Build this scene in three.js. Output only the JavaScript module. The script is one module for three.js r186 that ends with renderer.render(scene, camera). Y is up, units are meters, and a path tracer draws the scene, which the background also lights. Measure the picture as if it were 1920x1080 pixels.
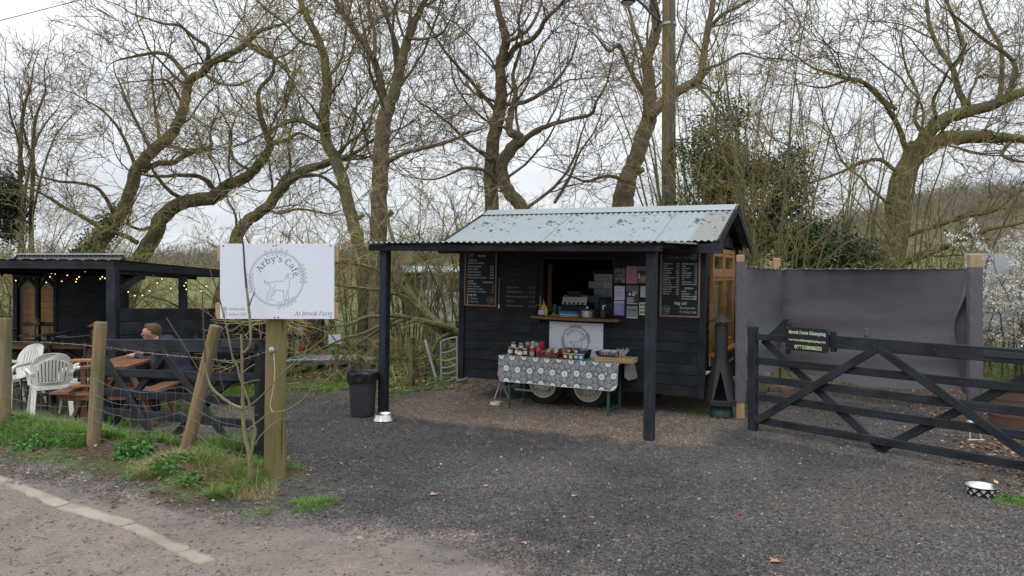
import * as THREE from 'three';
import { mergeGeometries } from 'three/addons/utils/BufferGeometryUtils.js';
import { MarchingCubes } from 'three/addons/objects/MarchingCubes.js';

// ---------------------------------------------------------------- camera, sky, sun, exposure
const F = 1386, EYE = 1.65, HY = 515;                 // focal length in photograph pixels, eye height, horizon row
const scene = new THREE.Scene();
const camera = new THREE.PerspectiveCamera(2 * Math.atan(540 / F) * 180 / Math.PI, 16 / 9, 0.1, 2500);
camera.position.set(0, EYE, 0);
camera.lookAt(0, EYE, -10);
camera.setViewOffset(1920, 1080, 0, 25, 1920, 1080);  // rising front: keeps the posts upright
const renderer = new THREE.WebGLRenderer({ antialias: true });
renderer.setSize(1024, 576);
renderer.toneMapping = THREE.LinearToneMapping;
renderer.toneMappingExposure = 1.14;
renderer.shadowMap.enabled = true;

function rngOf(a) { return () => { a |= 0; a = a + 0x6D2B79F5 | 0; let t = Math.imul(a ^ a >>> 15, 1 | a); t = t + Math.imul(t ^ t >>> 7, 61 | t) ^ t; return ((t ^ t >>> 14) >>> 0) / 4294967296; }; }
const R0 = rngOf(20240317);
const rr = (a, b, r = R0) => a + (b - a) * r();
const clamp = (x, a = 0, b = 1) => Math.min(b, Math.max(a, x));
const lerp = (a, b, t) => a + (b - a) * t;
const sstep = (a, b, x) => { const t = clamp((x - a) / (b - a)); return t * t * (3 - 2 * t); };
const mix3 = (a, b, t) => [lerp(a[0], b[0], t), lerp(a[1], b[1], t), lerp(a[2], b[2], t)];
const hash2 = (x, y, s = 0) => { let h = Math.imul(x | 0, 374761393) ^ Math.imul(y | 0, 668265263) ^ Math.imul(s | 0, 974634331); h = Math.imul(h ^ h >>> 13, 1274126177); h ^= h >>> 16; return (h >>> 0) / 4294967296; };
function vnoise(x, y, px = 0, py = 0, s = 0) {
  const xi = Math.floor(x), yi = Math.floor(y), fx = x - xi, fy = y - yi, u = fx * fx * (3 - 2 * fx), v = fy * fy * (3 - 2 * fy);
  const W = (a, p) => p ? ((a % p) + p) % p : a;
  const a = hash2(W(xi, px), W(yi, py), s), b = hash2(W(xi + 1, px), W(yi, py), s), c = hash2(W(xi, px), W(yi + 1, py), s), d = hash2(W(xi + 1, px), W(yi + 1, py), s);
  return lerp(lerp(a, b, u), lerp(c, d, u), v);
}
function fbm(x, y, oct = 4, px = 0, py = 0, s = 0) {
  let a = 0.5, t = 0, n = 0, f = 1;
  for (let i = 0; i < oct; i++) { t += a * vnoise(x * f, y * f, px * f, py * f, s + i * 17); n += a; a *= 0.5; f *= 2; }
  return t / n;
}
{ // overcast sky after the CIE standard: the zenith brighter than the horizon, soft cloud structure
  const w = 768, h = 384, d = new Float32Array(w * h * 4);
  for (let j = 0; j < h; j++) for (let i = 0; i < w; i++) {
    const el = ((j + 0.5) / h - 0.5) * Math.PI, k = (j * w + i) * 4;
    const s = Math.max(0, Math.sin(el)), az = i / w;
    let L = 1.83 * (0.39 + 0.61 * Math.pow(s, 1.6));
    const q = 1 / (0.25 + s), c = fbm(az * 24, q * 3.2 + 7, 5, 24, 0, 5), c2 = fbm(az * 10, q * 1.3 + 3, 4, 10, 0, 9);
    const m = (c - 0.5) * 0.55 + (c2 - 0.5) * 0.5;
    L *= 1 + m;
    const g = clamp(0.62 - m * 1.6);                    // thinner cloud is whiter, thicker bluer
    let rgb = [L * lerp(0.99, 0.915, g), L * lerp(1.01, 0.995, g), L * lerp(1.03, 1.085, g)];
    if (el < 0) rgb = [0.10, 0.095, 0.085];
    d[k] = rgb[0]; d[k + 1] = rgb[1]; d[k + 2] = rgb[2]; d[k + 3] = 1;
  }
  const t = new THREE.DataTexture(d, w, h, THREE.RGBAFormat, THREE.FloatType);
  t.mapping = THREE.EquirectangularReflectionMapping; t.magFilter = THREE.LinearFilter; t.needsUpdate = true;
  scene.background = t; scene.environment = t;
}
const sun = new THREE.DirectionalLight(0xfff4e6, 0.6);
sun.position.set(-14, 34, 16); sun.target.position.set(0, 0, -9);
sun.castShadow = true; sun.shadow.radius = 40; sun.shadow.mapSize.set(2048, 2048);
Object.assign(sun.shadow.camera, { left: -30, right: 30, top: 30, bottom: -30, near: 1, far: 120 });
scene.add(sun, sun.target);

// ---------------------------------------------------------------- helpers
const V = (x, y, z) => new THREE.Vector3(x, y, z);
const P = (x, y, D) => V((x - 960) / F * D, EYE - (y - HY) / F * D, -D);      // photograph pixel at a depth -> world
const names = {};
function numbered(n) { const k = names[n] = (names[n] ?? -1) + 1; return k ? n + '_' + String(k).padStart(3, '0') : n; }
function tag(o, label, category, group, kind) {
  if (label) o.userData.label = label;
  if (category) o.userData.category = category;
  if (group) o.userData.group = group;
  if (kind) o.userData.kind = kind;
  return o;
}
function thing(name, label, category, pos, turn = 0, group) {
  const o = new THREE.Group(); o.name = numbered(name); scene.add(o);
  if (pos) o.position.copy(pos);
  o.rotation.y = turn;
  return tag(o, label, category, group);
}
function part(parent, name, geo, mat, label) {
  const m = new THREE.Mesh(geo, mat); m.name = parent === scene ? numbered(name) : name;
  m.castShadow = m.receiveShadow = true; parent.add(m);
  if (label) m.userData.label = label;
  return m;
}
function copyOf(src, name, label, pos, turn) {
  const c = src.clone(); c.name = numbered(name); c.userData = { ...src.userData, label }; scene.add(c);
  if (pos) c.position.copy(pos);
  if (turn !== undefined) c.rotation.y = turn;
  return c;
}
const M4 = new THREE.Matrix4(), Q4 = new THREE.Quaternion(), E4 = new THREE.Euler();
function tf(g, x = 0, y = 0, z = 0, rx = 0, ry = 0, rz = 0) {
  M4.compose(V(x, y, z), Q4.setFromEuler(E4.set(rx, ry, rz)), V(1, 1, 1)); g.applyMatrix4(M4); return g;
}
const NI = (g) => g.index ? g.toNonIndexed() : g;
const merge = (l) => mergeGeometries(l.map((g) => { g = NI(g); for (const k of Object.keys(g.attributes)) if (!['position', 'normal', 'uv'].includes(k)) g.deleteAttribute(k); return g; }));
// a box with chamfered edges, uv in metres with u along the grain
function cb(w, h, d, c = 0.004, rnd = true) {
  c = Math.min(c, w * 0.3, h * 0.3, d * 0.3);
  const H = [w / 2, h / 2, d / 2], pos = [], uv = [], nor = [];
  const o = rnd ? [R0() * 7, R0() * 7] : [0, 0];
  const size = [w, h, d], long = size.indexOf(Math.max(...size));
  const quad = (pts, n, flip) => {
    const ord = flip ? [0, 2, 1, 0, 3, 2] : [0, 1, 2, 0, 2, 3];
    const an = n.map(Math.abs), ax = an.indexOf(Math.max(...an));
    let [a, b] = [0, 1, 2].filter((i) => i !== ax);
    if (b === long || (a !== long && size[b] > size[a])) [a, b] = [b, a];
    for (const i of ord) { if (!pts[i]) continue; pos.push(...pts[i]); nor.push(...n); uv.push(pts[i][a] + o[0], pts[i][b] + o[1] + ax * 0.37); }
  };
  const tri = (pts, n) => { const cr = V(...pts[1]).sub(V(...pts[0])).cross(V(...pts[2]).sub(V(...pts[0]))); if (cr.dot(V(...n)) < 0) pts = [pts[0], pts[2], pts[1]]; for (const p of pts) { pos.push(...p); nor.push(...n); uv.push(p[long] + o[0], p[(long + 1) % 3] + o[1]); } };
  const q2 = (pts, n) => { const cr = V(...pts[1]).sub(V(...pts[0])).cross(V(...pts[2]).sub(V(...pts[0]))); quad(pts, n, cr.dot(V(...n)) < 0); };
  for (let ax = 0; ax < 3; ax++) for (const s of [-1, 1]) {
    const a = (ax + 1) % 3, b = (ax + 2) % 3, n = [0, 0, 0]; n[ax] = s;
    const pt = (i, j) => { const p = [0, 0, 0]; p[ax] = s * H[ax]; p[a] = i * (H[a] - c); p[b] = j * (H[b] - c); return p; };
    q2([pt(-1, -1), pt(1, -1), pt(1, 1), pt(-1, 1)], n);
  }
  for (let ax = 0; ax < 3; ax++) for (const s of [-1, 1]) for (const t of [-1, 1]) {
    const a = (ax + 1) % 3, b = (ax + 2) % 3, n = [0, 0, 0]; n[a] = s * Math.SQRT1_2; n[b] = t * Math.SQRT1_2;
    const pt = (i, k) => { const p = [0, 0, 0]; p[ax] = i * (H[ax] - c); p[a] = s * (H[a] - (k ? c : 0)); p[b] = t * (H[b] - (k ? 0 : c)); return p; };
    q2([pt(-1, 0), pt(1, 0), pt(1, 1), pt(-1, 1)], n);
  }
  for (const i of [-1, 1]) for (const j of [-1, 1]) for (const k of [-1, 1]) {
    const s = [i, j, k], pt = (f) => [0, 1, 2].map((x) => s[x] * (H[x] - (x === f ? 0 : c)));
    tri([pt(0), pt(1), pt(2)], s.map((x) => x * 0.577));
  }
  const g = new THREE.BufferGeometry();
  g.setAttribute('position', new THREE.Float32BufferAttribute(pos, 3)); g.setAttribute('normal', new THREE.Float32BufferAttribute(nor, 3)); g.setAttribute('uv', new THREE.Float32BufferAttribute(uv, 2));
  return g;
}
const box = (w, h, d, x, y, z, c, rx, ry, rz) => tf(cb(w, h, d, c), x, y, z, rx, ry, rz);
// a chamfered bar from a to b; w across (horizontal if it can), h the other way
function bar(a, b, w, h, c = 0.004, up = V(0, 1, 0)) {
  const d = b.clone().sub(a), L = d.length(), x = d.divideScalar(L);
  let z = x.clone().cross(up); if (z.lengthSq() < 1e-6) z = V(0, 0, 1); z.normalize();
  const y = z.clone().cross(x);
  const g = cb(L, h, w, c);
  M4.makeBasis(x, y, z).setPosition(a.clone().add(b).multiplyScalar(0.5)); g.applyMatrix4(M4); return g;
}
class Acc { // collects tubes and other faces into one indexed geometry
  constructor() { this.p = []; this.n = []; this.u = []; this.i = []; }
  tube(pts, rad, sides, closed = false, twist = 0, bumpy = 0, seed = 1) {
    const n = pts.length, base = this.p.length / 3, T = V(0, 0, 0), N = V(0, 0, 0), B = V(0, 0, 0);
    let v = R0() * 5, prev = null;
    for (let k = 0; k < n; k++) {
      T.subVectors(pts[Math.min(n - 1, k + 1)], pts[Math.max(0, k - 1)]).normalize();
      if (!prev) { N.set(Math.abs(T.y) > 0.9 ? 1 : 0, Math.abs(T.y) > 0.9 ? 0 : 1, 0); }
      else N.copy(prev);
      N.addScaledVector(T, -N.dot(T)).normalize(); prev = N.clone(); B.crossVectors(T, N);
      const r = typeof rad === 'function' ? rad(k / (n - 1)) : Array.isArray(rad) ? rad[k] : rad;
      if (k) v += pts[k].distanceTo(pts[k - 1]);
      for (let s = 0; s <= sides; s++) {
        const a = s / sides * Math.PI * 2 + twist * k, ca = Math.cos(a), sa = Math.sin(a);
        const rb = bumpy ? r * (1 + bumpy * (fbm(Math.cos(s / sides * 6.283) * 1.5 + seed * 9, v * 1.3 + Math.sin(s / sides * 6.283) * 1.5, 3, 0, 0, seed) - 0.5) * 2) : r;
        const nx = N.x * ca + B.x * sa, ny = N.y * ca + B.y * sa, nz = N.z * ca + B.z * sa;
        this.p.push(pts[k].x + nx * rb, pts[k].y + ny * rb, pts[k].z + nz * rb); this.n.push(nx, ny, nz);
        this.u.push(s / sides * Math.max(1, Math.round(r * 6.283 / 0.25)) * 0.25, v);
      }
    }
    for (let k = 0; k < n - 1; k++) for (let s = 0; s < sides; s++) {
      const a = base + k * (sides + 1) + s, b = a + sides + 1;
      this.i.push(a, a + 1, b, b, a + 1, b + 1);
    }
    if (closed) for (const e of [0, n - 1]) {
      const c = this.p.length / 3, o = base + e * (sides + 1);
      T.subVectors(pts[Math.min(n - 1, e + 1)], pts[Math.max(0, e - 1)]).normalize().multiplyScalar(e ? 1 : -1);
      this.p.push(pts[e].x, pts[e].y, pts[e].z); this.n.push(T.x, T.y, T.z); this.u.push(0.1, 0.1);
      for (let s = 0; s <= sides; s++) { const q = (o + s) * 3; this.p.push(this.p[q], this.p[q + 1], this.p[q + 2]); this.n.push(T.x, T.y, T.z); this.u.push(0.1 + 0.1 * Math.cos(s), 0.1 + 0.1 * Math.sin(s)); }
      for (let s = 0; s < sides; s++) e ? this.i.push(c, c + 1 + s, c + 2 + s) : this.i.push(c, c + 2 + s, c + 1 + s);
    }
    return this;
  }
  rod(a, b, r, sides = 8) { return this.tube([a, b], r, sides, true); }
  geo() {
    const g = new THREE.BufferGeometry();
    g.setAttribute('position', new THREE.Float32BufferAttribute(this.p, 3)); g.setAttribute('normal', new THREE.Float32BufferAttribute(this.n, 3)); g.setAttribute('uv', new THREE.Float32BufferAttribute(this.u, 2));
    g.setIndex(this.i); return g;
  }
}
const rodG = (a, b, r, s = 8) => new Acc().rod(a, b, r, s).geo();
const tubeG = (pts, r, s = 6, closed = true) => new Acc().tube(pts, r, s, closed).geo();
function smooth(pts, n) { return new THREE.CatmullRomCurve3(pts, false, 'centripetal').getPoints(n); }
function smoothR(rs, n) { const o = []; for (let k = 0; k <= n; k++) { const t = k / n * (rs.length - 1), i = Math.min(rs.length - 2, Math.floor(t)); o.push(lerp(rs[i], rs[i + 1], t - i)); } return o; }
function lathe(prof, seg = 24) { return new THREE.LatheGeometry(prof.map(([r, y]) => new THREE.Vector2(r, y)), seg); }
function sheet(nu, nv, fn, uvScale = null) { // a grid surface from fn(u, v) -> Vector3, uv in metres unless given
  const p = [], uv = [], ix = [];
  for (let j = 0; j <= nv; j++) for (let i = 0; i <= nu; i++) { const q = fn(i / nu, j / nv); p.push(q.x, q.y, q.z); uv.push(...(uvScale ? uvScale(i / nu, j / nv) : [i / nu, j / nv])); }
  for (let j = 0; j < nv; j++) for (let i = 0; i < nu; i++) { const a = j * (nu + 1) + i, b = a + nu + 1; ix.push(a, a + 1, b, b, a + 1, b + 1); }
  const g = new THREE.BufferGeometry(); g.setAttribute('position', new THREE.Float32BufferAttribute(p, 3)); g.setAttribute('uv', new THREE.Float32BufferAttribute(uv, 2)); g.setIndex(ix); g.computeVertexNormals(); return g;
}
function instances(parent, name, geo, mat, list, label, colors) { // list of Matrix4
  const m = new THREE.InstancedMesh(geo, mat, list.length); m.name = parent === scene ? numbered(name) : name;
  list.forEach((x, i) => { m.setMatrixAt(i, x); if (colors) m.setColorAt(i, colors[i]); });
  m.castShadow = m.receiveShadow = true; m.userData.kind = 'stuff'; if (label) m.userData.label = label;
  parent.add(m); return m;
}
function mat4(p, dir, roll, sx, sy = sx, sz = sx) { // +y of the copy along dir
  const y = dir.clone().normalize(), x = Math.abs(y.y) > 0.95 ? V(1, 0, 0) : V(0, 1, 0).cross(y).normalize();
  x.addScaledVector(y, -x.dot(y)).normalize(); const z = x.clone().cross(y);
  const c = Math.cos(roll), s = Math.sin(roll), x2 = x.clone().multiplyScalar(c).addScaledVector(z, s), z2 = z.multiplyScalar(c).addScaledVector(x, -s);
  return new THREE.Matrix4().makeBasis(x2.multiplyScalar(sx), y.multiplyScalar(sy), z2.multiplyScalar(sz)).setPosition(p);
}

// ---------------------------------------------------------------- computed textures
const s8 = (x) => Math.round(255 * clamp(x <= 0.0031308 ? x * 12.92 : 1.055 * Math.pow(x, 1 / 2.4) - 0.055));
function dataTex(w, h, fn, srgb = true) { // fn(u, v) -> [r, g, b] linear, or a grey
  const d = new Uint8Array(w * h * 4);
  for (let j = 0; j < h; j++) for (let i = 0; i < w; i++) {
    let c = fn(i / w, j / h); if (!Array.isArray(c)) c = [c, c, c];
    const k = (j * w + i) * 4; for (let q = 0; q < 3; q++) d[k + q] = srgb ? s8(c[q]) : Math.round(255 * clamp(c[q])); d[k + 3] = 255;
  }
  const t = new THREE.DataTexture(d, w, h); t.wrapS = t.wrapT = THREE.RepeatWrapping; t.magFilter = THREE.LinearFilter; t.needsUpdate = true;
  if (srgb) t.colorSpace = THREE.SRGBColorSpace; return t;
}
function rep(t, x, y) { const c = t.clone(); c.repeat.set(x, y); c.needsUpdate = true; return c; }
function canvasTex(w, h, draw) {
  const c = document.createElement('canvas'); c.width = w; c.height = h; draw(c.getContext('2d'), w, h);
  const t = new THREE.CanvasTexture(c); t.colorSpace = THREE.SRGBColorSpace; return t;
}
// grain: 1 m of u along the fibre, streaks across v
const grain = (u, v) => { const w = fbm(u * 2, v * 8, 3, 2, 8, 3) * 1.2; return clamp(0.55 * fbm(u * 3 + w, v * 48, 4, 0, 48, 11) + 0.45 * fbm(u * 6, v * 120, 2, 6, 120, 23)); };
const knots = []; for (let i = 0; i < 5; i++) knots.push([hash2(i, 3), hash2(i, 9), 0.012 + 0.012 * hash2(i, 5)]);
const knot = (u, v) => { let k = 0; for (const [x, y, r] of knots) { let dx = Math.abs(u - x), dy = Math.abs(v - y); dx = Math.min(dx, 1 - dx); dy = Math.min(dy, 1 - dy); k = Math.max(k, 1 - sstep(r * 0.5, r, Math.hypot(dx * 0.6, dy))); } return k; };
const grainBump = dataTex(512, 512, (u, v) => grain(u, v) * 0.85 + 0.1 - knot(u, v) * 0.2, false);
const woodMap = (c1, c2, kn, mottle = 0.3) => dataTex(512, 512, (u, v) => {
  const g = grain(u, v), m = 1 + (fbm(u * 5, v * 5, 4, 5, 5, 31) - 0.5) * 2 * mottle, k = knot(u, v);
  return [0, 1, 2].map((i) => lerp(lerp(c1[i], c2[i], g), kn[i], k * 0.8) * m);
});
const blackMap = woodMap([0.008, 0.0095, 0.0115], [0.030, 0.033, 0.038], [0.007, 0.007, 0.008], 0.8);
const paleWoodMap = woodMap([0.30, 0.19, 0.092], [0.52, 0.365, 0.20], [0.16, 0.085, 0.035], 0.22);
const brownWoodMap = woodMap([0.095, 0.042, 0.022], [0.20, 0.10, 0.052], [0.05, 0.022, 0.012], 0.3);
const postMap = dataTex(512, 512, (u, v) => { // weathered post: u along the length, green algae and dark cracks
  const g = grain(u, v), a = sstep(0.42, 0.68, fbm(u * 3, v * 7, 4, 3, 7, 71)), cr = sstep(0.68, 0.8, fbm(u * 2.0, v * 40, 3, 2, 40, 77));
  const q = sstep(0.35, 0.65, fbm(u * 2, v * 9, 4, 2, 9, 73)), b = mix3([lerp(0.10, 0.27, g), lerp(0.085, 0.235, g), lerp(0.06, 0.17, g)], [lerp(0.13, 0.34, g), lerp(0.085, 0.235, g), lerp(0.04, 0.115, g)], q), al = [0.145, 0.14, 0.045];
  return [0, 1, 2].map((i) => lerp(lerp(b[i], al[i] * (0.6 + 0.8 * g), a * 0.7), 0.022, cr * 0.9));
});
const fineNoise = dataTex(256, 256, (u, v) => 0.35 + 0.5 * fbm(u * 32, v * 32, 4, 32, 32, 41), false);
const rubber = dataTex(128, 128, (u, v) => fbm(u * 16, v * 16, 3, 16, 16, 5), false);
const std = (o) => new THREE.MeshStandardMaterial(o);
const rgb = (r, g, b) => new THREE.Color().setRGB(r, g, b);
const MB = [0, 1, 2, 3].map((k) => new THREE.MeshPhysicalMaterial({ map: blackMap, bumpMap: grainBump, bumpScale: 0.003, roughness: 0.6 + k * 0.06, specularIntensity: 0.55, color: rgb(0.58 + k * 0.19, 0.61 + k * 0.20, 0.67 + k * 0.22) }));
const mBlack = MB[1], anyBlack = () => MB[Math.floor(R0() * 4)];
const mPale = std({ map: paleWoodMap, bumpMap: grainBump, bumpScale: 0.0015, roughness: 0.75 });
const mBrown = std({ map: brownWoodMap, bumpMap: grainBump, bumpScale: 0.002, roughness: 0.7 });
const mOrange = std({ map: paleWoodMap, bumpMap: grainBump, bumpScale: 0.001, roughness: 0.6, color: rgb(0.75, 0.55, 0.38) });
const mFrame = std({ map: paleWoodMap, bumpMap: grainBump, bumpScale: 0.001, roughness: 0.5, color: rgb(0.92, 0.66, 0.46) });
const mPost = std({ map: postMap, bumpMap: grainBump, bumpScale: 0.006, roughness: 0.9 });
const mBlackMetal = std({ color: rgb(0.012, 0.0125, 0.014), roughness: 0.55, metalness: 0.2, bumpMap: fineNoise, bumpScale: 0.0006 });
const mDarkIron = std({ color: rgb(0.026, 0.028, 0.031), roughness: 0.7, bumpMap: fineNoise, bumpScale: 0.001 });
const mGalv = std({ map: dataTex(256, 256, (u, v) => { const n = fbm(u * 8, v * 8, 4, 8, 8, 61); return [0.30 + n * 0.2, 0.32 + n * 0.2, 0.33 + n * 0.2]; }), roughness: 0.5, metalness: 0.5 });
const mSteel = std({ color: rgb(0.62, 0.62, 0.6), roughness: 0.28, metalness: 0.95, bumpMap: fineNoise, bumpScale: 0.0004 });
const mWhitePlastic = std({ map: dataTex(256, 256, (u, v) => { const n = fbm(u * 6, v * 6, 4, 6, 6, 63); return [0.82 - n * 0.1, 0.82 - n * 0.12, 0.79 - n * 0.14]; }), roughness: 0.42 });
const mGreenPaint = std({ color: rgb(0.018, 0.085, 0.05), roughness: 0.5 });
const mTyre = std({ color: rgb(0.018, 0.018, 0.018), roughness: 0.9, bumpMap: rubber, bumpScale: 0.003 });
const mCream = std({ map: dataTex(128, 128, (u, v) => { const n = sstep(0.55, 0.75, fbm(u * 7, v * 7, 4, 7, 7, 65)); return [lerp(0.68, 0.3, n), lerp(0.63, 0.2, n), lerp(0.50, 0.12, n)]; }), roughness: 0.6 });
const plain = (r, g, b, ro = 0.6, me = 0) => std({ color: rgb(r, g, b), roughness: ro, metalness: me });

// ---------------------------------------------------------------- ground: one sheet out to the wooded ridge
const TA = 26 * Math.PI / 180, TU = [Math.cos(TA), Math.sin(TA)], TV = [-Math.sin(TA), Math.cos(TA)];
const TO = V(-0.684, 0, -9.99);                        // trailer: foot of the front wall's far end; x along the wall, z towards the camera
const toTrailer = (X, D) => { const dx = X - TO.x, dz = -D - TO.z; return [dx * TU[0] + dz * TU[1], dx * TV[0] + dz * TV[1]]; };
const fromTrailer = (x, z) => V(TO.x + x * TU[0] + z * TV[0], 0, TO.z + x * TU[1] + z * TV[1]);
const segD = (x, y, a, b) => { const dx = b[0] - a[0], dy = b[1] - a[1], t = clamp(((x - a[0]) * dx + (y - a[1]) * dy) / (dx * dx + dy * dy)); return [Math.hypot(x - a[0] - dx * t, y - a[1] - dy * t), t, ((x - a[0]) * dy - (y - a[1]) * dx)]; };
const BANK = [[-9.5, 10.3], [-5.37, 7.8], [-3.86, 6.82], [-2.89, 6.42], [-1.95, 5.72]];
const ROADL = [[-7.5, 8.6], [-4.9, 6.45], [-2.9, 5.55], [-1.9, 5.05], [-1.3, 4.95], [-0.4, 4.6], [0.15, 4.1], [0.5, 3.2], [0.8, 2]];
function roadSide(X, D) { // > 0 on the muddy road side
  let best = 1e9, sg = 0;
  for (let i = 0; i < ROADL.length - 1; i++) { const s = segD(X, D, ROADL[i], ROADL[i + 1]); if (s[0] < best - 1e-9) { best = s[0]; sg = s[2]; } }
  return -Math.sign(-sg) * best;
}
function bankD(X, D) { let best = [9, 0, 0]; for (let i = 0; i < BANK.length - 1; i++) { const s = segD(X, D, BANK[i], BANK[i + 1]); if (s[0] < best[0]) best = [s[0], i + s[1], s[2]]; } return best; }
function height(X, D) {
  let h = (fbm(X * 0.6 + 9, D * 0.6, 3, 0, 0, 81) - 0.5) * 0.05;
  const near = 1 - sstep(14, 24, D);
  if (D > 2 && D < 30 && Math.abs(X) < 14) {
    h += (fbm(X * 3, D * 3, 3, 0, 0, 82) - 0.5) * 0.014 * near * (1 - 0.75 * sstep(-0.3, 0.2, D < 9 && X < 1.5 ? roadSide(X, D) : -1));
    h += -0.2 * sstep(-2.9, -4.3, X) * sstep(7.5, 9, D);
    const b = bankD(X, D);
    if (b[0] < 1.6) h += 0.12 * Math.exp(-Math.pow(b[0] / 0.42, 2)) * (1 - sstep(3.2, 4.0, b[1])) * (0.75 + 0.6 * fbm(X * 4, D * 4, 3, 0, 0, 83));
    h -= 0.03 * sstep(0.25, 0.7, b[0]) * (b[2] > 0 ? 0 : 0);
  }
  const far = Math.max(0, D - 20), right = sstep(-0.15, 0.45, X / Math.max(D, 1));
  h += lerp(0.012, 0.042, right) * far;
  const ridge = lerp(4.5, 25, sstep(0.25, 0.62, X / Math.max(D, 1))) + 3 * (fbm(X * 0.012 + 4, 2, 3, 0, 0, 84) - 0.5) * 4;
  h = lerp(h, ridge, sstep(70, 230, D) * 0.999);
  return h + (D > 250 ? (fbm(X * 0.01, D * 0.01, 3, 0, 0, 85) - 0.5) * 6 : 0);
}
const at = (X, D) => V(X, height(X, D), -D);
function gp(px, py) { // where the ray through a photograph pixel meets the ground
  let D = 2; for (; D < 200; D += D < 20 ? 0.01 : 0.2) { const y = EYE - (py - HY) / F * D, X = (px - 960) / F * D; if (y < height(X, D)) return at(X, D); }
  return at((px - 960) / F * 60, 60);
}
const onG = (v) => { v.y = height(v.x, -v.z); return v; };
// zones
function zone(X, D) {
  const n1 = fbm(X * 1.1 + 3, D * 1.1, 4, 0, 0, 91), n2 = fbm(X * 4.5, D * 4.5, 4, 0, 0, 92), n3 = fbm(X * 14, D * 14, 3, 0, 0, 93);
  let c = mix3([0.058, 0.0555, 0.0575], [0.106, 0.099, 0.097], clamp((n1 - 0.5) * 2.2 + 0.4));
  c = mix3(c, [0.13, 0.105, 0.085], sstep(0.62, 0.8, n2) * 0.3);
  const [lx, lz] = toTrailer(X, D), w = (n2 - 0.5) * 0.55 + (n3 - 0.5) * 0.2;
  // the dry strip under the canopy
  const dry = sstep(1.72, 1.42, lz + w) * sstep(-0.9, -0.3, lx + w) * sstep(3.75, 3.3, lx + w) * sstep(-2.5, -1.5, lz);
  c = mix3(c, mix3([0.150, 0.117, 0.094], [0.265, 0.210, 0.170], n3), dry * (lz > 1.1 ? 1 : 0.85));
  if (lx < -0.2 && lz < 1.2) { const t = sstep(-0.2, -0.8, lx) * sstep(-3.4, -1.6, lx + w) * sstep(1.3, 0.4, lz + w) * sstep(-2.2, -0.8, lz); c = mix3(c, [0.115, 0.093, 0.075], t * 0.9); }
  { const s = segD(X, D, [2.6, 7.6], [3.3, 6.75]), s2 = segD(X, D, [3.3, 6.75], [4.0, 6.0]), q = Math.min(s[0], s2[0]) + (n2 - 0.5) * 0.35; c = mix3(c, [0.155, 0.135, 0.118], sstep(0.22, 0.05, q) * 0.65 * sstep(0.35, 0.6, n3 + 0.15)); }
  { const m = sstep(0.56, 0.74, fbm(X * 0.7 + 20, D * 0.9, 4, 0, 0, 97)); c = mix3(c, [0.125, 0.107, 0.096], m * 0.42); }
  // muddy road
  const rd = sstep(-0.42, 0.3, roadSide(X, D) + (n2 - 0.5) * 1.0);
  if (rd > 0) c = mix3(c, mix3([0.140, 0.112, 0.101], [0.236, 0.194, 0.176], clamp(n2 * 0.7 + n3 * 0.35)), rd);
  // bank of soil and grass
  const b = bankD(X, D);
  if (D < 16) { const bk = sstep(0.75, 0.4, b[0] + w * 0.6) * (1 - sstep(3.85, 4.05, b[1])); c = mix3(c, mix3([0.085, 0.062, 0.034], [0.065, 0.11, 0.022], sstep(0.4, 0.6, n2)), bk); }
  // yard behind the fence: trodden soil with thin grass; the grassed part behind the sign
  const yard = sstep(-2.9, -3.9, X + w) * sstep(7.3, 8.2, D + w) ;
  c = mix3(c, mix3([0.10, 0.083, 0.058], [0.075, 0.10, 0.032], sstep(0.5, 0.68, n2)), yard * 0.9);
  const gr = sstep(9.9, 10.6, D + w * 1.5 + X * 0.22) * sstep(1.2, 0.2, X) * (1 - dry);
  c = mix3(c, mix3([0.095, 0.075, 0.04], [0.07, 0.15, 0.022], sstep(0.36, 0.56, n2 + (n1 - 0.5) * 0.5)), gr);
  // leaf litter under the oak at the other side
  const li = sstep(3.7, 4.6, X + w - (D - 6.5) * 0.35) * sstep(5.0, 5.8, D + w);
  c = mix3(c, mix3([0.085, 0.058, 0.04], [0.14, 0.095, 0.06], n3), li * 0.7);
  const back = sstep(12, 15, D);
  c = mix3(c, mix3([0.085, 0.062, 0.036], [0.075, 0.095, 0.03], sstep(0.45, 0.65, n1)), back * sstep(0.2, 1.4, X) );
  const fld = sstep(24, 32, D);
  if (fld > 0) { const f1 = fbm(X * 0.08, D * 0.08, 4, 0, 0, 95); c = mix3(c, mix3([0.13, 0.15, 0.045], [0.165, 0.20, 0.05], f1), fld); const wd = sstep(85, 110, D); c = mix3(c, mix3([0.095, 0.075, 0.05], [0.12, 0.10, 0.06], f1), wd); }
  return c;
}
function stones(u, v, n, s) { // tileable stones: height and a shade per stone
  const x = u * n, y = v * n, xi = Math.floor(x), yi = Math.floor(y); let d1 = 9, d2 = 9, id = 0;
  for (let j = -1; j <= 1; j++) for (let i = -1; i <= 1; i++) {
    const cx = ((xi + i) % n + n) % n, cy = ((yi + j) % n + n) % n;
    const d = Math.hypot(xi + i + hash2(cx, cy, s) - x, yi + j + hash2(cx, cy, s + 1) - y);
    if (d < d1) { d2 = d1; d1 = d; id = hash2(cx, cy, s + 2); } else if (d < d2) d2 = d;
  }
  return [clamp((d2 - d1) * 1.6), id];
}
const gravelH = [], GN = 768;
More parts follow.
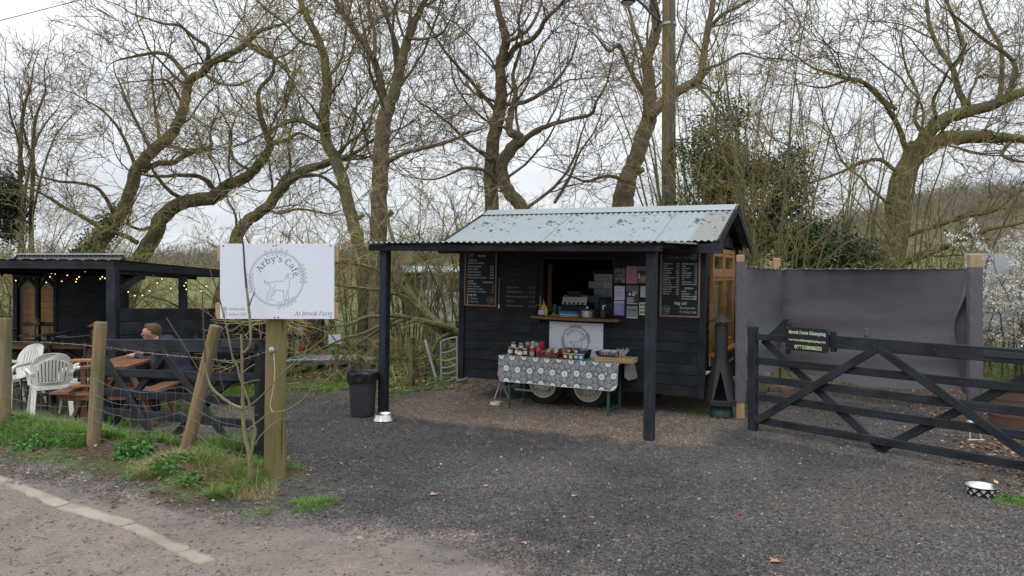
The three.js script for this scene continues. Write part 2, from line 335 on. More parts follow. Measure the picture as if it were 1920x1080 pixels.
const gravelMap = dataTex(GN, GN, (u, v) => {
  const [h, id] = stones(u, v, 140, 3), [h2, id2] = stones(u, v, 46, 8), big = id2 > 0.9 ? 1 : 0, hh = big ? 0.5 + h2 * 0.5 : h * 0.7;
  gravelH.push(hh);
  const i = big ? id2 * 7 % 1 : id, n = fbm(u * 40, v * 40, 3, 40, 40, 7);
  const g = (0.26 + 0.46 * i + (i > 0.94 ? 0.3 : 0)) * (0.7 + 0.6 * n) * (0.72 + 0.4 * hh), t = hash2(Math.floor(i * 999), 4);
  return [g * (1 + 0.10 * t), g, g * (1.04 - 0.16 * t)];
});
const gravelBump = (() => { const d = new Uint8Array(GN * GN * 4); for (let k = 0; k < GN * GN; k++) { d[k * 4] = d[k * 4 + 1] = d[k * 4 + 2] = gravelH[k] * 255; d[k * 4 + 3] = 255; } const t = new THREE.DataTexture(d, GN, GN); t.wrapS = t.wrapT = THREE.RepeatWrapping; t.magFilter = THREE.LinearFilter; t.needsUpdate = true; return t; })();
const roadMap = dataTex(768, 768, (u, v) => { const n = fbm(u * 90, v * 90, 4, 90, 90, 13), n2 = fbm(u * 9, v * 9, 4, 9, 9, 15), s = sstep(0.72, 0.8, fbm(u * 160, v * 160, 2, 160, 160, 17)), dk = sstep(0.7, 0.78, fbm(u * 60, v * 60, 3, 60, 60, 19)); const g = (0.40 + 0.16 * n + 0.14 * (n2 - 0.5)) * (1 - 0.45 * dk) + 0.28 * s; return [g * 1.02, g, g * 0.97]; });
{
  const xs = [], ds = [];
  for (let x = 0; x < 8.6; x += 0.045) { xs.push(x); if (x) xs.unshift(-x); }
  for (let x = 8.8, s = 0.25; x < 900; x += s, s *= 1.13) { xs.push(x); xs.unshift(-x); }
  for (let d = 2.2; d < 15; d += 0.05) ds.push(d);
  for (let d = 15, s = 0.08; d < 1100; d += s, s *= 1.055) ds.push(d);
  for (let d = 2, s = 0.3; d > -150; d -= s, s *= 1.25) ds.unshift(d);
  const p = [], c = [], uv = [], ix = [], rx = [], nx = xs.length;
  for (const D of ds) for (const X of xs) { p.push(X, height(X, D), -D); uv.push(X / 1.7 + 0.11 * Math.sin(D * 0.9), D / 1.7 + 0.11 * Math.sin(X * 0.8)); const z = zone(X, D); c.push(z[0] / 0.52, z[1] / 0.52, z[2] / 0.52); }
  for (let j = 0; j < ds.length - 1; j++) for (let i = 0; i < nx - 1; i++) { const a = j * nx + i, b = a + nx, D = ds[j], X = xs[i]; (D < 9.5 && X < 2.5 && roadSide(X, D) + (vnoise(X * 5, D * 5) - 0.5) * 0.5 + (vnoise(X * 21, D * 21) - 0.5) * 0.25 > 0.02 ? rx : ix).push(a, a + 1, b, b, a + 1, b + 1); }
  const g = new THREE.BufferGeometry(); g.addGroup(0, ix.length, 0); g.addGroup(ix.length, rx.length, 1); for (const q of rx) ix.push(q); g.setAttribute('position', new THREE.Float32BufferAttribute(p, 3)); g.setAttribute('uv', new THREE.Float32BufferAttribute(uv, 2)); g.setAttribute('color', new THREE.Float32BufferAttribute(c, 3)); g.setIndex(ix); g.computeVertexNormals();
  tag(part(scene, 'ground', g, [std({ map: gravelMap, bumpMap: gravelBump, bumpScale: 0.010, roughness: 0.92, vertexColors: true }), std({ map: roadMap, bumpMap: fineNoise, bumpScale: 0.004, roughness: 0.9, vertexColors: true })]), 'dark gravel yard with dry brown strip and muddy road edge', 'ground', null, 'structure');
}
// flush pale edging along the road, in four worn lengths
{
  const k = thing('kerb_strip', 'pale worn edging strip set flush in the muddy road', 'kerb'); k.userData.kind = 'structure';
  const mK = std({ map: dataTex(256, 256, (u, v) => { const n = fbm(u * 10, v * 10, 5, 10, 10, 51), m = sstep(0.5, 0.68, fbm(u * 5, v * 5, 4, 5, 5, 53)); return mix3(mix3([0.25, 0.215, 0.17], [0.40, 0.35, 0.28], n), [0.19, 0.155, 0.125], m * 0.4); }), bumpMap: fineNoise, bumpScale: 0.004, roughness: 0.9 });
  const pts = [[-40, 888], [14, 905], [118, 948], [238, 985], [344, 1034], [388, 1056]];
  for (let i = 0; i < pts.length - 1; i++) {
    const a = gp(pts[i][0] + 2, pts[i][1] + 1), b = gp(pts[i + 1][0] - 2, pts[i + 1][1] - 1), t = b.clone().sub(a).setY(0).normalize(), n = V(-t.z, 0, t.x);
    const w = 0.047 + 0.005 * (i % 3);
    // an uneven outline, 25 mm thick and standing 8 mm out of the mud
    const N = 26, edge = (s, e) => { const q = a.clone().lerp(b, s).addScaledVector(n, e * (w + (fbm(s * 9 + i * 7, e * 3 + 5, 3, 0, 0, 57) - 0.5) * 0.035)); q.y = height(q.x, -q.z); return q; };
    const g = sheet(N, 5, (s, v) => { const k5 = Math.round(v * 5), e = [-1, -0.94, -0.4, 0.4, 0.94, 1][k5], q = edge(s, Math.sign(e)), m = edge(s, -Math.sign(e)); const o = q.clone().lerp(m, (1 - Math.abs(e)) / 2); o.y += k5 === 0 || k5 === 5 ? -0.02 : 0.011; const end = Math.min(s, 1 - s); if (end === 0) o.y -= 0.012; return o; }, (s, v) => [s * a.distanceTo(b) * 0.7 + i * 0.37, v * 0.12]);
    part(k, 'edging_stone', g, mK);
  }
}
// loose stones on the gravel, denser near the camera
{
  const r = rngOf(77), list = [], cols = [], geo = new THREE.IcosahedronGeometry(1, 0), q = geo.attributes.position;
  for (let i = 0; i < q.count; i++) { const h = 0.75 + 0.5 * hash2(Math.round(q.getX(i) * 50), Math.round(q.getY(i) * 50), Math.round(q.getZ(i) * 50)); q.setXYZ(i, q.getX(i) * h, q.getY(i) * h, q.getZ(i) * h); }
  geo.computeVertexNormals();
  const e = new THREE.Euler(), qt = new THREE.Quaternion();
  let tries = 0;
  while (list.length < 150000 && tries++ < 500000) {
    const D = 3.0 + Math.pow(r(), 1.5) * 8.5, X = (r() * 2 - 1) * 0.75 * D;
    const rd = roadSide(X, D), b = bankD(X, D)[0]; const [lx, lz] = toTrailer(X, D);
    if (lz < 0 && lx > 0 && lx < 3.2) continue;
    if (rd > 0.1 && r() < 0.9) continue;
    if (X < -1.5 && b < 0.5 && r() < 0.93) continue;
    if (X < -3 && D > 7 && r() < 0.85) continue;
    const s = (0.0042 + 0.0085 * Math.pow(r(), 4)) * (rd > 0 ? 0.8 : 1), y = height(X, D);
    qt.setFromEuler(e.set(r() * 6, r() * 6, r() * 6));
    list.push(new THREE.Matrix4().compose(V(X, y + s * 0.15, -D), qt, V(s * (0.8 + r() * 0.7), s * (0.5 + 0.4 * r()), s)));
    const dry = lz < 1.5 && lz > 0 && lx > -0.4 && lx < 3.5, k = r();
    const z = zone(X, D);
    const g = k > 0.993 ? 0.20 + r() * 0.22 : lerp(0.55, 1.6, r());
    if (k > 0.993) cols.push(rgb(g, g * 0.96, g * 0.9)); else if (k > 0.93) cols.push(rgb(0.16 * g, 0.11 * g, 0.075 * g)); else cols.push(rgb(z[0] * g, z[1] * g, z[2] * g));
  }
  tag(instances(scene, 'gravel', geo, std({ roughness: 0.85 }), list, 'loose dark gravel stones strewn over the yard', cols), null, 'gravel');
}

// ---------------------------------------------------------------- trees and other vegetation
const barkMapOf = (c1, c2, moss, mossAmt) => dataTex(256, 512, (u, v) => {
  const rg = Math.abs(fbm(u * 26 + 3 * fbm(u * 6, v * 6, 2, 6, 6, 2), v * 5, 4, 26, 5, 101) - 0.5) * 2, n = fbm(u * 24, v * 24, 3, 24, 24, 103), m = sstep(0.62 - mossAmt * 0.4, 0.85 - mossAmt * 0.4, fbm(u * 4, v * 5, 4, 4, 5, 107));
  const li = sstep(0.62, 0.72, fbm(u * 9, v * 9, 3, 9, 9, 113));
  return mix3(mix3(mix3(c1, c2, clamp(rg * 1.3 * 0.7 + n * 0.4)), moss, m * 0.8), [0.30, 0.30, 0.235], li * 0.55);
});
const barkBump = dataTex(256, 512, (u, v) => clamp(Math.abs(fbm(u * 26 + 3 * fbm(u * 6, v * 6, 2, 6, 6, 2), v * 5, 4, 26, 5, 101) - 0.5) * 3), false);
const mkBark = (c1, c2, moss, amt) => std({ map: barkMapOf(c1, c2, moss, amt), bumpMap: barkBump, bumpScale: 0.022, roughness: 0.95 });
const mOak = mkBark([0.082, 0.066, 0.039], [0.210, 0.168, 0.096], [0.154, 0.151, 0.048], 0.5);
const mAlder = mkBark([0.101, 0.076, 0.048], [0.243, 0.185, 0.117], [0.169, 0.156, 0.067], 0.35);
const mMossy = mkBark([0.086, 0.068, 0.040], [0.202, 0.161, 0.096], [0.154, 0.147, 0.040], 0.7);
const mHazel = mkBark([0.133, 0.117, 0.066], [0.266, 0.237, 0.130], [0.177, 0.179, 0.066], 0.4);
const mTwig = std({ color: rgb(0.245, 0.178, 0.098), roughness: 0.9 });
const mTwigOlive = std({ color: rgb(0.32, 0.265, 0.11), roughness: 0.9 });
const mTwigRed = std({ color: rgb(0.255, 0.168, 0.10), roughness: 0.9 });
const rv = (r) => { const z = r() * 2 - 1, a = r() * 6.2832, q = Math.sqrt(1 - z * z); return V(q * Math.cos(a), q * Math.sin(a), z); };
// sprays of fine twigs, 1 m long, about 6 mm thick at the foot of an average copy
function spray(seed, forks, spread, gnarl, thick = 0.0115) {
  const r = rngOf(seed), a = new Acc();
  const go = (p, d, len, rad, lv) => {
    const n = lv === 0 ? 5 : 3, pts = [p.clone()], q = p.clone(), dir = d.clone();
    for (let k = 0; k < n; k++) { dir.addScaledVector(rv(r), gnarl).normalize(); dir.y += 0.04; q.addScaledVector(dir, len / n); pts.push(q.clone()); }
    a.tube(pts, (t) => rad * (1 - 0.6 * t), 3);
    if (lv < 2) { const m = lv ? 2 : forks; for (let k = 0; k < m; k++) { const t = 0.15 + 0.85 * (k + r() * 0.7) / m, i = Math.min(n - 1, Math.floor(t * n)), b = pts[i].clone().lerp(pts[i + 1], t * n - i); const side = rv(r); side.addScaledVector(dir, -side.dot(dir)).normalize(); go(b, dir.clone().multiplyScalar(0.75).addScaledVector(side, spread * (0.7 + 0.6 * r())).normalize(), len * (0.28 + 0.3 * r()) * (1.15 - 0.45 * t), rad * 0.66, lv + 1); } }
  };
  go(V(0, 0, 0), V(0, 1, 0), 1, thick, 0);
  return a.geo();
}
const SPRAYS = [1, 2, 3, 4, 5].map((k) => spray(400 + k, 5, 0.85, 0.34));
const SPRAYS_STRAIGHT = [1, 2, 3].map((k) => spray(500 + k, 4, 0.5, 0.14, 0.0085));
function pxPath(spec, D, dz = 0, dzEnd = dz) {
  const q = spec.trim().split(/\s+/).map((s) => s.split(',').map(Number));
  return q.map(([x, y, r], i) => { const d = D + lerp(dz, dzEnd, q.length > 1 ? i / (q.length - 1) : 0); return { p: P(x, y, d), r: r * d / F }; });
}
class Tree {
  constructor(name, label, category, seed, o = {}) {
    this.o = { gnarl: 0.3, up: 0.06, dens: 2.0, lenK: 0.6, maxLen: 2.8, twigs: SPRAYS, twigLen: 0.72, twigStep: 0.24, bark: mOak, twigMat: mTwig, levels: 3, flat: 0.75, ...o };
    this.r = rngOf(seed); this.seed = seed; this.limbs = []; this.branches = new Acc(); this.tw = [];
    this.t = thing(name, label, category); if (o.group) this.t.userData.group = o.group;
  }
  room(p, cell, most, m) { const k = Math.floor(p.x / cell) + ',' + Math.floor(p.y / cell); const n = m.get(k) ?? 0; if (n >= most) return false; m.set(k, n + 1); return true; }
  twig(p, d, s) { const e = p.clone().addScaledVector(d.clone().normalize(), s * 0.5); if (this.room(e, 0.3, this.o.cell ?? 4, this.tc ??= new Map())) this.tw.push([p.clone(), d.clone(), s]); }
  grow(p, d, len, rad, lv, free) {
    if (!free && !this.room(p.clone().addScaledVector(d.clone().normalize(), len * 0.6), 0.5, this.o.bcell ?? 5, this.bc ??= new Map())) return;
    const o = this.o, r = this.r, n = Math.max(3, Math.ceil(len / 0.2)), st = len / n, pts = [p.clone()], q = p.clone(), dir = d.clone().normalize();
    for (let k = 0; k < n; k++) { dir.addScaledVector(rv(r), o.gnarl * (0.6 + 0.8 * r())); dir.y += o.up; dir.normalize(); q.addScaledVector(dir, st); pts.push(q.clone()); }
    const tip = Math.max(0.005, rad * 0.3);
    this.branches.tube(pts, (t) => lerp(rad, tip, t), rad > 0.035 ? 6 : rad > 0.014 ? 4 : 3);
    this.children(pts, (t) => lerp(rad, tip, t), len, lv, 0.12);
    this.twig(q, dir, o.twigLen * (0.7 + 0.6 * r()));
  }
  children(pts, rad, len, lv, t0) {
    const o = this.o, r = this.r, n = pts.length - 1;
    const side = (T) => { const s = rv(r); s.z *= o.flat; s.addScaledVector(T, -s.dot(T)); if (s.y < -0.2) s.y *= 0.35; return s.normalize(); };
    const deep = lv >= o.levels || len < 0.55;
    const m = deep ? Math.ceil(len * (1 - t0) / (o.twigStep * 1.25)) : Math.ceil(len * (1 - t0) * o.dens * (lv === 0 ? 1 : 0.85));
    for (let k = 0; k < m; k++) {
      const t = clamp(t0 + (1 - t0) * (k + r()) / m, 0, 0.999), i = Math.floor(t * n), b = pts[i].clone().lerp(pts[i + 1], t * n - i), T = pts[i + 1].clone().sub(pts[i]).normalize();
      const a = 0.55 + 0.55 * r(), d = T.multiplyScalar(Math.cos(a)).addScaledVector(side(T), Math.sin(a));
      if (deep) { this.twig(b, d, o.twigLen * (0.55 + 0.7 * r()) * (1.05 - 0.3 * t)); continue; }
      const L = Math.min(o.maxLen, Math.max(0.45, len * o.lenK * (0.5 + 0.8 * r()) * (1.15 - 0.55 * t))), R = Math.min(rad(t) * (0.26 + 0.26 * r()), 0.006 + 0.0095 * L);
      this.grow(b, d, L, Math.max(0.0085, R), lv + 1);
    }
  }
  limb(spec, D, dz, dzEnd, t0 = 0.25, o = {}) {
    const c = pxPath(spec, D, dz, dzEnd); if (this.limbs.length && !o.bare) c.forEach((x) => { if (x.r < 0.11) x.r *= 0.82; }); const n = Math.max(8, (c.length - 1) * 5), pts = smooth(c.map((x) => x.p), n), rs = smoothR(c.map((x) => x.r), n);
    for (let i = 1; i < pts.length; i++) { const k = Math.min(0.02, rs[i] * 0.18); pts[i].addScaledVector(rv(this.r), k); }
    const R = Math.max(...rs), a = new Acc().tube(pts, rs, R > 0.12 ? 14 : R > 0.06 ? 10 : 7, true, 0.02, R > 0.05 ? 0.09 : 0.05, this.seed);
    part(this.t, this.limbs.length ? 'limb' : 'trunk', a.geo(), o.mat ?? this.o.bark);
    if (R > 0.07 && !o.bare) { const sb = new Acc(); for (let k = 0; k < 5; k++) { const i = Math.floor(n * (0.15 + 0.7 * this.r())), d = rv(this.r); d.y = Math.abs(d.y) * 0.6; d.normalize(); const L = rs[i] * 0.9 + 0.05 + 0.16 * this.r(), q = rs[i] * (0.2 + 0.2 * this.r()); sb.tube([pts[i].clone(), pts[i].clone().addScaledVector(d, L * 0.6), pts[i].clone().addScaledVector(d, L).add(V(0, 0.02, 0))], [q * 1.5, q, q * 0.85], 7, true, 0, 0.1, k); } part(this.t, 'broken_stubs', sb.geo(), this.o.bark).userData.kind = 'stuff'; }
    this.limbs.push(1);
    let len = 0; for (let i = 1; i < pts.length; i++) len += pts[i].distanceTo(pts[i - 1]);
    if (!o.bare) this.children(pts, (t) => rs[Math.min(n, Math.floor(t * n))], Math.min(len, 6), 0, t0);
    if (!o.bare && rs[n] < 0.09) { const d = pts[n].clone().sub(pts[n - 1]).normalize(); this.grow(pts[n], d, Math.min(2.2, 0.5 + rs[n] * 25), rs[n], 1, true); }
    return pts;
  }
  done() {
    if (this.branches.i.length) { const b = part(this.t, 'branches', this.branches.geo(), this.o.bark); b.userData.kind = 'stuff'; }
    const T = this.o.twigs, r = this.r, by = T.map(() => []), col = T.map(() => []);
    for (const [p, d, s] of this.tw) { const k = Math.floor(r() * T.length); by[k].push(mat4(p, d, r() * 6.28, s)); const g = 0.75 + 0.5 * r(); col[k].push(rgb(g, g * (0.95 + 0.1 * r()), g)); }
    by.forEach((l, k) => l.length && instances(this.t, 'twigs', T[k], this.o.twigMat, l, null, col[k]));
    return this.t;
  }
}
// --- the big leaning oak with two trunks
{
  const t = new Tree('oak_tree', 'big bare oak with two leaning trunks arching over the timber shelter', 'tree', 11, { dens: 3.2, gnarl: 0.3 });
  t.limb('120,640,17 142,540,15 164,478,13.5 190,450,13 209,427,12 242,369,11 256,320,11.5 284,284,10.5 320,253,10 342,213,9 351,169,8.5 356,150,8.5 382,136,7 396,118,6.5 427,104,6 462,82,5 484,60,4 533,45,2.5', 19, 0, -1.5, 0.4);
  t.limb('205,640,20 238,560,18 262,490,16 289,440,14 307,404,13.5 342,380,13 396,371,12.5 427,349,11 467,328,9.5 493,298,8.5 507,271,7.5 493,236,6 484,191,5 487,167,4.5 511,138,4 511,107,3.5 480,87,3 440,70,2', 18.6, 0, -1, 0.35);
  t.limb('356,153,6 329,116,5 311,102,4.5 284,100,4 245,107,2.8 222,112,1.8', 18.2, 0, 0.5, 0.15);
  t.limb('387,120,5 389,89,4.5 364,71,4 338,49,3.5 307,44,3 260,30,1.8', 17.8, 0, -1, 0.15);
  t.limb('267,322,7 293,307,6.5 324,305,6 356,287,5.5 387,280,5 396,274,4 394,250,3 404,220,2', 18.6, 0, 1, 0.2);
  t.limb('404,358,6 378,333,5 347,328,4.5 302,331,3.5 276,329,3 240,318,1.8', 18.4, 0, -1.2, 0.2);
  t.limb('342,372,5 320,360,4.5 293,329,4 282,310,2', 18.4, 0, -0.6, 0.3);
  t.limb('258,455,6 231,441,5.5 191,429,5 160,409,4.5 120,389,4 89,369,3 50,350,2', 18.4, 0, -1.6, 0.2);
  t.limb('216,405,5 187,356,4 160,345,3.5 110,340,3 70,330,1.8', 18.8, 0, -0.8, 0.2);
  t.limb('256,320,5 240,275,4 218,235,3.2 190,205,2.4 165,190,1.5', 18.9, 0, -0.6, 0.2);
  t.limb('285,284,4.5 262,240,3.8 240,195,3 222,150,2.2', 18.8, 0, 1.2, 0.2);
  t.limb('300,270,4 292,210,3.2 285,150,2.4 290,95,1.5', 18.7, 0, 0.6, 0.2);
  t.limb('345,200,4 322,160,3.2 310,150,2.8 285,150,2', 18.5, 0, -1, 0.2);
  t.limb('475,322,4 440,300,3.2 430,260,2.6 440,225,2', 18.2, 0, 1.0, 0.2);
  t.limb('462,82,4 493,102,3.6 511,109,3 540,100,2.4 570,70,1.6', 17.6, 0, 0.4, 0.2);
  t.limb('507,271,5 540,262,4 560,250,3.4 590,262,2.4', 17.8, 0, -0.6, 0.2);
  t.limb('497,262,4 533,228,3.4 573,227,2.8 600,240,2', 17.8, 0, 0.8, 0.2);
  t.limb('382,138,4 410,155,3.4 440,160,3 470,150,2', 17.9, 0, -0.9, 0.2);
  t.limb('300,420,4.5 262,430,3.6 240,418,3 246,395,2', 18.3, 0, -0.7, 0.3);
  t.done();
}
{ // ivy on the oak
  const leaf = leafCluster(31, 0.055, 12, 0.16), r = rngOf(32), l = [], c = [];
  const path = smooth(pxPath('150,505,13 164,478,14 190,450,14 209,425,13 225,395,12', 18.9).map((x) => x.p), 30);
  for (let i = 0; i < 420; i++) { const t = Math.pow(r(), 1.3), p = path[Math.floor(t * 29)].clone().addScaledVector(rv(r), 0.2 + 0.12 * r() * (1.2 - t)); p.z += 0.12; l.push(mat4(p, rv(r).add(V(0, 0.2, 0.9)), r() * 6.28, 0.8 + 0.7 * r())); const g = 0.6 + 0.8 * r(); c.push(rgb(0.022 * g, 0.05 * g, 0.018 * g)); }
  tag(instances(scene, 'ivy', leaf, std({ roughness: 0.45, side: THREE.DoubleSide }), l, 'dark green ivy wrapped round the foot of the leaning oak', c), null, 'ivy');
}
function leafCluster(seed, size, n, rad) { // small folded leaves scattered in a clump
  const r = rngOf(seed), p = [], ix = [], uv = [];
  for (let k = 0; k < n; k++) {
    const c = rv(r).multiplyScalar(rad * Math.cbrt(r())), d = rv(r), s = rv(r); s.addScaledVector(d, -s.dot(d)).normalize(); const u = d.clone().cross(s), L = size * (0.7 + 0.6 * r()), b = p.length / 3;
    for (const [a, w, h] of [[-0.5, 0, 0], [0, 0.3, 0.14], [0, 0, 0], [0, -0.3, 0.14], [0.55, 0, -0.06]]) { const q = c.clone().addScaledVector(d, a * L).addScaledVector(s, w * L).addScaledVector(u, h * L); p.push(q.x, q.y, q.z); uv.push(a, w); }
    ix.push(b, b + 1, b + 2, b, b + 2, b + 3, b + 4, b + 2, b + 1, b + 4, b + 3, b + 2);
  }
  const g = new THREE.BufferGeometry(); g.setAttribute('position', new THREE.Float32BufferAttribute(p, 3)); g.setAttribute('uv', new THREE.Float32BufferAttribute(uv, 2)); g.setIndex(ix); g.computeVertexNormals(); return g;
}
// --- trees between the oak and the trailer
{
  const t = new Tree('leaning_tree', 'bare leaning tree slanting up behind the cafe name board', 'tree', 12, { dens: 3.2 });
  t.limb('395,690,15 408,590,14 425,520,13 440,460,12 453,427,11 471,409,10.5 502,387,10 533,347,9.5 560,324,9 590,314,8 622,304,6 660,290,4 700,262,2.5', 17.5, 0, -0.5, 0.3);
  t.limb('533,347,4 545,310,3.4 540,270,2.8 552,220,2', 17.4, 0, -0.6, 0.2);
  t.limb('500,388,4 520,400,3.4 560,392,2.8 600,398,2', 17.4, 0, -0.8, 0.2);
  t.done();
}
{
  const t = new Tree('willow_tree', 'slim bare tree with wavy trunk, just behind the sign board', 'tree', 13, { dens: 3.2, bark: mHazel, twigMat: mTwigOlive, up: 0.1 });
  t.limb('688,640,14 682,540,13 673,458,12.5 660,413,12 647,356,11.5 629,302,11 611,262,10 608,209,9.5 613,147,8.5 602,89,7.5 580,40,6 562,0,5 550,-50,3', 15.5, 0, -0.6, 0.35);
  t.limb('607,249,5 562,227,4 518,238,3 470,262,2', 15.3, 0, -0.8, 0.2);
  t.limb('613,150,4 640,110,3.4 648,60,2.8 660,0,2', 15.1, 0, 0.6, 0.2);
  t.limb('602,90,4 560,75,3.2 530,40,2.5 500,20,1.8', 15.0, 0, -0.4, 0.2);
  t.limb('625,295,4.5 660,262,3.4 690,240,2.6 700,200,1.8', 15.3, 0, -0.9, 0.2);
  t.limb('650,365,4.5 600,330,3.6 560,330,2.8 520,350,2', 15.3, 0, -0.9, 0.2);
  t.done();
}
{
  const t = new Tree('forked_tree', 'bare tree forking into tall poles behind the plastic bin', 'tree', 14, { dens: 3.2, bark: mAlder, up: 0.12, gnarl: 0.18 });
  t.limb('704,700,19 706,640,17.5 708,540,16.5 709,445,16 711,378,15.5 713,311,15 718,249,14 724,209,13.5 742,164,10.5 753,116,9.5 767,67,8 784,27,6.5 802,-10,5 815,-60,3', 13.6, 0, -0.3, 0.5);
  t.limb('722,215,9 716,164,8.5 702,116,8 678,76,7 647,31,5.5 629,0,5 610,-50,3', 13.6, 0, -0.8, 0.3);
  t.limb('752,110,6 731,49,5 718,0,4 708,-60,2.5', 13.4, 0, 0.5, 0.3);
  t.limb('760,80,5 768,40,4.5 770,0,4 775,-60,2.5', 13.4, 0, 1.0, 0.3);
  t.limb('702,112,5 702,58,4.3 687,0,3.5 680,-50,2', 13.2, 0, 0.6, 0.3);
  t.limb('716,310,6 753,289,5.5 784,280,5 838,267,3.5 878,249,2.5 910,240,1.5', 13.5, 0, -0.8, 0.15);
  t.limb('764,72,4 800,72,3.4 830,60,2.6 845,35,1.8', 13.3, 0, -0.6, 0.2);
  t.limb('714,330,4 690,280,3.2 680,230,2.4 660,200,1.6', 13.5, 0, -0.9, 0.2);
  t.done();
}
{
  const t = new Tree('pollard_tree', 'tall twisted bare tree rising behind the near end of the corrugated roof ridge', 'tree', 15, { dens: 3.2, bark: mAlder, twigMat: mTwigRed, gnarl: 0.3 });
  t.t.userData.label = 'twisted bare tree with double trunk behind the cafe roof';
  t.limb('922,640,15 922,520,14.5 921,400,14 920,338,13 924,267,12.5 936,213,12 940,164,10.5 938,120,9.5 949,76,8.5 936,27,6 925,-20,4 918,-60,2.5', 17, 0, -0.6, 0.35);
  t.limb('1040,660,14 1030,560,13.5 1010,470,13 980,391,12.5 952,356,12 940,311,12 960,278,11.5 976,262,10.5 955,244,9 958,213,8 966,180,6 962,140,4 975,100,2.5', 16.7, 0, -0.3, 0.3);
  t.limb('974,270,7.5 1007,244,6 1056,227,5 1109,213,4 1118,191,3.2 1136,160,2.2', 16.4, 0, -1.2, 0.15);
  t.limb('942,124,7 967,89,6.5 1002,71,6 1024,36,5 1051,9,4 1075,-30,2.5', 16.8, 0, -1.2, 0.15);
  t.limb('942,196,5.5 984,191,5 1024,169,4.2 1051,142,3.4 1073,107,2.4', 16.8, 0, 1.0, 0.15);
  t.limb('930,208,5 878,147,4 829,89,3 800,40,2', 16.7, 0, -1, 0.15);
  t.limb('922,300,4.5 880,270,3.6 840,230,3 800,200,2', 16.6, 0, 0.8, 0.15);
  t.limb('936,345,5 909,320,4.4 873,315,3.6 835,330,2.4', 16.5, 0, -0.8, 0.15);
  t.limb('949,80,5 985,60,4.2 1010,20,3.4 1020,-30,2.2', 16.4, 0, 0.6, 0.2);
  t.limb('980,395,4.5 1040,350,3.6 1075,300,3 1090,250,2.2', 16.6, 0, -0.6, 0.2);
  t.limb('1040,380,4 1070,330,3.4 1085,290,2.6 1112,250,1.8', 17.2, 0, 0.6, 0.2);
  t.done();
}
{
  const t = new Tree('bare_tree', 'knobbly bare tree bending behind the wooden utility pole', 'tree', 16, { dens: 3.2, bark: mAlder, twigMat: mTwigRed });
  t.limb('1140,640,26 1152,520,24 1166,400,21 1172,352,18.5 1183,320,15.5 1196,289,15 1206,255,15 1218,225,14.5 1218,187,13 1217,156,11.5 1213,107,10.5 1227,71,10 1231,44,9 1224,0,7 1222,-50,4', 18, 0, 0.4, 0.45);
  t.limb('1216,222,10 1249,187,10 1284,164,9 1311,147,8.5 1320,102,8 1329,44,7 1338,0,6 1346,-50,4', 18, 0, 1.6, 0.3);
  t.limb('1212,180,6.5 1191,151,6 1173,111,5 1160,84,4.5 1142,96,3.4 1124,76,2.4', 17.8, 0, -1.2, 0.15);
  t.limb('1330,50,5 1356,27,4.4 1400,4,3.4 1430,-20,2', 18.6, 0, -0.5, 0.15);
  t.limb('1214,110,5 1190,60,4 1180,20,3.2 1160,-20,2', 17.9, 0, 0.7, 0.2);
  t.limb('1316,130,4 1350,120,3.4 1390,100,2.6 1430,110,1.8', 18.6, 0, -0.9, 0.15);
  t.limb('1178,340,5 1140,330,4 1100,340,3.2 1070,330,2', 17.8, 0, -0.9, 0.15);
  t.limb('1300,155,4 1330,185,3.4 1345,220,2.6 1330,260,1.8', 18.4, 0, -0.6, 0.2);
  t.done();
}
{ // the mossy oak over the screen
  const t = new Tree('oak_tree', 'mossy green oak with wide low limbs beyond the grey cloth screen', 'tree', 17, { dens: 3.2, bark: mMossy, gnarl: 0.3 });
  t.limb('1640,640,30 1655,540,26 1664,495,24 1682,444,20 1680,398,19 1690,340,19 1712,290,18 1727,270,14 1743,245,12 1770,224,11.5 1817,208,10.5 1868,194,9.5 1920,171,8 1990,150,5', 15, 0, -0.6, 0.3);
  t.limb('1715,300,14 1733,283,13 1770,261,14 1817,257,12.5 1863,256,11 1920,261,9 1990,268,6', 14.9, 0, -1.2, 0.25);
  t.limb('1814,206,7 1798,171,7 1784,125,6 1761,93,5.5 1743,46,4.5 1738,0,4 1735,-50,2.5', 14.7, 0, 0.6, 0.2);
  t.limb('1785,128,5.5 1807,95,5 1793,46,4.3 1775,0,3.5 1770,-40,2', 14.9, 0, 0.8, 0.2);
  t.limb('1704,292,7 1678,227,6 1631,162,5 1576,144,4 1530,130,2.5', 14.8, 0, -0.7, 0.2);
  t.limb('1680,205,5 1640,175,4.4 1604,148,3.8 1560,160,2.6', 14.8, 0, 0.9, 0.2);
  t.limb('1668,495,12 1712,484,10 1752,468,9.5 1817,444,8 1860,428,5 1910,420,3', 14.6, 0, -1.3, 0.3);
  t.limb('1690,446,6 1735,430,5.5 1761,421,5.5 1807,407,4.5 1850,400,3', 14.7, 0, -0.6, 0.3);
  t.limb('1690,330,5 1650,300,4.4 1618,305,3.8 1560,330,2.8 1510,345,1.8', 14.7, 0, -0.8, 0.2);
  t.limb('1872,194,6 1877,162,5.5 1877,93,4.6 1850,40,3.6 1830,-20,2.2', 14.4, 0, 0.5, 0.15);
  t.limb('1886,186,5.5 1905,130,5 1890,105,4.4 1840,70,3.6 1790,30,2.6', 14.3, 0, -0.4, 0.15);
  t.limb('1900,258,5 1880,290,4 1900,300,3.4 1960,310,2.2', 14, 0, -0.4, 0.2);
  t.limb('1735,255,5 1715,225,4.4 1722,180,3.6 1700,130,2.8 1690,80,1.8', 14.8, 0, 0.9, 0.15);
  t.limb('1760,230,5 1750,190,4 1770,150,3.2', 14.6, 0, -0.7, 0.2);
  t.done();
}
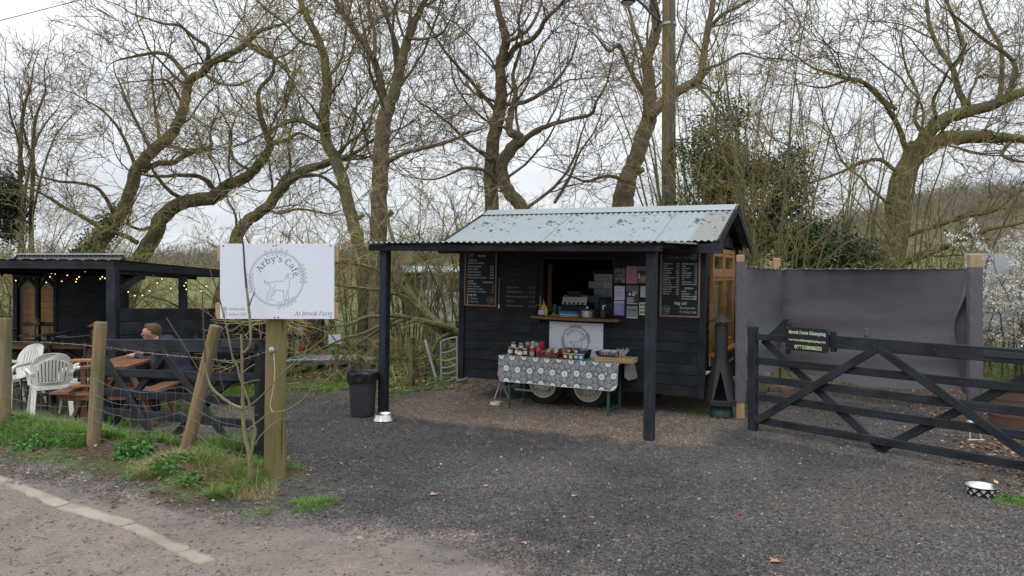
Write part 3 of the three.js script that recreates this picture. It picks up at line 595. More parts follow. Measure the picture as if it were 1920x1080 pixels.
for (const [spec, D, seed, label] of [
  ['38,620,6 40,444,5 38,330,4.2 40,250,3.6 44,205,3 56,165,2', 17, 21, 'slender bare tree at the shelter roof, leftmost trunk in the photo'],
  ['70,620,5 58,420,4.4 62,330,3.6 62,276,3.2 67,222,2.6 84,175,1.8', 17.6, 22, 'slender bare sapling tree between leftmost trunk and ivy-clad oak'],
]) { const t = new Tree('slender_tree', label, 'tree', seed, { dens: 1.6, bark: mAlder, twigMat: mTwigRed, up: 0.12, maxLen: 1.1, levels: 2 }); t.limb(spec, D, 0, 0, 0.25); t.limb(spec.split(' ').slice(2).map((s, i) => { const [x, y, r] = s.split(',').map(Number); return [x - 16 * i + 8, y + 6 * i, r * 0.7].join(); }).join(' '), D, 0, -1, 0.2); t.limb(spec.split(' ').slice(1).map((s, i) => { const [x, y, r] = s.split(',').map(Number); return [x + 13 * i, y + 10 * i, r * 0.7].join(); }).join(' '), D, 0, 1, 0.2); t.done(); }
{ // the fallen willow: mossy limbs sprawling out from behind the trailer
  const t = new Tree('fallen_willow', 'sprawling mossy fallen willow limbs beside the galvanised gate', 'tree', 23, { dens: 2.0, bark: mHazel, twigMat: mTwigOlive, up: 0.05, maxLen: 1.6, levels: 2 });
  t.limb('880,650,12 858,634,11 832,618,11 813,602,10 791,580,9 770,555,8.5 750,520,7 742,490,5.5 735,440,3.5', 12.6, 0, -0.2, 0.4);
  t.limb('868,628,9 840,614,8 810,606,7 775,598,6 745,592,5.5 715,593,5 687,594,4.2 655,608,3 620,612,2', 12.5, 0, -1.2, 0.35);
  t.limb('745,594,5 720,606,4.4 690,622,3.8 644,636,3 600,655,2 560,672,1.4', 12.2, 0, -1, 0.3);
  t.limb('760,600,5 715,617,4.4 685,635,3.6 664,650,3 640,672,2', 12.2, 0, -0.7, 0.3);
  t.limb('800,598,5 765,560,4.4 720,545,4 680,540,3.2 630,535,2', 12.4, 0, -0.6, 0.3);
  t.limb('775,562,4 730,520,3.4 690,500,2.8 640,492,2', 12.4, 0, -0.4, 0.3);
  t.limb('800,590,4 790,540,3.4 800,500,2.8 825,460,2', 12.5, 0, 0.5, 0.3);
  t.limb('795,602,6 806,640,6 815,680,5 822,700,4.5', 12.4, 0, 0.2, 0.6);
  t.limb('848,622,5 820,640,4 800,690,3', 12.4, 0, -0.3, 0.5);
  t.done();
}
// thickets: many arching stems from one root
function thicket(name, label, category, base, n, h, spread, seed, o = {}) {
  const t = new Tree(name, label, category, seed, { dens: 1.5, bark: mHazel, twigMat: mTwigOlive, twigs: SPRAYS, cell: 9, bcell: 9, up: 0.02, gnarl: 0.14, levels: 1, twigStep: 0.17, twigLen: 0.55, ...o }), r = t.r;
  const stems = new Acc();
  for (let k = 0; k < n; k++) {
    const a = r() * 6.28, q = Math.sqrt(r()), b = base.clone().add(V(Math.cos(a) * q * spread * 0.4, 0, Math.sin(a) * q * spread * 0.4));
    const H = h * (0.55 + 0.5 * r()), out = V(Math.cos(a), 0, Math.sin(a)).multiplyScalar(spread * (0.25 + 0.75 * r()) * (o.arch ?? 1));
    const pts = [], m = 9; for (let i = 0; i <= m; i++) { const s = i / m; pts.push(b.clone().add(V(out.x * s * s + (r() - 0.5) * 0.07, H * (s - (o.droop ?? 0.25) * s * s * s), out.z * s * s + (r() - 0.5) * 0.07))); }
    const rad = (o.stemR ?? 0.016) * (0.5 + 0.8 * r());
    if (o.parts) part(t.t, 'stem', new Acc().tube(pts, (s) => rad * (1 - 0.75 * s), 6).geo(), t.o.bark); else stems.tube(pts, (s) => rad * (1 - 0.75 * s), 4);
    t.children(pts, (s) => rad * (1 - 0.75 * s), H, o.levels ?? 1, o.t0 ?? 0.2);
    t.twig(pts[m], pts[m].clone().sub(pts[m - 1]), 0.6);
  }
  if (!o.parts) { part(t.t, 'stems', stems.geo(), t.o.bark).userData.kind = 'stuff'; }
  return t;
}
const G2 = (x, D) => at((x - 960) / F * D, D);          // ground under a photograph column at a depth
[['tangled bare bush behind the timber shelter roof, at the photo edge', 10, 14.8, 34, 2.9, 1.7],
 ['tangled bare bush left of the ivy-clad oak, behind the shelter', 110, 15.4, 32, 2.6, 1.7],
 ['tangled bare bush between the two oak trunks, above the shelter roof', 235, 18, 14, 1.8, 1.4],
 ['brown bare bush behind the shelter, under the arching oak trunk', 350, 18, 14, 1.9, 1.4],
 ['brown bare bush behind the shelter, next to the cafe name board', 430, 14.4, 24, 2.3, 1.4],
 ['bare thicket behind the cafe name board and red trestle legs', 560, 16, 24, 3.0, 1.6],
 ['bare olive thicket at the foot of the slim wavy tree', 660, 14.6, 26, 3.4, 1.5],
 ['bare olive thicket behind the canopy post, by the forked tree', 770, 14.8, 22, 3.2, 1.4],
 ['bare thicket close to the cafe wall, over the galvanised gate', 855, 14.4, 20, 3.2, 1.2],
 ['tall bare thicket behind the cafe roof, at the far end of its ridge', 890, 15, 20, 4.2, 1.7],
 ['tall bare thicket behind the cafe roof ridge, between the twisted and knobbly trees', 1050, 15.4, 22, 4.3, 1.8],
 ['tall tangled thicket rising behind the shelter at the photo edge', 55, 14.6, 30, 4.6, 1.9],
 ['tall tangled thicket behind the shelter, in front of the ivy-clad trunk', 165, 15.2, 24, 3.8, 1.8],
 ['bare thicket rising behind the upper edge of the name board', 500, 15.2, 24, 3.9, 1.8],
].forEach(([label, x, D, n, h, s], i) => thicket('thicket', label, 'bush', G2(x, D), n, h, s, 60 + i, { stemR: 0.02 }).done());
thicket('bramble', 'low tangle of bramble stems beside the galvanised gate', 'bramble', G2(790, 12.2), 26, 1.1, 1.0, 80, { droop: 0.6, levels: 1, twigLen: 0.4, stemR: 0.008 }).done();
thicket('bramble', 'low brambles at the foot of the forked tree', 'bramble', G2(690, 13), 22, 0.9, 1.1, 81, { droop: 0.6, levels: 1, twigLen: 0.4, stemR: 0.008 }).done();
thicket('bramble', 'twiggy undergrowth behind the grey sheets and red trestle', 'bramble', G2(600, 14.5), 26, 1.2, 1.6, 82, { droop: 0.5, levels: 1, twigLen: 0.45, stemR: 0.008 }).done();
// hazel rods beyond the trailer and the screen
[['coppiced hazel with long upright rods beside the utility pole', 1300, 14.2, 16, 7.0, 1.5],
 ['coppiced hazel with long rods behind the end of the trailer', 1375, 13.2, 18, 6.8, 1.5],
 ['coppiced hazel with long rods in front of the dark evergreen', 1440, 12.8, 18, 6.6, 1.5],
 ['coppiced hazel with long rods above the back panel of the screen', 1545, 13.2, 17, 6.4, 1.7],
 ['thin hazel rods growing against the mossy oak trunk', 1660, 12.8, 12, 4.8, 1.5],
 ['thin hazel rods in front of the mossy oak, towards the blossom', 1770, 12.6, 10, 4.2, 1.7],
].forEach(([label, x, D, n, h, s], i) => thicket('hazel', label, 'hazel', G2(x, D), n, h, s, 90 + i, { parts: true, droop: 0.04, stemR: 0.024, levels: 2, dens: 1.3, twigs: SPRAYS_STRAIGHT, twigStep: 0.25, twigLen: 0.7, up: 0.1, gnarl: 0.1, t0: 0.22, lenK: 0.3, maxLen: 1.5 }).done());
[['twiggy undergrowth behind the screen panel, beside the mossy oak', 1600, 13.6, 24, 1.9, 1.6],
 ['twiggy undergrowth behind the screen corner post', 1470, 13.5, 20, 2.1, 1.4],
 ['twiggy bush under the low mossy limb beyond the screen', 1800, 12.6, 22, 2.4, 1.5],
 ['tall pale thicket behind the mossy oak, at the far side of its trunk', 1740, 17, 26, 4.2, 2.0],
 ['tall pale thicket behind the blossom at the photo edge', 1880, 15.5, 26, 4.0, 1.9],
 ['tall pale thicket between the evergreen and the mossy oak', 1590, 17.5, 24, 4.4, 2.0],
].forEach(([label, x, D, n, h, s], i) => thicket('thicket', label, 'bush', G2(x, D), n, h, s, 110 + i).done());
// dark evergreen behind the trailer end
function evergreen(name, label, spec, n, seed, col, size, clump = 0.28) {
  const t = thing(name, label, 'evergreen'), r = rngOf(seed), leaf = leafCluster(seed + 1, size, 16, clump), l = [], c = [], stems = new Acc();
  for (const [x, y, D, rx, ry, k] of spec) {
    const c0 = P(x, y, D), RX = rx * D / F, RY = ry * D / F, sub = [];
    for (let i = 0; i < 16; i++) sub.push([rv(r).multiplyScalar(0.35 + 0.6 * r()), 0.22 + 0.2 * r()]);
    for (let i = 0; i < n * k; i++) { const [s, q] = sub[Math.floor(r() * 16)], p = s.clone().addScaledVector(rv(r), q * Math.cbrt(r())); p.set(p.x * RX, p.y * RY, p.z * RX * 0.8).add(c0); l.push(mat4(p, rv(r), r() * 6.28, 0.7 + 0.6 * r())); const g = 0.55 + 0.9 * r(); c.push(rgb(col[0] * g, col[1] * g, col[2] * g)); }
    for (const [s] of sub) { const e = V(s.x * RX, s.y * RY, s.z * RX * 0.8).add(c0), b = V(c0.x, c0.y - RY * 0.8, c0.z); stems.tube(smooth([b, b.clone().lerp(e, 0.5).add(rv(r).multiplyScalar(0.2)), e], 6), (q) => 0.03 * (1 - 0.7 * q), 4); }
  }
  part(t, 'branches', stems.geo(), mOak).userData.kind = 'stuff';
  instances(t, 'leaves', leaf, std({ roughness: 0.4, side: THREE.DoubleSide }), l, null, c);
}
evergreen('holly_tree', 'dark evergreen holly behind the trailer end and screen', [[1335, 340, 14.6, 70, 105, 0.55], [1425, 390, 14.4, 90, 100, 0.8], [1365, 265, 14.8, 62, 75, 0.26], [1300, 440, 14.4, 55, 60, 0.35], [1500, 450, 14, 70, 60, 0.35], [1470, 340, 14.6, 60, 70, 0.2]], 800, 131, [0.040, 0.056, 0.022], 0.06, 0.22);
evergreen('ivy_bush', 'dark ivy mound behind the shelter at the photo edge', [[15, 390, 17, 45, 70, 1]], 420, 141, [0.03, 0.042, 0.018], 0.06);
evergreen('young_bush', 'low green leaved bush behind the back panel of the screen', [[1600, 480, 13, 45, 26, 0.4], [1540, 470, 13.2, 30, 30, 0.3]], 420, 151, [0.055, 0.085, 0.03], 0.05);
{ // blackthorn in white blossom at the frame edge
  const t = thicket('blossom_bush', 'blackthorn bush covered in white blossom beside the screen post', 'bush', G2(1925, 10.8), 22, 3.2, 1.0, 161, { droop: 0.35, dens: 2.2, levels: 1, bark: mOak, twigMat: mTwig });
  t.done();
  const r = t.r, fl = leafCluster(163, 0.026, 10, 0.05), l = [], c = [];
  for (const [p, d, s] of t.tw) for (let k = 0; k < 11; k++) { if (r() < 0.2) continue; l.push(mat4(p.clone().addScaledVector(d.clone().normalize(), s * r()).addScaledVector(rv(r), 0.10 * s), rv(r), r() * 6, 0.7 + 0.8 * r())); const g = 0.85 + 0.15 * r(); c.push(rgb(0.78 * g, 0.78 * g, 0.74 * g)); }
  instances(t.t, 'blossom', fl, std({ roughness: 0.8, side: THREE.DoubleSide }), l, null, c);
}
{ // a scatter of the first small leaves among the hazel rods
  const r = rngOf(171), l = [], c = [], fl = leafCluster(172, 0.03, 8, 0.12);
  for (let i = 0; i < 700; i++) { const D = 12.6 + r() * 2, p = P(1270 + r() * 330, 240 + r() * 250, D); l.push(mat4(p, rv(r), r() * 6, 0.6 + 0.6 * r())); const g = 0.7 + 0.6 * r(); c.push(rgb(0.19 * g, 0.24 * g, 0.06 * g)); }
  tag(instances(scene, 'young_leaves', fl, std({ roughness: 0.6, side: THREE.DoubleSide }), l, 'first pale green leaves opening on the hazel rods', c), null, 'leaves');
}
{ // bare woodland on the ridge
  const r = rngOf(181), lists = SPRAYS.map(() => []), cols = SPRAYS.map(() => []);
  for (let i = 0; i < 8500; i++) {
    const D = 130 + Math.pow(r(), 0.8) * 150, X = (r() * 2 - 1) * 0.85 * D, k = Math.floor(r() * 5), p = at(X, D), s = 3.4 + 2.8 * r();
    p.y -= 0.8; const g = 0.7 + 0.6 * r(), grn = r() > 0.95;
    lists[k].push(mat4(p, V((r() - 0.5) * 1.1, 1, (r() - 0.5) * 1.1), r() * 6.28, s * 1.3, s, s * 1.3)); cols[k].push(grn ? rgb(0.09 * g, 0.11 * g, 0.05 * g) : rgb(0.215 * g, 0.185 * g, 0.135 * g));
  }
  const w = new THREE.Group(); w.name = 'woodland'; scene.add(w); tag(w, 'distant bare brown woodland along the ridge', 'woodland', null, 'stuff');
  lists.forEach((l, k) => instances(w, 'far_trees', SPRAYS[k], std({ roughness: 1 }), l, null, cols[k]));
  const hl = thing('hedge', 'far brown field hedge beyond the shelter', 'hedge'), hl2 = SPRAYS.map(() => []);
  for (let i = 0; i < 700; i++) { const X = -48 + r() * 70, D = 58 + 3 * r(); hl2[i % 5].push(mat4(at(X, D), V((r() - 0.5) * 0.6, 1, (r() - 0.5) * 0.6), r() * 6, 1.2 + r() * 1.0)); }
  hl2.forEach((l, k) => instances(hl, 'twigs', SPRAYS[k], mTwigOlive, l));
}

// ---------------------------------------------------------------- the cafe: a clad trailer with a canopy
const cafe = thing('cafe_trailer', 'black weatherboarded cafe trailer with corrugated roof, serving hatch and canopy on posts', 'cafe trailer', TO.clone(), -TA);
cafe.rotation.set(0, -TA, -0.017, 'YXZ');
cafe.updateMatrixWorld(true);
const CI = cafe.matrixWorld.clone().invert();
function onCafe(px, py, z = 0) { // trailer coordinates of a photograph pixel on the plane z
  const o = V(0, EYE, 0).applyMatrix4(CI), d = P(px, py, 1).applyMatrix4(CI).sub(o); return o.addScaledVector(d, (z - o.z) / d.z);
}
const cafeW = (x, y, z) => V(x, y, z).applyMatrix4(cafe.matrixWorld);
function onCafeThing(name, label, category, x, y, z, group, turn = 0) { const t = thing(name, label, category, cafeW(x, y, z), 0, group); t.rotation.set(0, -TA + turn, -0.017, 'YXZ'); return t; }
const HX0 = 1.155, HX1 = 2.14, HY0 = 1.10, HY1 = 1.9, WB = 0.28, WT = 2.06, LEN = 3.2, WID = 2.2;
{
  const board = (x0, x1, y, h, z = 0) => { const w = x1 - x0; const g = cb(w - 0.004, h, 0.02, 0.003); tf(g, (x0 + x1) / 2, y, z + 0.008, -0.075, 0, (R0() - 0.5) * 0.004); part(cafe, 'board', g, anyBlack()); };
  const ph = 0.128;
  for (let y = WB + 0.065; y < WT; y += ph) {
    if (y > HY0 - 0.02 && y < HY1) { board(0.04, HX0, y, 0.14); board(HX1, 3.16, y, 0.14); }
    else { const s = 1.4 + 0.5 * Math.sin(y * 31); board(0.04, s, y, 0.14); board(s, 3.16, y, 0.14); }
  }
  // end wall and gable boards (towards the screen)
  const endBoard = (z0, z1, y, h) => { const g = cb(z1 - z0 - 0.004, h, 0.02, 0.003); tf(g, 0, 0, 0, 0.075, 0, 0); tf(g, LEN + 0.008, y, (z0 + z1) / 2, 0, Math.PI / 2, 0); part(cafe, 'board', g, anyBlack()); };
  for (let y = WB + 0.065; y < 2.5; y += ph) {
    let z0 = -WID + 0.05, z1 = -0.05;
    if (y > WT - 0.02) { const k = (2.56 - y - 0.05) / 0.5 * 1.08; z0 = -1.1 - k; z1 = -1.1 + k; if (z1 - z0 < 0.15) continue; }
    if (y > 0.70 && y < 2.06) { endBoard(-0.30, z1, y, 0.14); endBoard(z0, -1.87, y, 0.14); } else endBoard(z0, z1, y, 0.14);
  }
  // far end and back, boards hidden from here: plain lining, with the floor and the ceiling
  const w2 = MB[0];
  part(cafe, 'end_wall', box(0.03, WT - WB, WID - 0.06, 0.015, (WB + WT) / 2, -WID / 2, 0.004), w2);
  part(cafe, 'back_wall', box(LEN - 0.06, WT - WB, 0.03, LEN / 2, (WB + WT) / 2, -WID + 0.015, 0.004), w2);
  part(cafe, 'floor_frame', merge([box(LEN - 0.02, 0.08, WID - 0.06, LEN / 2, WB + 0.045, -WID / 2, 0.01), box(0.06, 0.1, WID - 0.3, 0.6, WB - 0.05, -WID / 2), box(0.06, 0.1, WID - 0.3, 2.6, WB - 0.05, -WID / 2)]), mBlack);
  part(cafe, 'ceiling', box(LEN - 0.08, 0.02, WID - 0.08, LEN / 2, WT + 0.005, -WID / 2), w2);
  // inner lining behind the boards so that the inside is closed
  part(cafe, 'lining', merge([box(HX0 - 0.06, WT - WB, 0.012, HX0 / 2 + 0.01, (WB + WT) / 2, -0.022), box(LEN - HX1 - 0.06, WT - WB, 0.012, (LEN + HX1) / 2, (WB + WT) / 2, -0.022), box(HX1 - HX0, HY0 - WB, 0.012, (HX0 + HX1) / 2, (WB + HY0) / 2, -0.022), box(HX1 - HX0, WT - HY1, 0.012, (HX0 + HX1) / 2, (HY1 + WT) / 2, -0.022),
    box(0.012, WT - WB, 0.26, LEN - 0.022, (WB + WT) / 2, -0.17), box(0.012, WT - WB, 0.3, LEN - 0.022, (WB + WT) / 2, -2.03), box(0.012, 0.4, 1.55, LEN - 0.022, WB + 0.2, -1.09)]), w2);
  // corner trims
  for (const [x, z] of [[0.0, 0.012], [LEN, 0.012], [LEN, -WID]]) part(cafe, 'corner_trim', box(0.085, WT - WB + 0.06, 0.075, x, (WB + WT) / 2 + 0.01, z - 0.012, 0.005), anyBlack());
  // hatch lining
  part(cafe, 'hatch_frame', merge([box(0.04, HY1 - HY0, 0.1, HX0 + 0.012, (HY0 + HY1) / 2, -0.02), box(0.04, HY1 - HY0, 0.1, HX1 - 0.012, (HY0 + HY1) / 2, -0.02), box(HX1 - HX0 - 0.02, 0.04, 0.1, (HX0 + HX1) / 2, HY1 - 0.01, -0.02)]), MB[0]);
  part(cafe, 'hatch_post', box(0.05, 0.62, 0.04, 1.205, 1.5, -0.15), mBrown);
  // counter shelf with a waney front edge
  { const s = new THREE.Shape(), x0 = 1.08, x1 = 2.22; s.moveTo(x0, -0.35); s.lineTo(x0, 0.10); for (let i = 0; i <= 24; i++) { const t = i / 24; s.lineTo(lerp(x0, x1, t), 0.10 + 0.13 * Math.pow(Math.sin(Math.PI * (0.08 + 0.84 * t)), 0.7) + 0.006 * Math.sin(t * 40)); } s.lineTo(x1, -0.35); s.closePath();
    const g = new THREE.ExtrudeGeometry(s, { depth: 0.026, bevelEnabled: true, bevelSize: 0.004, bevelThickness: 0.004, bevelSegments: 1 }); g.rotateX(Math.PI / 2); part(cafe, 'counter', tf(g, 0, HY0 + 0.045, 0), std({ map: paleWoodMap, bumpMap: grainBump, bumpScale: 0.001, roughness: 0.55, color: rgb(0.42, 0.36, 0.31) })); }
  // inside: a tiled back wall, worktop and shelf
  const mTile = [0, 1, 2].map((k) => std({ color: rgb(0.38 + 0.05 * k, 0.44 + 0.05 * k, 0.47 + 0.05 * k), roughness: 0.3 }));
  for (let j = 0; j < 6; j++) for (let i = 0; i < 8; i++) part(cafe, 'tile', box(0.196, 0.096, 0.008, 1.60 + i * 0.2 + (j % 2) * 0.08, 1.14 + j * 0.1, -0.80, 0.002), mTile[(i * 5 + j * 3) % 3]);
  part(cafe, 'tile_backing', box(1.62, 0.8, 0.02, 2.35, 1.35, -0.818), MB[0]);
  part(cafe, 'worktop', box(2.9, 0.04, 0.5, 1.62, 1.02, -0.54), MB[2]);
  // the canopy
  const zf = 1.45;
  part(cafe, 'post', box(0.098, 2.05, 0.098, -0.235, 0.91, zf, 0.006), MB[3]);
  part(cafe, 'post', box(0.098, 2.08, 0.098, 2.985, 0.935, zf - 0.01, 0.006), MB[3]);
  part(cafe, 'beam', box(3.52, 0.075, 0.05, 1.35, 1.965, zf + 0.078, 0.005), MB[2]);
  part(cafe, 'beam', box(3.4, 0.075, 0.045, 1.35, 1.972, 0.075, 0.005), MB[0]);
  part(cafe, 'fascia', box(0.62, 0.11, 0.03, 3.14, 2.0, 0.16, 0.004), MB[3]);
  for (let k = 0; k < 5; k++) part(cafe, 'rafter', bar(V(-0.2 + k * 0.8, 2.0, zf + 0.04), V(-0.2 + k * 0.8, 2.03, 0.1), 0.045, 0.07), MB[0]);
}
// corrugated sheets
const roofMap = dataTex(1024, 512, (u, v) => { // 1 m of u across the ribs, 1.2 m of v down the slope
  const n = fbm(u * 6, v * 6, 4, 6, 6, 201), st = fbm(u * 26, v * 3, 3, 26, 3, 203), sp = sstep(0.675, 0.715, fbm(u * 22, v * 26, 3, 22, 26, 207)) * sstep(0.42, 0.55, fbm(u * 5, v * 4, 3, 5, 4, 209)), dirt = sstep(0.6, 0.8, fbm(u * 4, v * 8, 4, 4, 8, 211));
  let c = mix3([0.24, 0.28, 0.295], [0.315, 0.36, 0.375], 0.25 + n * 0.4 + st * 0.3);
  c = mix3(c, [0.27, 0.29, 0.28], dirt * 0.3); return mix3(c, [0.025, 0.025, 0.022], sp * 0.95);
});
roofMap.repeat.set(1, 0.8);
const mRoof = std({ map: roofMap, roughness: 0.52, metalness: 0.1 });
const mRoofRust = std({ map: roofMap, roughness: 0.6, color: rgb(0.86, 0.77, 0.66) });
const mRoofGrey = std({ map: roofMap, roughness: 0.6, color: rgb(0.45, 0.40, 0.35) });
function corrugated(x0, x1, a, b, pitch = 0.076, amp = 0.009) { // a sheet between a (top) and b (foot), x along
  const n = Math.round((x1 - x0) / pitch * 8), dn = b.clone().sub(a), L = dn.length(), nrm = V(0, -dn.z, dn.y).normalize(); if (nrm.y < 0) nrm.negate();
  return sheet(n, 3, (u, v) => { const x = lerp(x0, x1, u), w = amp * Math.sin(x / pitch * 6.2832); return V(x, lerp(a.y, b.y, v) + nrm.y * w, lerp(a.z, b.z, v) + nrm.z * w); }, (u, v) => [lerp(x0, x1, u), v * L]);
}
{
  const rx0 = -0.22, rx1 = 3.40, top = V(0, 2.585, -1.1), foot = V(0, 2.085, 0.17), back = V(0, 2.085, -2.37);
  const nS = 5, w = (rx1 - rx0) / nS;
  for (let k = 0; k < nS; k++) { const o = (k % 2) * 0.004; for (const e of [foot, back]) part(cafe, 'roof_sheet', corrugated(rx0 + k * w - (k ? 0.03 : 0), rx0 + (k + 1) * w - (k === nS - 1 ? 0.30 : 0), top.clone().setY(top.y + o), e.clone().setY(e.y + o)), mRoof); }
  for (const e of [foot, back]) part(cafe, 'roof_sheet', corrugated(rx1 - 0.33, rx1, top.clone().setY(top.y + 0.006), e.clone().setY(e.y + 0.006)), mRoofRust, 'rusty brown end sheet of the roof');
  for (let k = 0; k < 5; k++) part(cafe, 'canopy_sheet', corrugated(-0.43 + k * 0.72 - (k ? 0.03 : 0), -0.43 + (k + 1) * 0.72, V(0, 2.062 + (k % 2) * 0.004, 0.10), V(0, 2.022 + (k % 2) * 0.004, 1.62)), k === 4 ? mRoofGrey : mRoof);
  // ridge capping and barge boards
  const cap = []; for (const s of [1, -1]) cap.push(sheet(1, 4, (u, v) => { const t = v * 0.20; return V(lerp(rx0 - 0.01, rx1 + 0.01, u), 2.612 - t * 0.40 - (v === 1 ? 0.006 : 0), -1.1 + s * t); }, (u, v) => [u * 3.6, v * 0.2]));
  part(cafe, 'ridge_cap', merge(cap), std({ color: rgb(0.32, 0.36, 0.375), roughness: 0.5, metalness: 0.15, bumpMap: fineNoise, bumpScale: 0.001 }));
  for (const x of [rx0 + 0.01, rx1 - 0.005]) for (const s of [1, -1]) part(cafe, 'barge_board', bar(V(x, 2.555, -1.1 + s * 0.01), V(x, 2.055, -1.1 + s * 1.26), 0.022, 0.105), anyBlack());
  part(cafe, 'roof_lining', merge([1, -1].map((s) => bar(V(1.59, 2.545, -1.1 + s * 0.02), V(1.59, 2.06, -1.1 + s * 1.2), 3.4, 0.016))), MB[0]);
}
// end window
{
  const x = LEN + 0.02, z0 = -0.32, z1 = -1.85, y0 = 0.76, y1 = 2.03, yt = 1.70, zm = (z0 + z1) / 2;
  const w = part(cafe, 'window', merge([box(0.07, 0.055, z0 - z1, x, y1 - 0.027, zm), box(0.07, 0.055, z0 - z1, x, y0 + 0.027, zm), box(0.075, 0.06, z0 - z1 - 0.1, x, yt, zm), ...[z0 - 0.03, zm, z1 + 0.03].map((z) => box(0.072, y1 - y0 - 0.11, 0.06, x, (y0 + y1) / 2, z))]), mFrame);
  const mGlass = new THREE.MeshPhysicalMaterial({ color: 0xffffff, transmission: 1, roughness: 0.03, thickness: 0, ior: 1.5 });
  for (const [a, b] of [[z0 - 0.06, zm + 0.03], [zm - 0.03, z1 + 0.06]]) for (const [c, d] of [[y0 + 0.055, yt - 0.03], [yt + 0.03, y1 - 0.055]]) {
    const cz = (a + b) / 2, hy = d - c, wz = a - b, t = 0.045;
    part(w, 'sash', merge([box(0.045, t, wz, x + 0.006, c + t / 2, cz), box(0.045, t, wz, x + 0.006, d - t / 2, cz), box(0.045, hy - 2 * t, t, x + 0.006, (c + d) / 2, a - t / 2), box(0.045, hy - 2 * t, t, x + 0.006, (c + d) / 2, b + t / 2)]), mFrame);
    part(w, 'pane', box(0.006, hy - 2 * t, wz - 2 * t, x + 0.004, (c + d) / 2, cz, 0.001), mGlass);
    const curtain = sheet(24, 1, (u, v) => V(x - 0.14 + 0.012 * Math.sin(u * 40), lerp(d, c, v), lerp(a, b, u)));
    if (c < 1) part(w, 'curtain', curtain, new THREE.MeshPhysicalMaterial({ color: rgb(0.55, 0.56, 0.46), roughness: 0.95, transmission: 0.55, thickness: 0, side: THREE.DoubleSide }));
  }
  part(w, 'sill', box(0.15, 0.045, z0 - z1 + 0.1, x + 0.045, y0 - 0.022, zm, 0.006), mFrame);
}
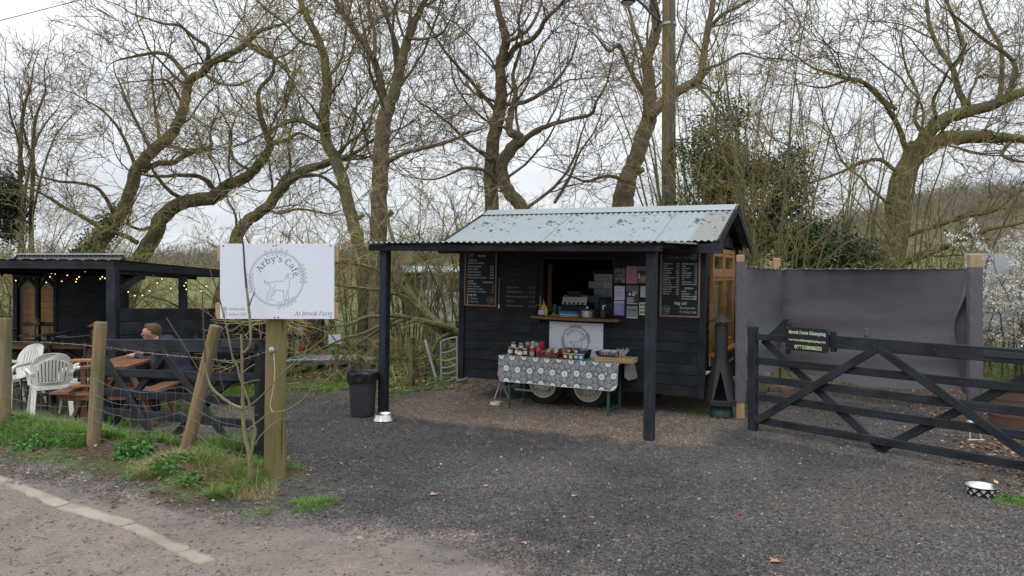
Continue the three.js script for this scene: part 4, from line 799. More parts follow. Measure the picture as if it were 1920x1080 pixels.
// running gear
{
  for (const [x, holes] of [[1.2, 0], [1.81, 1]]) {
    const wz = 0.015, cy = 0.285;
    const tyre = lathe([[0.165, -0.085], [0.19, -0.092], [0.255, -0.09], [0.278, -0.07], [0.284, -0.03], [0.284, 0.03], [0.278, 0.07], [0.255, 0.09], [0.19, 0.092], [0.165, 0.085]], 40); tyre.rotateX(Math.PI / 2);
    const whl = part(cafe, 'wheel', tf(tyre, x, cy, wz - 0.09), mTyre);
    const rim = [];
    const prof = lathe([[0.165, 0.088], [0.186, 0.094], [0.19, 0.086], [0.178, 0.07], [0.165, 0.055], [0.155, 0.05]], 40).rotateX(Math.PI / 2); rim.push(prof);
    const disc = new THREE.Shape().absarc(0, 0, 0.158, 0, Math.PI * 2); const nH = holes ? 14 : 8;
    for (let k = 0; k < nH; k++) { const a = k / nH * 6.2832, h = new THREE.Path(); if (holes) h.absarc(0.115 * Math.cos(a), 0.115 * Math.sin(a), 0.014, 0, Math.PI * 2); else h.absellipse(0.112 * Math.cos(a), 0.112 * Math.sin(a), 0.013, 0.026, 0, Math.PI * 2, false, a); disc.holes.push(h); }
    const dg = new THREE.ExtrudeGeometry(disc, { depth: 0.006, bevelEnabled: true, bevelSize: 0.003, bevelThickness: 0.003, bevelSegments: 1, curveSegments: 24 }), q = dg.attributes.position; // dished
    for (let i = 0; i < q.count; i++) { const r = Math.hypot(q.getX(i), q.getY(i)); q.setZ(i, q.getZ(i) + 0.046 + 0.035 * sstep(0.14, 0.085, r) - 0.03 * sstep(0.06, 0.035, r)); } dg.computeVertexNormals(); rim.push(dg);
    const hub = lathe([[0.0, 0.062], [0.022, 0.06], [0.03, 0.05], [0.032, 0.02]], 18).rotateX(Math.PI / 2); rim.push(hub);
    for (let k = 0; k < 5; k++) { const a = k / 5 * 6.2832; rim.push(tf(new THREE.CylinderGeometry(0.009, 0.009, 0.02, 6).rotateX(Math.PI / 2), 0.052 * Math.cos(a), 0.052 * Math.sin(a), 0.045)); }
    part(whl, 'rim', tf(merge(rim), x, cy, wz - 0.09), mCream, holes ? 'steel rim with a ring of round holes' : 'cream rim with slotted holes');
    part(cafe, 'wheel_recess', box(0.58, 0.02, 0.25, x, 0.585, -0.13), mBlackMetal);
  }
  part(cafe, 'mudguard', merge([box(0.03, 0.28, 0.22, 0.88, 0.33, -0.12), box(0.03, 0.22, 0.22, 2.12, 0.4, -0.12)]), mBlackMetal);
  part(cafe, 'axle_beam', box(1.2, 0.06, 0.06, 1.5, 0.28, -0.34), mBlackMetal);
  part(cafe, 'end_handle', merge([rodG(V(0.10, 1.24, 0.05), V(0.10, 1.40, 0.05), 0.007), rodG(V(0.10, 1.25, 0.02), V(0.10, 1.25, 0.05), 0.006), rodG(V(0.10, 1.39, 0.02), V(0.10, 1.39, 0.05), 0.006)]), mGalv);
  part(cafe, 'waste_pipe', tubeG(smooth([V(3.24, 0.56, -0.05), V(3.28, 0.555, -0.2), V(3.28, 0.56, -0.9), V(3.27, 0.57, -1.7)], 14), 0.022, 8), plain(0.65, 0.63, 0.57, 0.5));
  const plate = onCafe(1334, 684, 0.0);
  part(cafe, 'number_plate', tf(cb(0.012, 0.11, 0.3, 0.004), LEN + 0.035, 0.66, -0.42, 0, 0, 0), std({ map: canvasTex(256, 96, (c, w, h) => { c.fillStyle = '#c9cbc8'; c.fillRect(0, 0, w, h); c.fillStyle = '#3a3c40'; c.font = 'bold 60px sans-serif'; c.fillText('MV', 90, 70); c.fillRect(190, 20, 10, 56); }), roughness: 0.5 }));
  part(cafe, 'outdoor_lamp', merge([box(0.05, 0.03, 0.03, LEN + 0.06, 2.115, -0.28), rodG(V(LEN + 0.03, 2.12, -0.28), V(LEN + 0.12, 2.125, -0.24), 0.008)]), mGalv);
  part(cafe, 'pull_cord', merge([rodG(V(0.565, 1.27, 0.035), V(0.565, 1.62, 0.035), 0.0025, 5), box(0.022, 0.055, 0.008, 0.565, 1.245, 0.035, 0.002)]), plain(0.6, 0.6, 0.58, 0.6));
}
// ---------------------------------------------------------------- lettering and logos
let PAPER = '#fff';
function wreath(c, R, lw, col) { // the ring with four sprigs of leaves
  c.strokeStyle = col; c.lineWidth = lw;
  for (const k of [1, 0.955]) { c.beginPath(); c.arc(0, 0, R * k, 0, 6.2832); c.stroke(); }
  for (const [a0, a1] of [[-2.1, -1.2], [-0.62, 0.12], [0.75, 1.5], [2.55, 3.3]]) for (let i = 0; i < 5; i++) {
    const a = lerp(a0, a1, (i + 0.5) / 5), x = Math.cos(a) * R * 0.98, y = Math.sin(a) * R * 0.98;
    for (const s of [-1, 1]) { c.save(); c.translate(x, y); c.rotate(a + Math.PI / 2 + s * 0.9 + (s > 0 ? 0 : 0)); c.fillStyle = PAPER; c.beginPath(); c.ellipse(R * 0.075, 0, R * 0.075, R * 0.034, 0, 0, 6.2832); c.fill(); c.stroke(); c.restore(); }
  }
}
function arcText(c, txt, R, a0, a1, font, col) {
  c.font = font; c.fillStyle = col; const ws = [...txt].map((ch) => c.measureText(ch).width), tot = ws.reduce((a, b) => a + b, 0); let s = 0;
  [...txt].forEach((ch, i) => { const a = lerp(a0, a1, (s + ws[i] / 2) / tot); c.save(); c.rotate(a + Math.PI / 2); c.fillText(ch, -ws[i] / 2, -R); c.restore(); s += ws[i]; });
}
function dogLine(c, s, lw, col) { // a standing dog in outline, head raised to one side
  c.save(); c.scale(s, s); c.strokeStyle = col; c.lineWidth = lw / s; c.lineJoin = c.lineCap = 'round';
  const path = (p) => { c.beginPath(); c.moveTo(p[0], p[1]); for (let i = 2; i < p.length; i += 4) i + 3 < p.length ? c.quadraticCurveTo(p[i], p[i + 1], p[i + 2], p[i + 3]) : c.lineTo(p[i], p[i + 1]); c.stroke(); };
  path([-52, -16, -46, -6, -22, -9, -4, -15, 22, -13, 30, -18, 36, -34, 40, -47, 52, -44, 60, -42, 66, -36, 68, -30, 60, -25, 54, -26, 50, -22, 48, -8, 50, 4, 44, 14]);
  path([-52, -16, -50, 0, -30, 0, -26, 4, -29, 18, -30, 28, -40, 36, -40, 46, -44, 60, -36, 66, -34, 60]);
  path([-34, 60, -34, 44, -22, 34, -14, 26, -10, 22, -8, 40, -22, 44, -24, 56, -24, 62, -14, 64, -12, 58]);
  path([-10, 20, 8, 24, 26, 24, 25, 42, 26, 58, 26, 64, 36, 64, 34, 56, 36, 40, 40, 22]); path([34, 58, 44, 64, 46, 58, 42, 40, 44, 14]);
  path([40, -44, 36, -30, 42, -24, 48, -28, 44, -40]); path([-6, -2, -14, 8, -22, 22]);
  c.restore();
}
function cafeLogo(c, cx, cy, R, lw, ink = '#2c333d') {
  c.save(); c.translate(cx, cy); wreath(c, R, lw, ink); arcText(c, 'Arby\u2019s Caf\u00e8', R * 0.62, -2.78, -0.10, `${Math.round(R * 0.31)}px serif`, ink); c.translate(R * 0.02, R * 0.22); dogLine(c, R / 110, lw, ink); c.restore();
}
function social(c, x, y, s, ink, fb) { c.strokeStyle = c.fillStyle = ink; c.lineWidth = s * 0.07; c.beginPath(); c.arc(x, y, s * 0.5, 0, 6.2832); c.stroke(); if (fb) { c.font = `bold ${s * 0.75}px sans-serif`; c.fillText('f', x - s * 0.13, y + s * 0.28); } else { c.strokeRect(x - s * 0.26, y - s * 0.26, s * 0.52, s * 0.52); c.beginPath(); c.arc(x, y, s * 0.13, 0, 6.2832); c.stroke(); } }
function flat(w, h) { const g = new THREE.PlaneGeometry(w, h); return g; }
// ---------------------------------------------------------------- boards and papers on the front wall
const chalkBg = (c, w, h) => { c.fillStyle = '#15181b'; c.fillRect(0, 0, w, h); for (let i = 0; i < 260; i++) { c.fillStyle = `rgba(150,155,160,${0.012 + 0.02 * hash2(i, 1, 3)})`; c.beginPath(); c.ellipse(hash2(i, 2) * w, hash2(i, 3) * h, 10 + 60 * hash2(i, 4), 6 + 20 * hash2(i, 5), hash2(i, 6) * 3, 0, 6.3); c.fill(); } };
function chalk(c, rows, x, y, dy, font, col = '#c9ccc9') { c.font = font; c.fillStyle = col; rows.forEach((r, i) => r && c.fillText(r, x, y + i * dy)); }
const roundel = (c, x, y, r) => { c.strokeStyle = '#c9ccc9'; c.lineWidth = 4; c.setLineDash([10, 4]); c.beginPath(); c.arc(x, y, r, 0, 6.2832); c.stroke(); c.setLineDash([]); chalk(c, ['Arby\u2019s'], x - r * 0.62, y - r * 0.1, 0, `italic ${r * 0.55}px serif`); chalk(c, ['Caf\u00e8'], x - r * 0.5, y + r * 0.5, 0, `italic ${r * 0.55}px serif`); };
function framed(name, label, x0, x1, y0, y1, tex) {
  const w = x1 - x0, h = y1 - y0, t = onCafeThing(name, label, 'chalkboard', x0 + w / 2, y0, 0.03), f = 0.022;
  part(t, 'board_face', tf(flat(w - 2 * f, h - 2 * f), 0, h / 2, 0.008), std({ map: tex, roughness: 0.75 }));
  part(t, 'backing', box(w - 2 * f, h - 2 * f, 0.006, 0, h / 2, 0.002, 0.001), mBlackMetal);
  const fm = std({ map: paleWoodMap, bumpMap: grainBump, bumpScale: 0.001, roughness: 0.7, color: rgb(0.62, 0.55, 0.56) });
  part(t, 'frame', merge([box(w, f, 0.022, 0, f / 2, 0.008), box(w, f, 0.022, 0, h - f / 2, 0.008), box(f, h - 2 * f, 0.02, -w / 2 + f / 2, h / 2, 0.008), box(f, h - 2 * f, 0.02, w / 2 - f / 2, h / 2, 0.008)]), fm);
  return t;
}
framed('menu_chalkboard', 'framed food menu chalkboard with a roundel in its lower corner, by the trailer\u2019s end handle', 0.045, 0.53, 1.235, 2.0, canvasTex(512, 820, (c, w, h) => {
  chalkBg(c, w, h); const f = 'bold 30px sans-serif';
  roundel(c, 78, 66, 46); chalk(c, ['MENU'], 200, 100, 0, 'bold 44px serif');
  chalk(c, ['TOASTED'], 40, 165, 0, 'bold 34px sans-serif'); chalk(c, ['BUTTIES & TOASTIES'], 24, 205, 0, 'bold 30px sans-serif');
  chalk(c, ['BACON & SAUSAGE', 'HAM & CHEESE', 'CHEESE & TOMATO', 'BRIE & CRANBERRY', 'CHEESE & BEAN ON TOAST'], 20, 255, 42, 'bold 27px sans-serif'); chalk(c, ['5.50', '5.00', '5.50', '6.00', '6.50'], 420, 255, 42, f);
  chalk(c, ['JACKET', 'POTATOES'], 30, 480, 36, 'bold 30px sans-serif'); chalk(c, ['SANDWICHES'], 290, 492, 0, 'bold 28px sans-serif');
  chalk(c, ['\u2022CHEESE   5.00 \u2022EGG', '\u2022CHEESE HAM   5.50 \u2022BEEF', '\u2022CHEESE BEANS   5.50 \u2022BACON'], 14, 555, 40, 'bold 24px sans-serif'); chalk(c, ['4.5', '5.0', '5.5'], 455, 555, 40, 'bold 24px sans-serif');
  chalk(c, ['tag us!'], 44, 690, 0, 'bold 44px cursive, sans-serif'); social(c, 44, 728, 30, '#c9ccc9', 0); chalk(c, ['arbyscafe'], 66, 740, 0, '32px sans-serif'); social(c, 44, 776, 30, '#c9ccc9', 1); chalk(c, ['Arbys Caf\u00e8'], 66, 788, 0, '32px sans-serif');
  roundel(c, 432, 748, 54);
}));
framed('menu_chalkboard', 'framed drinks menu chalkboard with prices and extras, near the wooden window', 2.705, 3.175, 1.20, 2.0, canvasTex(512, 860, (c, w, h) => {
  chalkBg(c, w, h); chalk(c, ['Drinks Menu'], 90, 105, 0, '56px serif', '#6d7478'); roundel(c, 440, 66, 52);
  chalk(c, ['AMERICANO', 'LATTE', 'CAPPUCCINO', 'ESPRESSO', 'FLAT WHITE', 'MOCHA', 'BREAKFAST TEA', 'MINT TEA', 'GREEN TEA', 'CHAI LATTE', 'HOT CHOCOLATE', 'BABYCCINO', 'ICED LATTE', 'MATCHA'], 16, 180, 31, 'bold 22px sans-serif');
  chalk(c, ['2.70', '3.00', '3.00', '2.30', '3.00', '3.30', '2.00', '2.00', '2.00', '3.30', '3.30', '1.50', '3.50', '4.00'], 200, 180, 31, 'bold 22px sans-serif');
  chalk(c, ['BOTTLED WATER', 'COKE', 'DIET COKE', 'FANTA', 'GINGER BEER', 'FRUIT SHOOT', 'ICED SODA', 'TEA', 'ORANGE JUICE', 'SPARKLING WATER'], 280, 180, 30, 'bold 21px sans-serif');
  chalk(c, ['1.50', '1.50', '1.50', '1.50', '2.00', '1.50', '1.70', '1.50', '1.80', '2.00'], 452, 180, 30, 'bold 21px sans-serif');
  chalk(c, ['EXTRAS :'], 318, 508, 0, 'bold 34px sans-serif'); chalk(c, ['SYRUP', 'OAT MILK', 'MARSHMALLOWS', 'WHIPPED CREAM'], 280, 548, 32, 'bold 25px sans-serif'); chalk(c, ['.50', '.30', '.30', '.30'], 460, 548, 32, 'bold 24px sans-serif');
  chalk(c, ['tag us!'], 180, 715, 0, 'bold 56px cursive, sans-serif'); social(c, 278, 756, 34, '#c9ccc9', 0); chalk(c, ['arbyscafe'], 302, 770, 0, '40px sans-serif'); social(c, 278, 812, 34, '#c9ccc9', 1); chalk(c, ['Arbys Caf\u00e8'], 302, 826, 0, '40px sans-serif');
  roundel(c, 66, 790, 52);
}));
{
  const t = onCafeThing('specials_board', 'unframed black chalkboard with five specials and prices, beside the serving hatch', 'chalkboard', 0.86, 1.19, 0.03);
  part(t, 'board_face', tf(flat(0.5, 0.62), 0, 0.31, 0.007), std({ map: canvasTex(512, 640, (c, w, h) => { c.fillStyle = '#101316'; c.fillRect(0, 0, w, h); chalk(c, ['Taco Tuesday', 'Special  Menu', 'Served 12 to 3'], 90, 90, 74, 'italic 30px serif', '#3f464a'); chalk(c, ['Veggie tacos', 'Chilli beef tacos', 'Ham & pea soup roll', 'Nachos', 'Pulled pork bun'], 60, 330, 62, 'italic 32px serif', '#8b9295'); chalk(c, ['£ 5.50', '£ 6.00', '£ 4.50', '£ 4.00', '£ 6.50'], 395, 330, 62, 'italic 30px serif', '#8b9295'); }), roughness: 0.8 }));
  part(t, 'backing', box(0.5, 0.62, 0.01, 0, 0.31, 0, 0.002), mBlackMetal);
}
{
  const t = onCafeThing('name_board', 'white cafe name panel fixed under the serving counter', 'sign', 1.648, 0.56, 0.03);
  part(t, 'panel_face', tf(flat(0.716, 0.52), 0, 0.26, 0.006), std({ map: canvasTex(716, 520, (c, w, h) => { c.fillStyle = '#dfe3ea'; c.fillRect(0, 0, w, h); PAPER = '#dfe3ea'; cafeLogo(c, w * 0.5, 222, 178, 4, '#2e3238'); }), roughness: 0.45 }));
  part(t, 'backing', box(0.716, 0.52, 0.01, 0, 0.26, 0, 0.002), plain(0.7, 0.72, 0.76));
  for (const [x, y] of [[-0.345, 0.44], [0.345, 0.44]]) part(t, 'screw', tf(new THREE.CylinderGeometry(0.007, 0.007, 0.004, 8).rotateX(Math.PI / 2), x, y, 0.009), mBlackMetal);
}
// posters to the side of the hatch
[
  ['dark green poster, first of the top row beside the hatch', 1152, 503, 1172, 530, (c, w, h) => { c.fillStyle = '#4d5f50'; c.fillRect(0, 0, w, h); for (let i = 0; i < 40; i++) { c.fillStyle = ['#2d3a32', '#8d9a7f', '#66785f', '#1f2a26'][i % 4]; c.fillRect(hash2(i, 61) * w, hash2(i, 62) * h, 6 + 22 * hash2(i, 63), 6 + 26 * hash2(i, 64)); } }],
  ['plain dusky pink poster in the top row', 1174.5, 499, 1194, 532, (c, w, h) => { c.fillStyle = '#b0707f'; c.fillRect(0, 0, w, h); c.fillStyle = '#c5909b'; c.fillRect(0, h * 0.45, w, 3); c.fillRect(8, h * 0.2, w * 0.6, 2); }],
  ['brown photo poster partly hidden by the canopy post', 1195.5, 499, 1213, 531, (c, w, h) => { c.fillStyle = '#7d6a60'; c.fillRect(0, 0, w, h); c.fillStyle = '#2c2422'; c.fillRect(0, h * 0.25, w, h * 0.3); c.fillStyle = '#c8beb4'; c.fillRect(w * 0.1, h * 0.42, w * 0.15, h * 0.3); c.fillStyle = '#a3877a'; c.fillRect(w * 0.4, h * 0.6, w * 0.5, h * 0.3); }],
  ['pale lilac notice above the purple notice', 1152.5, 536, 1171, 563, (c, w, h) => { c.fillStyle = '#c9c3d6'; c.fillRect(0, 0, w, h); c.fillStyle = '#8f88a0'; for (let i = 0; i < 9; i++) c.fillRect(14, 24 + i * 13, w - 28 - 30 * hash2(i, 7), 4); c.fillStyle = '#e6e3ee'; c.fillRect(0, h * 0.3, w, 5); }],
  ['purple notice at the bottom of the first poster column', 1151.5, 564, 1170, 591.5, (c, w, h) => { c.fillStyle = '#8484c4'; c.fillRect(0, 0, w, h); c.fillStyle = '#bcbce4'; c.fillRect(0, 0, w, h * 0.16); for (let i = 0; i < 7; i++) c.fillRect(16, h * 0.3 + i * 14, w - 32 - 30 * hash2(i, 8), 4); }],
  ['dark poster with an orange shape and pale lines of text', 1174, 535, 1197, 572.5, (c, w, h) => { c.fillStyle = '#5d5f60'; c.fillRect(0, 0, w, h * 0.3); c.fillStyle = '#1e3a40'; c.fillRect(0, h * 0.3, w, h * 0.7); c.fillStyle = '#c58f4e'; c.beginPath(); c.ellipse(w * 0.7, h * 0.36, w * 0.22, h * 0.09, 0.2, 0, 6.3); c.fill(); c.fillStyle = '#d6d9d6'; c.beginPath(); c.arc(w * 0.3, h * 0.45, w * 0.11, 0, 6.3); c.arc(w * 0.6, h * 0.48, w * 0.1, 0, 6.3); c.fill(); for (let i = 0; i < 6; i++) c.fillRect(12, h * 0.62 + i * 9, w * (0.4 + 0.3 * hash2(i, 4)), 4); c.fillRect(12, h * 0.9, w * 0.85, 7); }],
  ['grey poster with a blue patch, lowest in the middle column', 1175, 573.5, 1195.5, 597, (c, w, h) => { c.fillStyle = '#8a8c8f'; c.fillRect(0, 0, w, h); c.fillStyle = '#3f6db3'; c.fillRect(8, h * 0.25, w * 0.3, h * 0.16); c.fillStyle = '#4a4c50'; c.fillRect(w * 0.45, h * 0.25, w * 0.45, h * 0.15); c.fillStyle = '#d8d8d8'; c.fillRect(0, h * 0.92, w, h * 0.08); }],
  ['small pale green notice beside the canopy post', 1201, 536.5, 1211, 557.5, (c, w, h) => { c.fillStyle = '#b6c6bd'; c.fillRect(0, 0, w, h); c.fillStyle = '#8ca396'; for (let i = 0; i < 8; i++) c.fillRect(10, 20 + i * 20, w - 24, 5); }],
  ['small white notice with green pictures, lowest by the canopy post', 1199, 567, 1211.5, 591, (c, w, h) => { c.fillStyle = '#ccd2c4'; c.fillRect(0, 0, w, h); for (let j = 0; j < 3; j++) for (let i = 0; i < 2; i++) { c.fillStyle = ['#4f6b45', '#8f8a45', '#6d4f38'][j]; c.fillRect(14 + i * w * 0.45, 20 + j * h * 0.3, w * 0.34, h * 0.2); } }],
].forEach(([label, ax, ay, bx, by, draw]) => {
  const a = onCafe(ax, ay, 0.035), b = onCafe(bx, by, 0.035), w = b.x - a.x, h = a.y - b.y;
  const t = onCafeThing('poster', label, 'poster', (a.x + b.x) / 2, b.y, 0.033, 'posters beside the hatch');
  part(t, 'print', tf(flat(w, h), 0, h / 2, 0.0025), std({ map: canvasTex(128, Math.round(128 * h / w), draw), roughness: 0.5 }));
  part(t, 'backing', box(w, h, 0.003, 0, h / 2, 0, 0.0005), plain(0.5, 0.5, 0.5));
});

// ---------------------------------------------------------------- the table in front and what stands on it
const TZ0 = 0.03, TZ1 = 0.52, TX0 = 0.83, TX1 = 2.36, TY = 0.665;
{
  const t = onCafeThing('folding_table', 'folding trestle table with green metal legs under a patterned oilcloth', 'table', (TX0 + TX1) / 2, 0, (TZ0 + TZ1) / 2);
  const hw = (TX1 - TX0) / 2, hd = (TZ1 - TZ0) / 2, g = (x, z) => -0.02 + 0.017 * ((TX0 + TX1) / 2 + x) - 0.0;
  part(t, 'table_top', box(2 * hw - 0.02, 0.024, 2 * hd - 0.02, 0, TY - 0.016, 0), mOrange);
  for (const x of [-hw + 0.13, hw - 0.12]) {
    for (const z of [-hd + 0.03, hd - 0.03]) part(t, 'leg', box(0.03, TY - 0.03 - g(x), 0.03, x, (TY - 0.03 + g(x)) / 2, z, 0.004), mGreenPaint);
    part(t, 'leg_brace', box(0.02, 0.02, 2 * hd - 0.09, x, 0.12, 0), mGreenPaint);
    part(t, 'leg_brace', box(0.02, 0.02, 2 * hd - 0.09, x, 0.47, 0), mGreenPaint);
  }
  part(t, 'stretcher', box(0.5, 0.02, 0.02, -hw + 0.35, 0.22, 0), mGalv);
}
const clothMap = canvasTex(1024, 1024, (c, w, h) => { // 0.6 m square of white daisies and rosettes on grey
  c.fillStyle = '#62676c'; c.fillRect(0, 0, w, h);
  const r = rngOf(301), wrap = (x, y, R, f) => { for (const i of [-1, 0, 1]) for (const j of [-1, 0, 1]) if (x + i * w > -R && x + i * w < w + R && y + j * h > -R && y + j * h < h + R) { c.save(); c.translate(x + i * w, y + j * h); f(); c.restore(); } };
  const petals = (R, n, col, pr) => { c.fillStyle = col; for (let k = 0; k < n; k++) { const a = k / n * 6.2832; c.beginPath(); c.arc(Math.cos(a) * R * 0.66, Math.sin(a) * R * 0.66, R * pr, 0, 6.2832); c.fill(); } c.beginPath(); c.arc(0, 0, R * 0.66, 0, 6.2832); c.fill(); };
  const daisy = (R) => { petals(R, 9, '#e3e6e5', 0.33); c.fillStyle = '#6a6f74'; for (let k = 0; k < 8; k++) { const a = k / 8 * 6.2832; c.beginPath(); c.arc(Math.cos(a) * R * 0.36, Math.sin(a) * R * 0.36, R * 0.10, 0, 6.2832); c.fill(); } c.beginPath(); c.arc(0, 0, R * 0.13, 0, 6.2832); c.fill(); };
  const ring = (R) => { c.strokeStyle = '#a9aeb0'; c.lineWidth = R * 0.16; for (const k of [0.9, 0.55]) { c.beginPath(); c.arc(0, 0, R * k, 0, 6.2832); c.stroke(); } c.fillStyle = '#b4b8b9'; for (let k = 0; k < 12; k++) { const a = k / 12 * 6.2832; c.beginPath(); c.arc(Math.cos(a) * R * 0.72, Math.sin(a) * R * 0.72, R * 0.09, 0, 6.2832); c.fill(); } c.beginPath(); c.arc(0, 0, R * 0.25, 0, 6.2832); c.fill(); };
  const star = (R) => { c.fillStyle = '#c8cccc'; c.beginPath(); for (let k = 0; k < 12; k++) { const a = k / 12 * 6.2832, q = k % 2 ? R * 0.55 : R; c.lineTo(Math.cos(a) * q, Math.sin(a) * q); } c.fill(); c.strokeStyle = '#62676c'; c.lineWidth = R * 0.09; for (let k = 0; k < 3; k++) { const a = k / 3 * Math.PI; c.beginPath(); c.moveTo(-Math.cos(a) * R * 0.7, -Math.sin(a) * R * 0.7); c.lineTo(Math.cos(a) * R * 0.7, Math.sin(a) * R * 0.7); c.stroke(); } };
  const done = [], put = (x, y, R, f) => { for (const [a, b, q] of done) { let dx = Math.abs(a - x), dy = Math.abs(b - y); dx = Math.min(dx, w - dx); dy = Math.min(dy, h - dy); if (Math.hypot(dx, dy) < (q + R) * 1.02) return false; } done.push([x, y, R]); wrap(x, y, R * 1.2, () => f(R)); return true; };
  for (let j = 0; j < 3; j++) for (let i = 0; i < 3; i++) put((i + 0.25 + 0.5 * (j % 2) + 0.1 * r()) * w / 3, (j + 0.4 + 0.12 * r()) * h / 3, 84, daisy);
  for (let k = 0; k < 400; k++) put(r() * w, r() * h, 62, ring);
  for (let k = 0; k < 500; k++) put(r() * w, r() * h, 52, star);
  for (let k = 0; k < 600; k++) put(r() * w, r() * h, 34, ring);
  for (let k = 0; k < 700; k++) put(r() * w, r() * h, 13, (R) => { c.fillStyle = '#d3d6d5'; c.beginPath(); c.arc(0, 0, R * 0.7, 0, 6.2832); c.fill(); });
});
clothMap.wrapS = clothMap.wrapT = THREE.RepeatWrapping; clothMap.repeat.set(1 / 0.46, 1 / 0.46);
{
  const t = onCafeThing('tablecloth', 'grey and white flower patterned oilcloth hanging down the table front', 'tablecloth', (TX0 + TX1) / 2, TY, (TZ0 + TZ1) / 2);
  const hw = (TX1 - TX0) / 2 + 0.005, hd = (TZ1 - TZ0) / 2 + 0.004, m = std({ map: clothMap, roughness: 0.42, side: THREE.DoubleSide }), drop = 0.315, rc = 0.09;
  part(t, 'top', box(2 * hw, 0.004, 2 * hd, 0, 0.0, 0, 0.0015), m);
  // front drop: rounded lower corners, slightly wavy
  const front = sheet(60, 14, (u, v) => { const x = lerp(-hw, hw, u), e = Math.min(x + hw, hw - x), low = e < rc ? drop - (rc - Math.sqrt(Math.max(0, rc * rc - (rc - e) ** 2))) * 1.0 : drop; const y = -low * v; return V(x, y + 0.001, hd + 0.004 + 0.012 * v * Math.sin(x * 9 + 1) + 0.006 * v * Math.sin(x * 23) + 0.01 * v); }, (u, v) => [lerp(-hw, hw, u) + 3, 3 - drop * v]);
  part(t, 'front_drop', front, m);
  const hemPts = []; for (let i = 0; i <= 60; i++) { const k = (14 * 61 + i) * 3; hemPts.push(V(front.attributes.position.array[k], front.attributes.position.array[k + 1], front.attributes.position.array[k + 2])); }
  part(t, 'hem', tubeG(hemPts, 0.0035, 5), plain(0.5, 0.51, 0.5, 0.7));
  const side = sheet(10, 8, (u, v) => { const z = lerp(hd * 0.45, -hd, u), e = Math.min(hd * 0.45 - z, z + hd), low = 0.22 - Math.max(0, rc - e) * 0.6; return V(hw + 0.03 + 0.06 * u * v, -low * v, z - 0.09 * u); }, (u, v) => [u * 0.4 + 3, 2 - v * 0.2]);
  part(t, 'end_drop', side, std({ color: rgb(0.26, 0.26, 0.25), roughness: 0.6, side: THREE.DoubleSide }));
}
const onTable = (name, label, category, px, py, dz, group) => { // set on the table top where the pixel's column meets depth TZ
  const q = onCafe(px, py, dz); return onCafeThing(name, label, category, q.x, TY + 0.003, dz, group);
};
// jars with white labels
{
  const proto = onTable('jam_jar', 'jam jar', 'jar', 957, 660, 0.33, 'white labelled jars on the table');
  const prof = lathe([[0, 0.001], [0.027, 0.001], [0.031, 0.006], [0.031, 0.058], [0.029, 0.066], [0.025, 0.071], [0.025, 0.075], [0, 0.075]], 18);
  part(proto, 'glass', prof, std({ color: rgb(0.20, 0.10, 0.05), roughness: 0.12 }));
  part(proto, 'paper_label', new THREE.CylinderGeometry(0.0318, 0.0318, 0.042, 20, 1, true).translate(0, 0.035, 0), std({ color: rgb(0.78, 0.77, 0.72), roughness: 0.7, side: THREE.DoubleSide }));
  const lid = part(proto, 'lid', lathe([[0, 0.09], [0.026, 0.09], [0.0285, 0.087], [0.0285, 0.072], [0.026, 0.072]], 18), std({ color: rgb(0.33, 0.30, 0.16), roughness: 0.35, metalness: 0.4 }));
  proto.userData.label = 'jam jar with gold lid at the end of the jars, nearest the cloth corner';
  const lids = [[0.33, 0.30, 0.16], [0.5, 0.48, 0.42], [0.28, 0.3, 0.12], [0.06, 0.05, 0.05], [0.5, 0.48, 0.42], [0.5, 0.46, 0.4]];
  [[970, 663, 0.36, 'jam jar with pale lid in the front row, second from the cloth corner'], [963, 660, 0.26, 'jam jar with greenish lid, back row behind the two end jars', 0.06],
   [975, 664, 0.44, 'jam jar standing foremost, below the others'], [985, 660, 0.36, 'jam jar in the middle of the front row', 0], [978, 658, 0.24, 'jam jar at the back beside the small bottle', 0.05]].forEach(([x, y, z, l, up], i) => {
    const c = copyOf(proto, 'jam_jar', l), q = onCafe(x, y, z); c.position.copy(cafeW(q.x, TY + 0.003 + (up ?? 0), z)); const m = c.children[2]; m.material = std({ color: rgb(...lids[i + 1]), roughness: 0.35, metalness: 0.3 });
  });
  const rk = onTable('display_riser', 'low black stepped riser carrying the back row of jars and cans', 'stand', 985, 660, 0.25);
  part(rk, 'step', box(0.36, 0.05, 0.1, 0.03, 0.025, 0, 0.004), mBlackMetal); part(rk, 'step', box(0.36, 0.006, 0.24, 0.03, 0.003, 0.05, 0.002), mBlackMetal);
  const b = onTable('small_bottle', 'small clear bottle with grey cap behind the jars', 'bottle', 975, 655, 0.20);
  part(b, 'bottle_body', lathe([[0, 0.051], [0.02, 0.051], [0.021, 0.056], [0.021, 0.10], [0.012, 0.115], [0.011, 0.12], [0, 0.12]], 14), std({ color: rgb(0.4, 0.42, 0.42), roughness: 0.15 })); part(b, 'cap', lathe([[0.013, 0.12], [0.013, 0.135], [0, 0.135]], 12), plain(0.4, 0.4, 0.4, 0.4));
}
